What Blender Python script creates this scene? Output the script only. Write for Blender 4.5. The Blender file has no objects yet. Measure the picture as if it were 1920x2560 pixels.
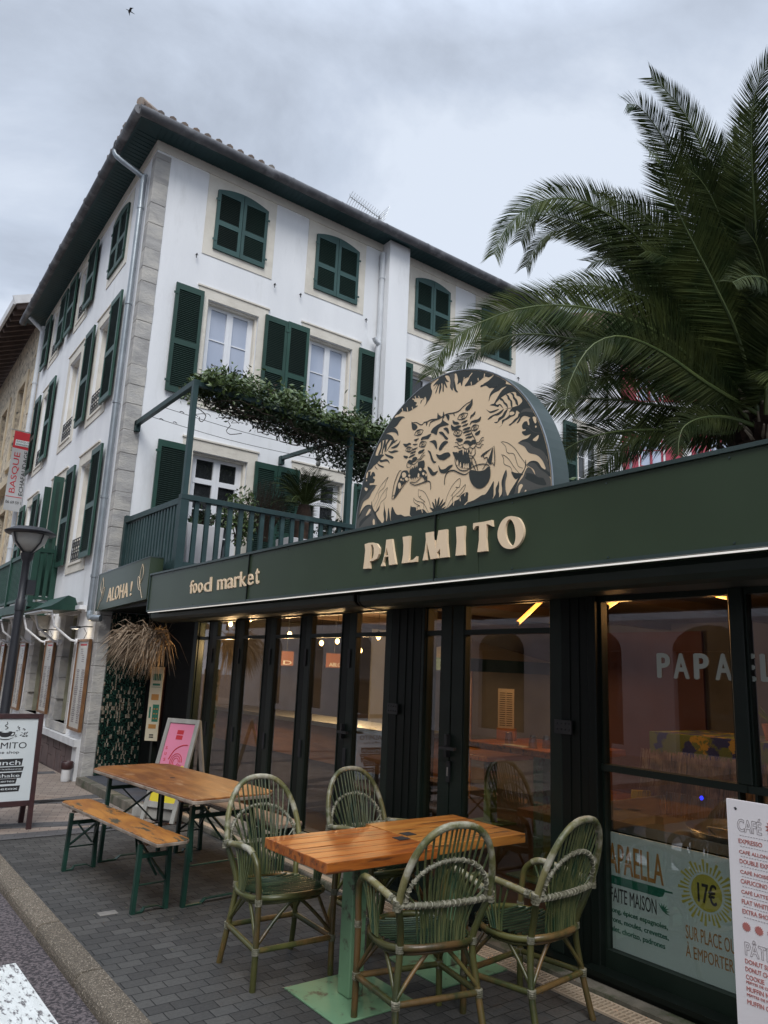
import bpy, math, random
from mathutils import Vector, Matrix, noise as mnoise
from mathutils.geometry import tessellate_polygon
R = math.radians
random.seed(7)
scene = bpy.context.scene
COL = scene.collection
# ------------------------------------------------------------------ camera
cam = bpy.data.cameras.new("Camera"); camo = bpy.data.objects.new("Camera", cam); COL.objects.link(camo)
yaw, pitch, roll = R(36.62540), R(12.16615), R(2.46967)
f_ = Vector((math.sin(yaw)*math.cos(pitch), math.cos(yaw)*math.cos(pitch), math.sin(pitch)))
r_ = f_.cross(Vector((0, 0, 1))).normalized(); u_ = r_.cross(f_)
r2 = math.cos(roll)*r_ + math.sin(roll)*u_; u2 = -math.sin(roll)*r_ + math.cos(roll)*u_
camo.matrix_world = Matrix(((r2.x, u2.x, -f_.x, 0), (r2.y, u2.y, -f_.y, 0), (r2.z, u2.z, -f_.z, 1.6), (0, 0, 0, 1)))
cam.sensor_fit = 'VERTICAL'; cam.sensor_height = 24; cam.lens = 24*1850.24/2560
cam.clip_start = .05; cam.clip_end = 2000
scene.camera = camo
# ------------------------------------------------------------------ sky, sun, exposure
SUN_EL, SUN_AZ = R(48), R(215)
w = bpy.data.worlds.new("World"); scene.world = w; w.use_nodes = True
nt = w.node_tree; nt.nodes.clear()
def N(nt, t, **k):
    n = nt.nodes.new(t)
    for a, b in k.items(): setattr(n, a, b)
    return n
def LK(nt, a, b): nt.links.new(a, b)
sky = N(nt, 'ShaderNodeTexSky', sky_type='NISHITA', sun_disc=False, sun_elevation=SUN_EL, sun_rotation=SUN_AZ)
tc = N(nt, 'ShaderNodeTexCoord'); sep = N(nt, 'ShaderNodeSeparateXYZ'); LK(nt, tc.outputs['Generated'], sep.inputs[0])
zz = N(nt, 'ShaderNodeMath', operation='ADD'); zz.inputs[1].default_value = .22; LK(nt, sep.outputs['Z'], zz.inputs[0])
zm = N(nt, 'ShaderNodeMath', operation='MAXIMUM'); zm.inputs[1].default_value = .1; LK(nt, zz.outputs[0], zm.inputs[0])
dx = N(nt, 'ShaderNodeMath', operation='DIVIDE'); LK(nt, sep.outputs['X'], dx.inputs[0]); LK(nt, zm.outputs[0], dx.inputs[1])
dy = N(nt, 'ShaderNodeMath', operation='DIVIDE'); LK(nt, sep.outputs['Y'], dy.inputs[0]); LK(nt, zm.outputs[0], dy.inputs[1])
cb = N(nt, 'ShaderNodeCombineXYZ'); LK(nt, dx.outputs[0], cb.inputs[0]); LK(nt, dy.outputs[0], cb.inputs[1]); cb.inputs[2].default_value = 3.7
n1 = N(nt, 'ShaderNodeTexNoise'); n1.inputs['Scale'].default_value = 1.9; n1.inputs['Detail'].default_value = 9; n1.inputs['Roughness'].default_value = .58; n1.inputs['Distortion'].default_value = .35
LK(nt, cb.outputs[0], n1.inputs['Vector'])
rp = N(nt, 'ShaderNodeValToRGB'); LK(nt, n1.outputs['Fac'], rp.inputs[0])
rp.color_ramp.elements[0].position = .38; rp.color_ramp.elements[0].color = (.33, .37, .44, 1)
rp.color_ramp.elements[1].position = .62; rp.color_ramp.elements[1].color = (.52, .57, .65, 1)
e = rp.color_ramp.elements.new(.5); e.color = (.41, .46, .545, 1)
zg = N(nt, 'ShaderNodeMapRange'); zg.inputs['From Min'].default_value = .70; zg.inputs['From Max'].default_value = 1; zg.inputs['To Min'].default_value = 8.6; zg.inputs['To Max'].default_value = 34; LK(nt, sep.outputs['Z'], zg.inputs['Value'])
sc = N(nt, 'ShaderNodeVectorMath', operation='SCALE'); LK(nt, rp.outputs[0], sc.inputs[0]); LK(nt, zg.outputs[0], sc.inputs['Scale'])
mx = N(nt, 'ShaderNodeMix', data_type='RGBA'); mx.inputs[0].default_value = .94; LK(nt, sky.outputs[0], mx.inputs[6]); LK(nt, sc.outputs[0], mx.inputs[7])
bg = N(nt, 'ShaderNodeBackground'); bg.inputs['Strength'].default_value = .1; LK(nt, mx.outputs[2], bg.inputs[0])
wo = N(nt, 'ShaderNodeOutputWorld'); LK(nt, bg.outputs[0], wo.inputs[0])
sl = bpy.data.lights.new("Sun", 'SUN'); sl.energy = 1.2; sl.angle = R(28); sl.color = (1, .985, .96)
so = bpy.data.objects.new("Sun", sl); COL.objects.link(so)
sd = Vector((math.sin(SUN_AZ)*math.cos(SUN_EL), math.cos(SUN_AZ)*math.cos(SUN_EL), math.sin(SUN_EL)))
so.rotation_euler = sd.to_track_quat('Z', 'Y').to_euler(); so.location = (-5, -8, 20)
scene.view_settings.view_transform = 'Standard'; scene.view_settings.look = 'None'
scene.view_settings.exposure = .78; scene.view_settings.gamma = 1
scene.render.engine = 'CYCLES'
scene.cycles.max_bounces = 8; scene.cycles.transparent_max_bounces = 12
# ------------------------------------------------------------------ materials
def mat(name, c1, c2=None, scale=5, rough=.6, bump=0, bscale=60, metal=0, st=(1, 1, 1), ramp=(.38, .62), spec=.5, coat=0, c3=None, s3=1.5, r3=(.5, .7), emit=None, dist=.2):
    m = bpy.data.materials.new(name); m.use_nodes = True; t = m.node_tree; b = t.nodes['Principled BSDF']
    b.inputs['Roughness'].default_value = rough; b.inputs['Metallic'].default_value = metal
    b.inputs['Specular IOR Level'].default_value = spec; b.inputs['Coat Weight'].default_value = coat; b.inputs['Coat Roughness'].default_value = .3
    b.inputs['Base Color'].default_value = (*c1, 1)
    tc = N(t, 'ShaderNodeTexCoord'); mp = N(t, 'ShaderNodeMapping'); mp.inputs['Scale'].default_value = st; LK(t, tc.outputs['Object'], mp.inputs[0])
    if c2 is None: c2 = tuple(x*.82 for x in c1)
    n = N(t, 'ShaderNodeTexNoise'); n.inputs['Scale'].default_value = scale; n.inputs['Detail'].default_value = 7; n.inputs['Distortion'].default_value = dist; LK(t, mp.outputs[0], n.inputs['Vector'])
    r = N(t, 'ShaderNodeValToRGB'); r.color_ramp.elements[0].position, r.color_ramp.elements[1].position = ramp
    r.color_ramp.elements[0].color = (*c1, 1); r.color_ramp.elements[1].color = (*c2, 1); LK(t, n.outputs[0], r.inputs[0])
    out = r.outputs[0]
    if c3 is not None:
        n3 = N(t, 'ShaderNodeTexNoise'); n3.inputs['Scale'].default_value = s3; n3.inputs['Detail'].default_value = 8; n3.inputs['Roughness'].default_value = .65; LK(t, mp.outputs[0], n3.inputs['Vector'])
        mr = N(t, 'ShaderNodeMapRange'); mr.inputs[1].default_value, mr.inputs[2].default_value = r3; LK(t, n3.outputs[0], mr.inputs[0])
        mi = N(t, 'ShaderNodeMix', data_type='RGBA'); LK(t, mr.outputs[0], mi.inputs[0]); LK(t, out, mi.inputs[6]); mi.inputs[7].default_value = (*c3, 1); out = mi.outputs[2]
    LK(t, out, b.inputs['Base Color'])
    if bump:
        nb = N(t, 'ShaderNodeTexNoise'); nb.inputs['Scale'].default_value = bscale; nb.inputs['Detail'].default_value = 6; LK(t, mp.outputs[0], nb.inputs['Vector'])
        bp = N(t, 'ShaderNodeBump'); bp.inputs['Strength'].default_value = bump; bp.inputs['Distance'].default_value = .01; LK(t, nb.outputs[0], bp.inputs['Height']); LK(t, bp.outputs[0], b.inputs['Normal'])
    if emit:
        b.inputs['Emission Color'].default_value = (*emit[0], 1); b.inputs['Emission Strength'].default_value = emit[1]
    return m
def bsdf(m): return m.node_tree.nodes['Principled BSDF']
M = {}
M['wall'] = mat('white_render', (.83, .835, .84), (.765, .77, .78), 1.6, .9, .35, 30, c3=(.56, .56, .55), s3=2.8, r3=(.55, .9), st=(1, 1, .22))
M['cream'] = mat('cream_limestone', (.71, .665, .58), (.62, .575, .495), 4, .85, .4, 40, c3=(.72, .68, .60), s3=2)
M['quoin'] = mat('grey_quoin_stone', (.42, .405, .385), (.30, .29, .28), 2.2, .9, .8, 26, c3=(.50, .475, .43), s3=1.5, r3=(.45, .6), st=(1, 1, 2.4))
M['mortar'] = mat('mortar', (.24, .22, .20), (.18, .165, .15), 8, .95, .4)
M['joint'] = mat('dark_joint', (.05, .048, .045))
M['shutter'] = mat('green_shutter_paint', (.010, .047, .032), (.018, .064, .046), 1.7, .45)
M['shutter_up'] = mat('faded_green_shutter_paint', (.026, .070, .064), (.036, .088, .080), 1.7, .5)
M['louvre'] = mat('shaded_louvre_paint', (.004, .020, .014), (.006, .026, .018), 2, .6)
M['soffit'] = mat('dark_teal_soffit', (.016, .050, .056), (.020, .058, .064), 3, .55)
M['zinc'] = mat('weathered_zinc', (.075, .075, .082), (.115, .115, .122), 6, .6, .1, 30, metal=.1, c3=(.24, .24, .25), s3=3)
M['pipe'] = mat('galvanised_pipe', (.34, .37, .39), (.28, .31, .33), 5, .35, metal=.65)
M['whitepipe'] = mat('white_pipe', (.62, .64, .66), (.55, .57, .59), 5, .5)
M['tile'] = mat('clay_roof_tile', (.30, .22, .17), (.20, .17, .15), 4, .9, .4, 30, c3=(.36, .33, .29), s3=3)
M['upvc'] = mat('white_window_frame', (.78, .79, .81), (.74, .75, .77), 3, .4)
M['curtain'] = mat('curtained_pane', (.40, .46, .58), (.47, .52, .63), 2.5, .12, spec=.6, coat=.5, st=(1, 1, .3))
M['darkpane'] = mat('dark_pane', (.012, .014, .016), (.02, .022, .024), 2, .04, spec=.8)
M['iron'] = mat('black_iron', (.012, .012, .014), (.02, .02, .02), 5, .5)
M['timber'] = mat('teal_painted_timber', (.014, .040, .040), (.019, .050, .050), 5, .5, .15, 30, c3=(.05, .08, .082), s3=5, r3=(.58, .75))
M['balcony'] = mat('green_painted_timber', (.008, .045, .030), (.010, .055, .036), 4, .5)
M['fascia'] = mat('dark_green_sign_metal', (.040, .060, .033), (.032, .048, .026), .9, .30, .22, 1.3, spec=.32)
M['frame'] = mat('black_green_aluminium', (.0035, .006, .0045), (.005, .008, .006), 4, .45, spec=.22)
M['frame2'] = mat('green_aluminium_frame', (.008, .014, .010), (.011, .018, .013), 4, .42, spec=.3)
M['awning'] = mat('green_awning_cassette', (.018, .027, .022), (.022, .031, .025), 3, .45, spec=.3)
M['peach'] = mat('peach_lettering', (.86, .66, .44), (.82, .63, .42), 5, .5)
M['artdark'] = mat('sign_print_dark', (.028, .034, .030), (.032, .038, .034), 2, .45)
M['artgrey'] = mat('sign_print_grey', (.095, .092, .080), (.088, .086, .075), 2, .45)
M['beige'] = mat('sign_print_beige', (.82, .62, .40), (.79, .60, .385), 1.5, .45)
M['edge'] = mat('sign_edge_metal', (.028, .046, .043), (.040, .060, .056), 2, .3, .05, 5)
M['asphalt'] = mat('red_grey_asphalt', (.125, .100, .100), (.030, .024, .026), 48, .9, 1.0, 75, c3=(.22, .19, .185), s3=90, r3=(.58, .64), ramp=(.42, .56))
M['paint'] = mat('worn_road_paint', (.60, .61, .58), (.68, .69, .66), 30, .8, .5, 120, c3=(.13, .12, .12), s3=42, r3=(.53, .60), st=(1, .35, 1))
M['kerb'] = mat('granite_kerb', (.085, .068, .048), (.125, .10, .072), 45, .85, 1, 110, c3=(.40, .34, .26), s3=125, r3=(.56, .62))
M['pinkstone'] = mat('plinth_brown_panel', (.115, .075, .068), (.085, .055, .052), 5, .7, .4, 25)
M['white_trim'] = mat('white_trim', (.62, .62, .62), (.52, .52, .52), 4, .7, .2)
M['lampblack'] = mat('lamp_post_paint', (.018, .019, .024), (.024, .025, .03), 5, .45, c3=(.25, .25, .25), s3=14, r3=(.72, .76))
M['lampglass'] = mat('frosted_lamp_glass', (.36, .36, .34), (.42, .42, .40), 4, .3)
M['maroon'] = mat('maroon_painted_wood', (.050, .018, .018), (.035, .014, .014), 8, .5, .2, 40)
M['boardwhite'] = mat('board_white', (.62, .66, .66), (.58, .62, .62), 2, .35)
M['ink'] = mat('black_ink', (.018, .018, .020), (.022, .022, .022), 3, .5)
M['greylead'] = mat('old_grey_wood', (.33, .32, .29), (.22, .21, .19), 7, .8, .5, 40, st=(1, 1, .25))
M['pink'] = mat('pink_poster', (.62, .20, .30), (.58, .19, .28), 2, .4)
M['red'] = mat('red_print', (.46, .02, .03), (.42, .02, .03), 3, .5)
M['yellow'] = mat('yellow_print', (.62, .50, .03), (.58, .47, .03), 3, .5)
M['teal'] = mat('green_print', (.015, .13, .08), (.015, .12, .075), 3, .5)
M['bench'] = mat('worn_yellow_wood', (.40, .165, .028), (.27, .10, .018), 2.2, .5, .35, 25, st=(5, 1.0, 5), c3=(.055, .05, .03), s3=3.2, r3=(.55, .60), dist=1.2)
M['beertop'] = mat('worn_brown_wood', (.27, .105, .026), (.15, .052, .015), 2.4, .4, .2, 25, st=(3.5, .9, 4), c3=(.36, .21, .11), s3=2.8, r3=(.56, .68), dist=.8)
M['woodedge'] = mat('grey_worn_edge', (.17, .13, .10), (.30, .25, .20), 9, .75, .4, 30)
M['orange'] = mat('orange_varnished_wood', (.38, .115, .018), (.23, .058, .010), 3.0, .38, .12, 14, st=(.9, 9, 9), coat=0, c3=(.09, .030, .012), s3=3.4, r3=(.53, .63), dist=.5)
M['amber'] = mat('amber_varnished_wood', (.40, .165, .032), (.28, .100, .018), 3.0, .4, .12, 14, st=(.9, 9, 9), coat=0, c3=(.05, .022, .012), s3=3.2, r3=(.56, .63), dist=.5)
M['hole'] = mat('dark_label', (.012, .012, .015), (.02, .02, .022))
M['benchleg'] = mat('green_steel_leg', (.008, .035, .024), (.012, .05, .035), 4, .4, c3=(.004, .012, .010), s3=3)
M['post'] = mat('sage_green_steel', (.15, .27, .155), (.125, .235, .13), 3, .5, .1, 20, c3=(.07, .06, .04), s3=9, r3=(.54, .63))
M['rattan'] = mat('green_rattan', (.078, .076, .022), (.026, .036, .012), 5, .34, .15, 60, c3=(.13, .075, .026), s3=3.4, r3=(.50, .60), st=(1, 1, .45))
M['rattan2'] = mat('worn_pale_rattan', (.17, .15, .062), (.070, .078, .026), 7, .42, .2, 60, c3=(.36, .34, .27), s3=5, r3=(.52, .64))
M['spindle'] = mat('green_cane', (.034, .052, .020), (.135, .135, .050), 2, .30, .1, 60, c3=(.014, .040, .020), s3=2, r3=(.5, .6), st=(26, 12, .8))
M['seatcane'] = mat('dark_green_cane', (.010, .024, .013), (.034, .056, .028), 3, .24, .1, 60, st=(1, 20, 1))
M['wrap'] = mat('cane_binding', (.085, .080, .048), (.17, .165, .12), 20, .5, .3, 90, c3=(.30, .28, .21), s3=24, r3=(.50, .62))
M['palm'] = mat('palm_leaflet', (.018, .032, .008), (.050, .064, .016), 3, .6, spec=.14)
M['rachis'] = mat('palm_rachis', (.10, .13, .035), (.06, .09, .025), 3, .5)
M['drypalm'] = mat('dry_palm_leaf', (.24, .20, .14), (.17, .14, .10), 8, .7)
M['trunk'] = mat('palm_trunk_fibre', (.075, .045, .030), (.035, .022, .016), 9, .95, .9, 30)
M['straw'] = mat('dry_straw', (.36, .27, .185), (.16, .11, .07), 14, .8)
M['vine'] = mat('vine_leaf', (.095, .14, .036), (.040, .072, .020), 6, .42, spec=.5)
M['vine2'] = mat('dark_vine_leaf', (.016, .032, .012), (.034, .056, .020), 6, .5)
M['twig'] = mat('vine_stem', (.045, .030, .020), (.07, .05, .035), 6, .9)
M['planter'] = mat('white_planter', (.60, .59, .60), (.54, .53, .54), 2, .6)
M['step'] = mat('slate_step', (.055, .058, .068), (.075, .078, .09), 4, .6, .2)
M['grate'] = mat('beige_grate', (.42, .33, .24), (.36, .28, .20), 8, .7)
M['concrete'] = mat('stained_concrete', (.16, .14, .11), (.08, .075, .055), 5, .9, .5, c3=(.045, .055, .025), s3=4, r3=(.5, .62))
M['paper'] = mat('white_board_paper', (.70, .66, .66), (.67, .63, .63), 1.2, .5, .04, 12)
M['rose'] = mat('rose_print', (.40, .14, .12), (.36, .12, .10), 3, .6)
M['pencil'] = mat('grey_print', (.22, .18, .18), (.2, .17, .17), 3, .6)
M['poster'] = mat('pale_poster', (.50, .57, .53), (.46, .53, .49), 2, .5)
M['gold'] = mat('orange_print', (.36, .17, .04), (.33, .15, .035), 3, .5)
M['suny'] = mat('mustard_print', (.42, .37, .06), (.40, .35, .05), 3, .5)
M['frost'] = mat('frosted_vinyl', (.44, .48, .43), (.40, .44, .39), 3, .6)
M['brownstone'] = mat('rubble_stone', (.66, .56, .41), (.38, .32, .25), 7, .95, .9, 22, c3=(.09, .085, .08), s3=6, r3=(.55, .62))
M['sandstone'] = mat('sand_stone', (.60, .50, .35), (.50, .41, .29), 3, .9, .4, 30)
M['rafter'] = mat('brown_rafter', (.12, .085, .075), (.08, .058, .052), 4, .8)
M['redwood'] = mat('crimson_shutter', (.36, .035, .065), (.30, .03, .055), 3, .5)
M['room_wall'] = mat('dim_room_wall', (.13, .115, .105), (.09, .08, .075), 1.5, .8)
M['room_red'] = mat('terracotta_wall', (.13, .045, .035), (.10, .035, .03), 1.5, .8)
M['ceilwood'] = mat('brown_ceiling', (.12, .075, .045), (.08, .05, .03), 3, .8, .3)
M['barwood'] = mat('bar_wood', (.34, .17, .07), (.24, .12, .05), 3, .5, .1, 20, st=(.6, .6, 5))
M['steel'] = mat('brushed_steel', (.42, .44, .44), (.36, .38, .38), 4, .3, metal=.8)
M['bulb'] = mat('lit_bulb', (1, .6, .2), (1, .6, .2), emit=((1, .62, .22), 8))
M['neon'] = mat('amber_tube', (1, .45, .1), (1, .45, .1), emit=((1, .33, .05), 2.6))
M['led'] = mat('white_led_strip', (.9, .9, .88), (.9, .9, .88), emit=((1, .96, .9), .38))
M['screen'] = mat('orange_screen', (.16, .055, .015), (.16, .055, .015), emit=((1, .28, .04), .10))
M['blueled'] = mat('blue_led', (0, 0, 1), (0, 0, 1), emit=((0.02, 0.03, 1), 1.6))
M['menulit'] = mat('menu_paper', (.52, .50, .45), (.46, .45, .41), 3, .3)
M['warmwood'] = mat('menu_frame_wood', (.20, .095, .035), (.13, .06, .025), 5, .45)
M['bluecloth'] = mat('banana_leaf_cloth', (.02, .03, .15), (.12, .16, .04), 9, .7, ramp=(.49, .53), c3=(.42, .28, .04), s3=7, r3=(.60, .62))
M['fabric'] = mat('parasol_canvas', (.48, .46, .36), (.44, .42, .33), 3, .8)
M['facing'] = mat('facing_render', (.80, .80, .81), (.70, .70, .71), 2, .9)
M['facered'] = mat('facing_rose_base', (.50, .42, .41), (.44, .37, .36), 2, .9)
def objrandom(m, lo, hi):
    t = m.node_tree; b = bsdf(m); l = b.inputs['Base Color'].links[0]; src = l.from_socket
    oi = N(t, 'ShaderNodeObjectInfo'); mr = N(t, 'ShaderNodeMapRange'); mr.inputs[3].default_value = lo; mr.inputs[4].default_value = hi; LK(t, oi.outputs['Random'], mr.inputs[0])
    sc = N(t, 'ShaderNodeVectorMath', operation='SCALE'); LK(t, src, sc.inputs[0]); LK(t, mr.outputs[0], sc.inputs['Scale']); LK(t, sc.outputs[0], b.inputs['Base Color'])
for k_, lo, hi in (('rattan', .7, 1.3), ('rattan2', .8, 1.2), ('spindle', .75, 1.25), ('seatcane', .8, 1.3), ('shutter', .8, 1.25), ('shutter_up', .85, 1.15), ('louvre', .8, 1.5), ('timber', .85, 1.15), ('palm', .55, 1.3), ('kerb', .85, 1.15), ('curtain', .85, 1.1)): objrandom(M[k_], lo, hi)
# seen-through glass: reflects by angle, lets the rest pass
g = bpy.data.materials.new('shop_glass'); g.use_nodes = True; t = g.node_tree; t.nodes.clear()
o = N(t, 'ShaderNodeOutputMaterial'); ms = N(t, 'ShaderNodeMixShader'); tr = N(t, 'ShaderNodeBsdfTransparent'); tr.inputs[0].default_value = (.86, .88, .87, 1)
gl = N(t, 'ShaderNodeBsdfGlossy'); gl.inputs['Roughness'].default_value = .012; gl.inputs[0].default_value = (.95, .94, .98, 1)
fr = N(t, 'ShaderNodeFresnel'); fr.inputs['IOR'].default_value = 2.1
ge = N(t, 'ShaderNodeNewGeometry'); om = N(t, 'ShaderNodeMath', operation='SUBTRACT'); om.inputs[0].default_value = 1; LK(t, ge.outputs['Backfacing'], om.inputs[1]); fm = N(t, 'ShaderNodeMath', operation='MULTIPLY'); LK(t, fr.outputs[0], fm.inputs[0]); LK(t, om.outputs[0], fm.inputs[1])
LK(t, fm.outputs[0], ms.inputs[0]); LK(t, tr.outputs[0], ms.inputs[1]); LK(t, gl.outputs[0], ms.inputs[2]); LK(t, ms.outputs[0], o.inputs[0]); M['glass'] = g
def brickmat(name, cols, bw, bh, mortar, ms_, rot=0, rough=.8, bands=None, bump=.6, moss=None):
    m = mat(name, cols[0], cols[1], 3, rough); t = m.node_tree; b = bsdf(m)
    tc = N(t, 'ShaderNodeTexCoord'); mp = N(t, 'ShaderNodeMapping'); mp.inputs['Rotation'].default_value = (0, 0, rot); LK(t, tc.outputs['Object'], mp.inputs[0])
    nw = N(t, 'ShaderNodeTexNoise'); nw.inputs['Scale'].default_value = 9; LK(t, mp.outputs[0], nw.inputs['Vector'])
    vm = N(t, 'ShaderNodeMix', data_type='VECTOR'); vm.inputs[0].default_value = .006; LK(t, mp.outputs[0], vm.inputs[4]); LK(t, nw.outputs[1], vm.inputs[5])
    br = N(t, 'ShaderNodeTexBrick'); LK(t, vm.outputs[1], br.inputs['Vector'])
    br.inputs['Color1'].default_value = (*cols[0], 1); br.inputs['Color2'].default_value = (*cols[1], 1); br.inputs['Mortar'].default_value = (*mortar, 1)
    br.inputs['Scale'].default_value = 1; br.inputs['Mortar Size'].default_value = ms_; br.inputs['Brick Width'].default_value = bw; br.inputs['Row Height'].default_value = bh; br.inputs['Mortar Smooth'].default_value = .35; br.inputs['Bias'].default_value = -.1
    n = N(t, 'ShaderNodeTexNoise'); n.inputs['Scale'].default_value = 55; n.inputs['Detail'].default_value = 6; LK(t, tc.outputs['Object'], n.inputs['Vector'])
    n2 = N(t, 'ShaderNodeTexNoise'); n2.inputs['Scale'].default_value = 1.1; n2.inputs['Detail'].default_value = 5; LK(t, tc.outputs['Object'], n2.inputs['Vector'])
    ad = N(t, 'ShaderNodeMath', operation='ADD'); LK(t, n.outputs[0], ad.inputs[0]); LK(t, n2.outputs[0], ad.inputs[1])
    mr = N(t, 'ShaderNodeMapRange'); mr.inputs[1].default_value = .6; mr.inputs[2].default_value = 1.4; mr.inputs[3].default_value = .72; mr.inputs[4].default_value = 1.3; LK(t, ad.outputs[0], mr.inputs[0])
    sc = N(t, 'ShaderNodeVectorMath', operation='SCALE'); LK(t, br.outputs[0], sc.inputs[0]); LK(t, mr.outputs[0], sc.inputs['Scale']); out = sc.outputs[0]
    LK(t, out, b.inputs['Base Color'])
    bp = N(t, 'ShaderNodeBump'); bp.inputs['Strength'].default_value = bump; bp.inputs['Distance'].default_value = .004
    hm = N(t, 'ShaderNodeMath', operation='MULTIPLY_ADD'); hm.inputs[1].default_value = -1.2; LK(t, br.outputs[1], hm.inputs[0]); LK(t, n.outputs[0], hm.inputs[2])
    LK(t, hm.outputs[0], bp.inputs['Height']); LK(t, bp.outputs[0], b.inputs['Normal'])
    return m
M['paver'] = brickmat('dark_pavers', ((.036, .034, .031), (.066, .063, .057)), .125, .085, (.006, .0055, .005), .0034)
M['beigepaver'] = brickmat('beige_pavers', ((.20, .155, .125), (.27, .22, .18)), .17, .075, (.06, .05, .045), .003, .35)
M['darkband'] = brickmat('charcoal_pavers', ((.070, .066, .066), (.09, .086, .086)), .17, .075, (.03, .03, .03), .003, .35)
# mosaic of small square tiles
m = mat('mosaic_tiles', (.02, .05, .04)); t = m.node_tree; b = bsdf(m); b.inputs['Roughness'].default_value = .18
tc = N(t, 'ShaderNodeTexCoord')
def grid(sx, sz, off):
    mp = N(t, 'ShaderNodeMapping'); mp.inputs['Scale'].default_value = (sx, 1, sz); mp.inputs['Location'].default_value = (off, 0, off*.7); LK(t, tc.outputs['Object'], mp.inputs[0])
    sp = N(t, 'ShaderNodeSeparateXYZ'); LK(t, mp.outputs[0], sp.inputs[0])
    fx = N(t, 'ShaderNodeMath', operation='FLOOR'); LK(t, sp.outputs[0], fx.inputs[0]); fz = N(t, 'ShaderNodeMath', operation='FLOOR'); LK(t, sp.outputs[2], fz.inputs[0])
    c = N(t, 'ShaderNodeCombineXYZ'); LK(t, fx.outputs[0], c.inputs[0]); LK(t, fz.outputs[0], c.inputs[2]); c.inputs[1].default_value = off
    wn = N(t, 'ShaderNodeTexWhiteNoise'); LK(t, c.outputs[0], wn.inputs[0]); return wn.outputs[0], sp
wa, sp = grid(60, 60, 0); wb, _ = grid(60, 19, 3.1)
r1 = N(t, 'ShaderNodeValToRGB'); r1.color_ramp.interpolation = 'CONSTANT'; LK(t, wa, r1.inputs[0])
r1.color_ramp.elements[0].color = (.004, .007, .006, 1); r1.color_ramp.elements[1].position = .35; r1.color_ramp.elements[1].color = (.009, .030, .022, 1)
e = r1.color_ramp.elements.new(.9); e.color = (.03, .075, .055, 1)
r2_ = N(t, 'ShaderNodeMath', operation='GREATER_THAN'); r2_.inputs[1].default_value = .80; LK(t, wb, r2_.inputs[0])
r4 = N(t, 'ShaderNodeMix', data_type='RGBA'); LK(t, wa, r4.inputs[0]); r4.inputs[6].default_value = (.16, .12, .08, 1); r4.inputs[7].default_value = (.40, .34, .27, 1)
mi = N(t, 'ShaderNodeMix', data_type='RGBA'); LK(t, r2_.outputs[0], mi.inputs[0]); LK(t, r1.outputs[0], mi.inputs[6]); LK(t, r4.outputs[2], mi.inputs[7])
def edge(o_):
    f = N(t, 'ShaderNodeMath', operation='FRACT'); LK(t, o_, f.inputs[0]); g_ = N(t, 'ShaderNodeMath', operation='GREATER_THAN'); g_.inputs[1].default_value = .17; LK(t, f.outputs[0], g_.inputs[0]); return g_.outputs[0]
mu = N(t, 'ShaderNodeMath', operation='MULTIPLY'); LK(t, edge(sp.outputs[0]), mu.inputs[0]); LK(t, edge(sp.outputs[2]), mu.inputs[1])
mg = N(t, 'ShaderNodeMix', data_type='RGBA'); LK(t, mu.outputs[0], mg.inputs[0]); mg.inputs[6].default_value = (.006, .012, .010, 1); LK(t, mi.outputs[2], mg.inputs[7]); LK(t, mg.outputs[2], b.inputs['Base Color'])
M['mosaic'] = m
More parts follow.
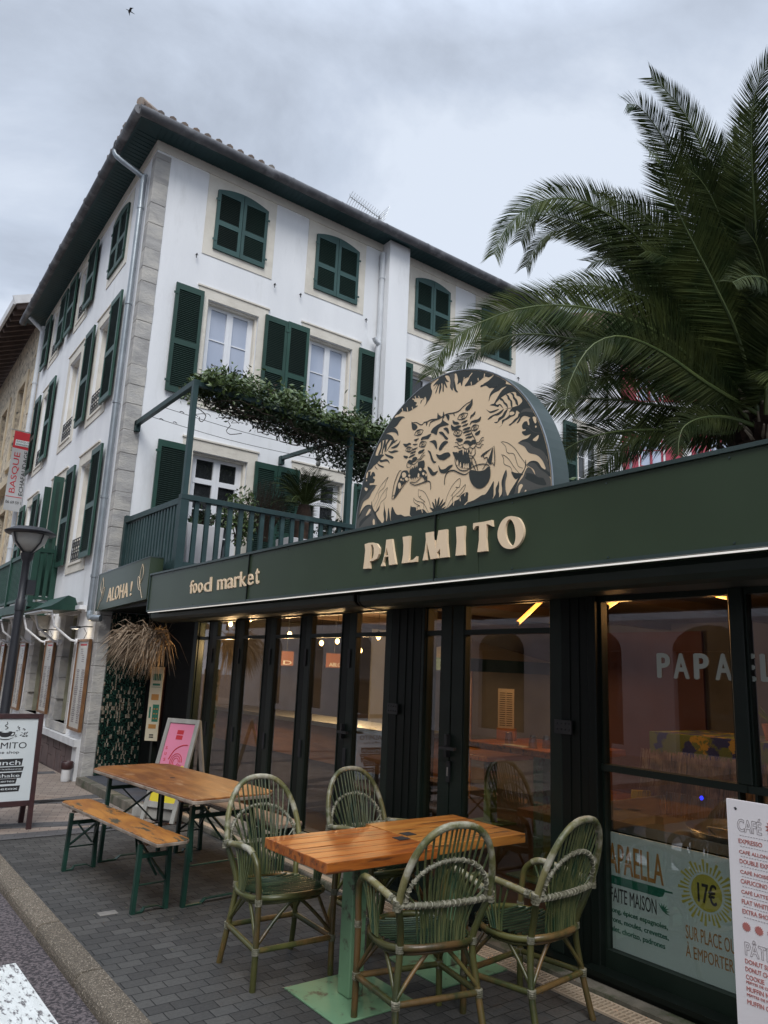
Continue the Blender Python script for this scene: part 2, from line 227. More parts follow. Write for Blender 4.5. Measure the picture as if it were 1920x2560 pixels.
# ------------------------------------------------------------------ object helpers
def worldloc(p):
    v = Vector((0, 0, 0))
    while p is not None: v += p.location; p = p.parent
    return v
class MB:
    def __init__(s): s.v = []; s.f = []
    def add(s, vs, fs):
        n = len(s.v); s.v += [tuple(v) for v in vs]; s.f += [tuple(i+n for i in f) for f in fs]; return s
    def box(s, x0, x1, y0, y1, z0, z1):
        return s.add([(x0, y0, z0), (x1, y0, z0), (x1, y1, z0), (x0, y1, z0), (x0, y0, z1), (x1, y0, z1), (x1, y1, z1), (x0, y1, z1)],
                     [(0, 3, 2, 1), (4, 5, 6, 7), (0, 1, 5, 4), (1, 2, 6, 5), (2, 3, 7, 6), (3, 0, 4, 7)])
    def fbox(s, F, u0, u1, v0, v1, w0, w1):
        return s.add([F(a, b, c) for a, b, c in ((u0, v0, w0), (u1, v0, w0), (u1, v1, w0), (u0, v1, w0), (u0, v0, w1), (u1, v0, w1), (u1, v1, w1), (u0, v1, w1))],
                     [(0, 3, 2, 1), (4, 5, 6, 7), (0, 1, 5, 4), (1, 2, 6, 5), (2, 3, 7, 6), (3, 0, 4, 7)])
    def bar(s, a, b, wa, wb, up=(0, 0, 1)):
        a = Vector(a); b = Vector(b); d = (b-a).normalized(); up = Vector(up)
        sx = d.cross(up)
        if sx.length < 1e-3: sx = d.cross(Vector((0, 1, 0)))
        sx.normalize(); sy = sx.cross(d)
        P = []
        for q in (a, b):
            for i, j in ((-1, -1), (1, -1), (1, 1), (-1, 1)): P.append(q+sx*i*wa/2+sy*j*wb/2)
        return s.add(P, [(0, 3, 2, 1), (4, 5, 6, 7), (0, 1, 5, 4), (1, 2, 6, 5), (2, 3, 7, 6), (3, 0, 4, 7)])
    def tube(s, pts, r, n=8, caps=True):
        pts = [Vector(p) for p in pts]; k = len(pts)
        rs = r if isinstance(r, (list, tuple)) else [r]*k
        n0 = len(s.v); prev = None; V = []
        for i, p in enumerate(pts):
            d = (pts[min(i+1, k-1)]-pts[max(i-1, 0)]).normalized()
            if prev is None:
                a = d.cross(Vector((0, 0, 1)))
                if a.length < .05: a = d.cross(Vector((1, 0, 0)))
            else: a = prev-d*prev.dot(d)
            a.normalize(); prev = a; c = d.cross(a)
            for j in range(n):
                t_ = 2*math.pi*j/n; V.append(p+(a*math.cos(t_)+c*math.sin(t_))*rs[i])
        Fs = []
        for i in range(k-1):
            for j in range(n):
                j2 = (j+1) % n; Fs.append((i*n+j, i*n+j2, (i+1)*n+j2, (i+1)*n+j))
        if caps: Fs.append(tuple(range(n-1, -1, -1))); Fs.append(tuple((k-1)*n+j for j in range(n)))
        return s.add(V, Fs)
    def lathe(s, c, prof, n=24):
        V = []; Fs = []; c = Vector(c)
        for (r, z) in prof:
            for j in range(n): t_ = 2*math.pi*j/n; V.append(c+Vector((r*math.cos(t_), r*math.sin(t_), z)))
        for i in range(len(prof)-1):
            for j in range(n): j2 = (j+1) % n; Fs.append((i*n+j, i*n+j2, (i+1)*n+j2, (i+1)*n+j))
        Fs.append(tuple(range(n-1, -1, -1))); Fs.append(tuple((len(prof)-1)*n+j for j in range(n)))
        return s.add(V, Fs)
    def prism(s, F, poly, w0, w1):
        "poly: list of (u,v); extruded from w0 to w1 (front = w1)"
        a = sum(poly[i][0]*poly[(i+1) % len(poly)][1]-poly[(i+1) % len(poly)][0]*poly[i][1] for i in range(len(poly)))
        if a < 0: poly = poly[::-1]
        n = len(poly); V = [F(u, v, w0) for u, v in poly]+[F(u, v, w1) for u, v in poly]
        T = tessellate_polygon([[Vector((u, v, 0)) for u, v in poly]])
        Fs = []
        for a_, b_, c_ in T: Fs += [(a_+n, b_+n, c_+n), (c_, b_, a_)]
        for i in range(n): j = (i+1) % n; Fs.append((i, j, j+n, i+n))
        return s.add(V, Fs)
    def build(s, name, m, parent=None, smooth=False, local=False, uvless=True):
        me = bpy.data.meshes.new(name); V = s.v
        if parent is not None and not local:
            o_ = worldloc(parent); V = [(x-o_.x, y-o_.y, z-o_.z) for x, y, z in V]
        me.from_pydata(V, [], s.f); me.update()
        for q in (m if isinstance(m, (list, tuple)) else [m]): me.materials.append(M[q] if isinstance(q, str) else q)
        if smooth:
            me.polygons.foreach_set('use_smooth', [True]*len(me.polygons))
            try: me.set_sharp_from_angle(angle=R(50))
            except Exception: pass
        ob = bpy.data.objects.new(name, me); COL.objects.link(ob)
        if parent is not None: ob.parent = parent
        return ob
def tag(o, label, cat, group=None):
    o['label'] = label; o['category'] = cat
    if group: o['group'] = group
    return o
def thing(name, label, cat, loc=(0, 0, 0), group=None):
    o = bpy.data.objects.new(name, None); COL.objects.link(o); o.location = loc; o.empty_display_size = .1
    return tag(o, label, cat, group)
def struct(o): o['kind'] = 'structure'; return o
def stuff(o): o['kind'] = 'stuff'; return o
def bevel(o, wd=.004, seg=2):
    b = o.modifiers.new('bevel', 'BEVEL'); b.width = wd; b.segments = seg; b.limit_method = 'ANGLE'; return o
def smoothpts(P, k=4, closed=False):
    n = len(P); out = []
    rng = range(n if closed else n-1)
    for i in rng:
        if closed: a, b, c, d = P[(i-1) % n], P[i], P[(i+1) % n], P[(i+2) % n]
        else: a, b, c, d = P[max(i-1, 0)], P[i], P[i+1], P[min(i+2, n-1)]
        for j in range(k):
            t_ = j/k
            out.append(tuple(.5*((2*b[q])+(-a[q]+c[q])*t_+(2*a[q]-5*b[q]+4*c[q]-d[q])*t_*t_+(-a[q]+3*b[q]-3*c[q]+d[q])*t_**3) for q in range(len(b))))
    if not closed: out.append(tuple(P[-1]))
    return out
_tc = {}
def textgeo(s, bold=0):
    key = (s, bold)
    if key in _tc: return _tc[key]
    cu = bpy.data.curves.new('t', 'FONT'); cu.body = s; cu.size = 1; cu.resolution_u = 3; cu.offset = bold; cu.fill_mode = 'FRONT'
    ob = bpy.data.objects.new('t', cu); COL.objects.link(ob)
    dg = bpy.context.evaluated_depsgraph_get(); dg.update(); me = bpy.data.meshes.new_from_object(ob.evaluated_get(dg))
    V = [(v.co.x, v.co.y) for v in me.vertices]; Fs = [tuple(p.vertices) for p in me.polygons]
    ec = {}
    for f in Fs:
        for i in range(len(f)):
            a, b = f[i], f[(i+1) % len(f)]; ec[(a, b)] = 1
    bd = [(a, b) for (a, b) in ec if (b, a) not in ec]
    bpy.data.objects.remove(ob); bpy.data.curves.remove(cu); bpy.data.meshes.remove(me)
    if not V: V = [(0, 0)]
    xs = [v[0] for v in V]; ys = [v[1] for v in V]
    _tc[key] = (V, Fs, bd, (min(xs), max(xs), min(ys), max(ys))); return _tc[key]
def text(mb, s, F, u0, u1, v0, v1, w0, w1, bold=0, shear=0, slope=0):
    V, Fs, bd, (a, b, c, d) = textgeo(s, 0)
    if d-c < 1e-6 or b-a < 1e-6: return mb
    if bold > 0:
        dd = min(bold*.9, .034)*min(abs(v1-v0)/(d-c), abs(u1-u0)/(b-a)); eps = (w1-w0)*.04; sg = 1 if u1 > u0 else -1
        for q, (su, sv) in enumerate(((-dd, 0), (dd, 0), (0, -dd*.6), (0, dd*.6), (0, 0))): text(mb, s, F, u0+su+sg*dd, u1+su-sg*dd, v0+sv+dd*.6, v1+sv-dd*.6, w0, w1-eps*q, 0, shear, slope)
        return mb
    n = len(V); P = []
    for w_ in (w0, w1):
        for x, y in V:
            tu = (x-a)/(b-a); tv = (y-c)/(d-c); P.append(F(u0+(u1-u0)*tu+shear*tv, v0+(v1-v0)*tv+slope*tu, w_))
    return mb.add(P, [tuple(i+n for i in f) for f in Fs]+[(q, p, p+n, q+n) for p, q in bd])
# local frames: u along the reading direction, v up, w out of the wall
def FX(X): return lambda u, v, w: (X-w, -u, v)          # faces -X (street side); u = -y
def FY(Y): return lambda u, v, w: (u, Y-w, v)            # faces -Y; u = x
A15 = R(1.5); C0 = Vector((3.05, 10.5, 0)); DL = Vector((math.sin(A15), math.cos(A15), 0)); NL = Vector((math.cos(A15), -math.sin(A15), 0))
def FL(u, v, w): return tuple(C0 - DL*u - NL*w + Vector((0, 0, v)))   # left facade, u = -s
def rotF(origin, ang, tilt=0):
    "upright panel frame at origin, outward normal rotated by ang about Z from -Y; tilt leans the top back"
    o_ = Vector(origin); ud = Vector((math.cos(ang), math.sin(ang), 0)); nd = Vector((math.sin(ang), -math.cos(ang), 0))
    vd = Vector((0, 0, math.cos(tilt))) - nd*math.sin(tilt); n2_ = nd*math.cos(tilt)+Vector((0, 0, math.sin(tilt)))
    return lambda u, v, w: tuple(o_+ud*u+vd*v+n2_*w)
# ------------------------------------------------------------------ ground
struct(MB().box(-60, 120, -60, 120, -.6, -.071).build('ground', M['asphalt']))
struct(MB().box(-8, 1.40, -12, 7.62, -.070, -.066).build('road', M['asphalt']))
mb = MB()
for (x0, x1, y1) in ((.68, 1.178, 4.817), (-.37, .13, 4.84), (-1.42, -.92, 4.86), (-2.47, -1.97, 4.87)):
    P = [(x0, 1.6), (x1, 1.6), (x1+.01, 3.6), (x1-.012, y1-.01), (x0, y1)]
    mb.prism(lambda u, v, w: (u, v, w), P, -.065, -.062)
struct(mb.build('crosswalk_stripes', M['paint']))
struct(MB().box(1.488, 3.62, -12, 7.60, -.07, 0).build('pavement', M['paver']))
struct(MB().box(-9, 3.05, 7.62, 60, -.07, .004).build('street_paving', M['beigepaver']))
mb = MB()
for a, b in (((-2, 8.3), (3.0, 9.5)), ((-1.5, 10.6), (3.02, 9.1)), ((-3, 9.2), (2.9, 7.9)), ((-3, 12.2), (3.0, 11.6)), ((-2.2, 12.5), (3.0, 14.2)), ((1.45, 7.68), (3.0, 7.68))):
    mb.bar((*a, .006), (*b, .006), .22, .004)
struct(mb.build('paving_bands', M['darkband']))
# kerb: chamfered granite blocks, each one a thing that could be lifted out
yy = [-3.0, -2.1, -1.25, -.4, .45, 1.3, 2.6, 3.46, 4.32, 5.18, 6.02, 6.85, 7.60]
for i in range(len(yy)-1):
    y0, y1 = yy[i]+.006, yy[i+1]-.006
    prof = [(1.487, -.08), (1.487, .006), (1.388, .004), (1.368, -.003), (1.354, -.018), (1.347, -.04), (1.344, -.08)]
    o = MB().prism(lambda u, v, w: (u, w, v), prof, y0, y1).build('kerbstone', M['kerb'])
    tag(o, 'granite kerb block along the pavement edge beside the red-grey road', 'kerb stone', 'kerb blocks along the pavement edge')
    bevel(o, .006, 2)
# small litter on the pavers
lt = MB()
for (x, y) in ((1.70, 5.21), (1.78, 5.32), (1.92, 5.25), (1.62, 5.9), (2.1, 4.9), (1.55, 6.3), (2.4, 5.4), (1.9, 4.4), (2.2, 6.0), (2.35, 4.3)):
    a = random.random()*3; s_ = random.uniform(.005, .012)
    lt.lathe((x, y, .0005), [(s_, 0), (s_*.9, .0015)], 7)
tag(lt.build('chewing_gum', M['concrete']), 'pale flattened chewing gum spots scattered on the dark pavers', 'gum')['kind'] = 'stuff'
tag(MB().box(1.722, 1.840, 5.160, 5.238, .0005, .003).build('paver_stone', mat('light_paver', (.19, .175, .155), (.15, .14, .125), 20, .8)), 'single light grey paver among the dark ones beside the bench', 'paver')
lf = MB()
def leafblade(mb, c, d, n, L, W):
    c = Vector(c); d = Vector(d).normalized(); n = Vector(n); s_ = d.cross(n).normalized()*W; n = n.normalized()*W*.3
    mb.add([c, c+d*L*.5+s_-n, c+d*L, c+d*L*.5-s_-n], [(0, 1, 2), (0, 2, 3)])
leafblade(lf, (2.17, 3.62, .006), (1, -.35, .15), (.1, .2, 1), .055, .014)
tag(lf.build('fallen_leaf', M['drypalm']), 'small dry curled leaf lying by the green base plate', 'leaf')
# ------------------------------------------------------------------ white corner building
BL = thing('corner_building', 'white rendered three storey corner building with dark green shutters', 'building', (3.05, 10.5, 0))
def wallgrid(mb, F, u0, u1, v0, v1, ops, depth=.2):
    us = sorted({u0, u1, *[o[0] for o in ops], *[o[1] for o in ops]}); vs = sorted({v0, v1, *[o[2] for o in ops], *[o[3] for o in ops]})
    for i in range(len(us)-1):
        for j in range(len(vs)-1):
            cu, cv_ = (us[i]+us[i+1])/2, (vs[j]+vs[j+1])/2
            if any(o[0] < cu < o[1] and o[2] < cv_ < o[3] for o in ops): continue
            mb.add([F(us[i], vs[j], 0), F(us[i+1], vs[j], 0), F(us[i+1], vs[j+1], 0), F(us[i], vs[j+1], 0)], [(0, 1, 2, 3)])
    for a, b, c, d in ops:
        q = [(a, c), (b, c), (b, d), (a, d)]
        for k in range(4):
            p, r = q[k], q[(k+1) % 4]
            mb.add([F(*p, 0), F(*r, 0), F(*r, -depth), F(*p, -depth)], [(0, 3, 2, 1)])
    return mb
# right face openings (x0,x1,z0,z1)
R2 = [(4.12, 5.02, 5.62, 7.30), (6.02, 6.92, 5.62, 7.30), (8.33, 9.2, 5.62, 7.30), (10.35, 11.2, 5.62, 7.3), (13.3, 14.2, 5.62, 7.3)]
R1 = [(4.12, 5.04, 2.66, 4.78), (6.02, 6.90, 2.66, 4.78), (8.33, 9.2, 2.66, 4.78)]
L2 = [(-2.30, -1.42, 5.62, 7.30), (-4.40, -3.55, 5.62, 7.30), (-6.85, -6.05, 5.62, 7.30)]
L1 = [(-2.30, -1.42, 3.10, 4.78), (-4.45, -3.50, 2.60, 4.78), (-6.85, -6.05, 3.05, 4.78)]
L3 = [(-4.45, -3.72, 8.18, 9.32), (-6.85, -6.08, 8.18, 9.32)]
L0 = [(-2.32, -1.14, .66, 2.26), (-4.55, -3.12, .66, 2.26), (-6.9, -5.4, .66, 2.26)]
mb = MB()
wallgrid(mb, FY(10.5), 3.05, 15.0, 0, 9.66, R1+R2)
wallgrid(mb, FL, -8.1, 0, 0, 9.66, L0+L1+L2+L3)
mb.add([(15.0, 10.5, 0), (15.0, 19, 0), (15.0, 19, 9.66), (15.0, 10.5, 9.66)], [(0, 1, 2, 3)])
e_ = C0+DL*8.1
mb.add([(e_.x, e_.y, 0), (15, 19, 0), (15, 19, 9.66), (e_.x, e_.y, 9.66)], [(0, 1, 2, 3)])
mb.build('wall', M['wall'], BL)
# cornice band below the eaves and pilaster
mb = MB()
mb.fbox(FY(10.5), 3.04, 7.50, 9.50, 9.655, .001, .02); mb.fbox(FY(10.5), 8.0, 15.0, 9.50, 9.655, .001, .02); mb.fbox(FL, -8.1, .02, 9.50, 9.655, .001, .02)
mb.build('cornice_band', M['cream'], BL)
MB().fbox(FY(10.5), 7.51, 7.99, 0, 9.655, .001, .24).build('pilaster', M['wall'], BL)
def surround(F, u0, u1, v0, v1, bw=.17, top=.18, bot=.14, w=.014, arch=0):
    mb = MB()
    mb.fbox(F, u0-bw, u0, v0-bot, v1+top, .001, w); mb.fbox(F, u1, u1+bw, v0-bot, v1+top, .001, w)
    mb.fbox(F, u0, u1, v1, v1+top, .001, w); mb.fbox(F, u0, u1, v0-bot, v0, .001, w)
    mb.fbox(F, u0-bw-.02, u1+bw+.02, v1+top, v1+top+.025, .001, w+.018)
    if bot: mb.fbox(F, u0+.002, u1-.002, v0-.03, v0+.012, -.2, .03)
    # slim step of the reveal
    for a, b in ((u0, u0+.035), (u1-.035, u1)): mb.fbox(F, a+.001*(a == u0)-.001*(b == u1), b, v0+.014, v1-.001, -.16, -.05)
    mb.fbox(F, u0+.036, u1-.036, v1-.035, v1-.001, -.16, -.05)
    return mb.build('window_surround', M['cream'], BL)
def casement(F, u0, u1, v0, v1, glass, rows=3, trans=0, w=-.12, name='window'):
    fr_ = MB(); a = .045
    fr_.fbox(F, u0, u0+a, v0, v1, w-.05, w); fr_.fbox(F, u1-a, u1, v0, v1, w-.05, w); fr_.fbox(F, u0+a, u1-a, v1-a, v1, w-.05, w); fr_.fbox(F, u0+a, u1-a, v0, v0+a, w-.05, w)
    um = (u0+u1)/2
    fr_.fbox(F, um-.055, um+.055, v0+a, v1-a, w-.045, w+.008); fr_.fbox(F, um-.006, um+.006, v0+a, v1-a, w+.008, w+.014)
    fr_.fbox(F, u0+a, u0+a+.045, v0+a, v1-a, w-.04, w-.004); fr_.fbox(F, u1-a-.045, u1-a, v0+a, v1-a, w-.04, w-.004)
    if trans: fr_.fbox(F, u0+a, u1-a, trans-.04, trans+.04, w-.04, w+.005)
    o = fr_.build(name, M['upvc'], BL)
    pn = MB().fbox(F, u0+a, u1-a, v0+a, v1-a, w-.034, w-.026).build('pane', M[glass], o, local=False)
    bars = MB(); top = (trans-.04) if trans else (v1-a)
    n_ = rows
    for k in range(1, n_):
        z = v0+a+(top-v0-a)*k/n_; bars.fbox(F, u0+.09, um-.055, z-.009, z+.009, w-.026, w-.012); bars.fbox(F, um+.055, u1-.09, z-.009, z+.009, w-.026, w-.012)
    if n_ > 1: bars.build('glazing_bar', M['upvc'], o)
    return o
def leafF(F, u0, u1, v0, v1, m='shutter', w=.03, arch=0, flipdark=False, th=.035):
    "one louvred leaf; arch = (v at u0, v at u1) top heights for a segmental head"
    st = .055; fr_ = MB(); sl_ = MB()
    def top(u):
        if not arch: return v1
        a, b, curv = arch; t_ = (u-u0)/(u1-u0); return a+(b-a)*t_+curv*4*t_*(1-t_)*.25
    pieces = [(u0, u0+st), (u1-st, u1)]
    for a, b in pieces: fr_.prism(F, [(a, v0), (b, v0), (b, top(b)), (a, top(a))], w, w+th)
    # rails
    mid = v0+(v1-v0)*.46
    fr_.fbox(F, u0+st, u1-st, v0, v0+.085, w+.001, w+th-.001); fr_.fbox(F, u0+st, u1-st, mid-.045, mid+.045, w+.001, w+th-.001)
    K = 6; us = [u0+st+(u1-u0-2*st)*k/K for k in range(K+1)]; tb = v1-.10 if not arch else min(top(u0+st), top(u1-st))-.075
    fr_.prism(F, [(us[0], tb)]+[(us[-1], tb)]+[(u, top(u)) for u in us[::-1]], w+.001, w+th-.001)
    o = fr_.build('shutter', M[m], BL)
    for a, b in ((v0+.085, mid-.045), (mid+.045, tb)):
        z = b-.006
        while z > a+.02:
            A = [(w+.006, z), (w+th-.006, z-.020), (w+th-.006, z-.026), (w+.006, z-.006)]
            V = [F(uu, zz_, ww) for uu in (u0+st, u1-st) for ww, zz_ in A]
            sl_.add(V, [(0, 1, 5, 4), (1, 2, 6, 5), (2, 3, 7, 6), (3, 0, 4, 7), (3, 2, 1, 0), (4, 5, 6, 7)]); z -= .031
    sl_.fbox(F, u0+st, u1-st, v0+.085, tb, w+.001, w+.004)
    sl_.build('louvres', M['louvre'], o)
    hg = MB()
    for z in (v0+.16, v1-.18):
        s_ = -1 if flipdark else 1
        uu = u0 if s_ > 0 else u1
        hg.fbox(F, min(uu-.03*s_, uu+.04*s_), max(uu-.03*s_, uu+.04*s_), z-.018, z+.018, w+th, w+th+.008)
    hg.build('hinge', M[m], o)
    return o
RY = FY(10.5)
def arched_pair(F, u0, u1, v0, v1, rise, m):
    um = (u0+u1)/2
    leafF(F, u0, um-.004, v0, v1, m, .012, arch=(v1, v1+rise, rise*.9)); leafF(F, um+.004, u1, v0, v1, m, .012, arch=(v1+rise, v1, rise*.9), flipdark=True)
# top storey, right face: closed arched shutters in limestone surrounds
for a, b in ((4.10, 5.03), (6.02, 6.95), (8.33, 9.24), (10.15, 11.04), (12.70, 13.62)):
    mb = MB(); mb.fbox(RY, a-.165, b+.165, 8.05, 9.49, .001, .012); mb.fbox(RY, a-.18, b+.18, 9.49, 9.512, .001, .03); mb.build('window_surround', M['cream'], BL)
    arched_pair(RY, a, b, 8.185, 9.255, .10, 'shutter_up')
    hk = MB()
    for q in (a-.26, b+.22): hk.fbox(RY, q, q+.012, 7.975, 7.99, .0, .05); hk.fbox(RY, q-.02, q+.02, 7.95, 7.962, .05, .06); hk.fbox(RY, q-.01, q, 7.90, 7.96, .05, .06)
    hk.build('shutter_hook', M['iron'], BL)
# first-floor-up windows on the right face
for i, (a, b, c, d) in enumerate(R2):
    surround(RY, a, b, c, d); casement(RY, a+.035, b-.035, c+.014, d-.036, 'curtain' if i < 2 else 'darkpane', 3)
leafF(RY, 3.57, 4.03, 5.60, 7.38); leafF(RY, 5.13, 5.555, 5.60, 7.37, flipdark=True); leafF(RY, 5.56, 5.985, 5.60, 7.385, w=.032); leafF(RY, 7.05, 7.50, 5.60, 7.37, flipdark=True)
leafF(RY, 8.0, 8.29, 5.60, 7.40, w=.05); leafF(RY, 9.28, 9.72, 5.6, 7.38, flipdark=True); leafF(RY, 9.85, 10.28, 5.6, 7.38); leafF(RY, 11.28, 11.72, 5.6, 7.38, flipdark=True); leafF(RY, 12.75, 13.2, 5.6, 7.38)
for i, (a, b, c, d) in enumerate(R1):
    surround(RY, a, b, c, d, bot=0); casement(RY, a+.035, b-.035, c, d-.036, 'darkpane', 4, trans=4.36)
leafF(RY, 3.545, 4.02, 2.72, 4.815, w=.07); leafF(RY, 3.50, 3.53, 2.72, 4.815, w=.02) if 0 else None
leafF(RY, 5.16, 5.56, 2.72, 4.815, flipdark=True); leafF(RY, 5.565, 5.98, 2.72, 4.82, w=.034); leafF(RY, 7.10, 7.50, 2.72, 4.815, flipdark=True)
# left face
for a, b, c, d in L2: surround(FL, a, b, c, d); casement(FL, a+.035, b-.035, c+.014, d-.036, 'curtain', 3)
for i, (a, b, c, d) in enumerate(L1): surround(FL, a, b, c, d, bot=.16 if i != 1 else 0); casement(FL, a+.035, b-.035, c+.014, d-.036, 'curtain', 3)
for a, b, c, d in L3: surround(FL, a, b, c, d, top=.16); casement(FL, a+.035, b-.035, c+.014, d-.036, 'curtain', 2)
mb = MB(); mb.fbox(FL, -2.24, -1.07, 8.02, 9.42, .001, .012); mb.build('window_surround', M['cream'], BL)
arched_pair(FL, -2.12, -1.2, 8.16, 9.20, .09, 'shutter')
for a, b in ((-3.66, -2.96), (-5.22, -4.50), (-6.03, -5.36), (-7.60, -6.92)): leafF(FL, a, b-.1, 8.15, 9.40, 'shutter', .05)
for a, b in ((-1.36, -.78), (-2.98, -2.40), (-6.0, -5.44), (-7.50, -6.95)):
    leafF(FL, a, b, 5.60, 7.39, 'shutter', .05)
for a, b in ((-1.36, -.80), (-3.03, -2.48), (-7.45, -6.92), (-5.98, -5.42)): leafF(FL, a, b, 3.10, 4.83, 'shutter', .05)
# leaves standing open at right angles to the wall
PF = lambda s_: (lambda u, v, w: tuple(C0 + DL*(s_+w) - NL*u + Vector((0, 0, v))))
leafF(PF(3.46), .02, .19, 2.64, 4.80, 'shutter', 0); leafF(PF(4.50), .02, .14, 2.64, 4.80, 'shutter', 0)
# window guards
def guard(F, u0, u1, v0, h, w=-.02):
    mb = MB(); mb.fbox(F, u0, u1, v0+h-.015, v0+h, w, w+.012); mb.fbox(F, u0, u1, v0, v0+.012, w, w+.012); mb.fbox(F, u0, u1, v0+h*.5-.006, v0+h*.5+.006, w, w+.012)
    n_ = max(3, int((u1-u0)/.12))
    for k in range(n_+1):
        u = u0+(u1-u0)*k/n_; mb.fbox(F, u-.006, u+.006, v0, v0+h, w+.001, w+.011)
        if k < n_:
            c = u+(u1-u0)/n_/2
            for zc, rr in ((v0+h*.25, .042), (v0+h*.75, .034)): mb.tube([F(c+rr*math.cos(t_*math.pi/5), zc+rr*1.3*math.sin(t_*math.pi/5), w+.006) for t_ in range(11)], .006, 5, False)
    return mb.build('window_guard', M['iron'], BL)
for a, b, c, d in L2: guard(FL, a, b, c+.02, .40)
guard(FL, *L1[0][:2], 3.13, .38); guard(FL, *L1[2][:2], 3.13, .38)
for a, b, c, d in L3: guard(FL, a, b, c+.02, .36)
# ground floor of the left face: deep stone openings, sill band and brown plinth
for a, b, c, d in L0:
    mb = MB()
    for j in range(5):
        z0_, z1_ = c+(d-c)*j/5, c+(d-c)*(j+1)/5
        mb.fbox(FL, a-.0, a+.34+.04*(j % 2), z0_+.003, z1_-.003, -.19, .006-.003*(j % 2)); mb.fbox(FL, b-.12, b-.001, z0_+.003, z1_-.003, -.17, .004)
    mb.fbox(FL, a-.12, b+.1, d, d+.17, .001, .02); mb.fbox(FL, a-.04, b+.04, c-.12, c, -.18, .03)
    mb.build('stone_jamb', M['quoin'], BL)
    o = MB().fbox(FL, a+.38, b-.12, c, d, -.17, -.16).build('window', M['darkpane'], BL)
    mb = MB(); mb.fbox(FL, a+.38, a+.42, c, d, -.16, -.10); mb.fbox(FL, b-.16, b-.12, c, d, -.16, -.10); mb.fbox(FL, a+.42, b-.16, d-.04, d, -.16, -.10); mb.build('window_frame', mat('old_cream_frame', (.30, .29, .20), (.22, .21, .15), 5, .7), o)
MB().fbox(FL, -8.1, -.20, .44, .53, .001, .09).build('sill_band', M['white_trim'], BL)
MB().fbox(FL, -.42, -.20, 0, .44, .001, .05).build('plinth_pier', M['white_trim'], BL)
mb = MB()
k = 0; s_ = -.44
while s_ > -7.8:
    wd = random.choice((.16, .22, .27)); zc = random.choice((.18, .24, .30))
    mb.fbox(FL, s_-wd+.005, s_-.005, .0, zc-.004, .001, .028+.004*(k % 2)); mb.fbox(FL, s_-wd+.005, s_-.005, zc+.004, .44, .001, .030-.004*(k % 2)); s_ -= wd; k += 1
mb.build('plinth_panel', M['pinkstone'], BL)
# quoins
mb = MB(); z = 0; k = 0
while z < 9.40:
    h = random.uniform(.24, .44) if z > 2.2 else random.uniform(.30, .42); z1_ = min(z+h, 9.46)
    a = 3.05-.008*(k % 2)-.002; xr = 3.28+random.uniform(-.004, .004); yl = 10.5+.20
    x0, x1 = 3.05-.010, xr; y0, y1 = 10.5-.010-.003*(k % 3), 10.5+.17
    P = [(x0, y0), (x1, y0), (x1, 10.5+.05), (x0+.10, 10.5+.05), (x0+.05+.005, y1), (x0+.004, y1)]
    mb.prism(lambda u, v, w: (u, v, w), P, z+.003, z1_-.003); z = z1_; k += 1
o = mb.build('corner_quoin', M['quoin'], BL); bevel(o, .008, 2)
MB().prism(lambda u, v, w: (u, v, w), [(3.046, 10.494), (3.27, 10.494), (3.27, 10.53), (3.15, 10.53), (3.056, 10.68), (3.046, 10.68)], 0, 9.45).build('quoin_mortar', M['mortar'], BL)
# eaves: boarded soffit, fascia, gutter
OV = .50
def eavepts(off, z): # polygon corners at offset from the walls
    a = C0 - NL*off + DL*8.6; return (a.x, a.y, z), (3.05-off, 10.5-off, z), (15.3, 10.5-off, z)
mb = MB()
A_ = eavepts(0, 9.655); B_ = eavepts(OV-.10, 9.69)
iA = (C0+DL*8.6); 
mb.add([(iA.x+.05, iA.y, 9.656), (3.10, 10.55, 9.656), (15.3, 10.55, 9.656), B_[2], B_[1], B_[0]], [(0, 1, 4, 5), (1, 2, 3, 4)])
mb.build('soffit', M['soffit'], BL)
mb = MB()
x = 3.0
while x < 15.2:   # board joints
    mb.bar((x, 10.50, 9.652), (x, 10.5-OV+.105, 9.686), .012, .010); x += .095
s_ = .0
while s_ < 8.5:
    a = C0+DL*s_; b = a-NL*(OV-.105); mb.bar((a.x, a.y, 9.652), (b.x, b.y, 9.694), .012, .010); s_ += .095
mb.build('soffit_board', M['soffit'], BL)
mb = MB()
p, q, r = eavepts(OV-.095, 9.70); mb.bar((p[0], p[1], 9.665), (q[0], q[1], 9.665), .03, .13); mb.bar((q[0], q[1], 9.665), (r[0], r[1], 9.665), .03, .13); mb.build('eaves_board', M['soffit'], BL)
mb = MB(); p, q, r = eavepts(OV-.035, 9.672)
mb.tube([p, q], .080, 12); mb.tube([q, r], .0801, 12)
for k in range(9): s2_ = .5+k*.95; a = C0+DL*s2_-NL*(OV-.035); mb.tube([(a.x, a.y, 9.672), (a.x+DL.x*.03, a.y+DL.y*.03, 9.672)], .085, 12)
for k in range(12): mb.tube([(3.2+k*1.0, 10.5-OV+.035, 9.672), (3.23+k*1.0, 10.5-OV+.035, 9.672)], .085, 12)
mb.build('gutter', M['zinc'], BL, smooth=True)
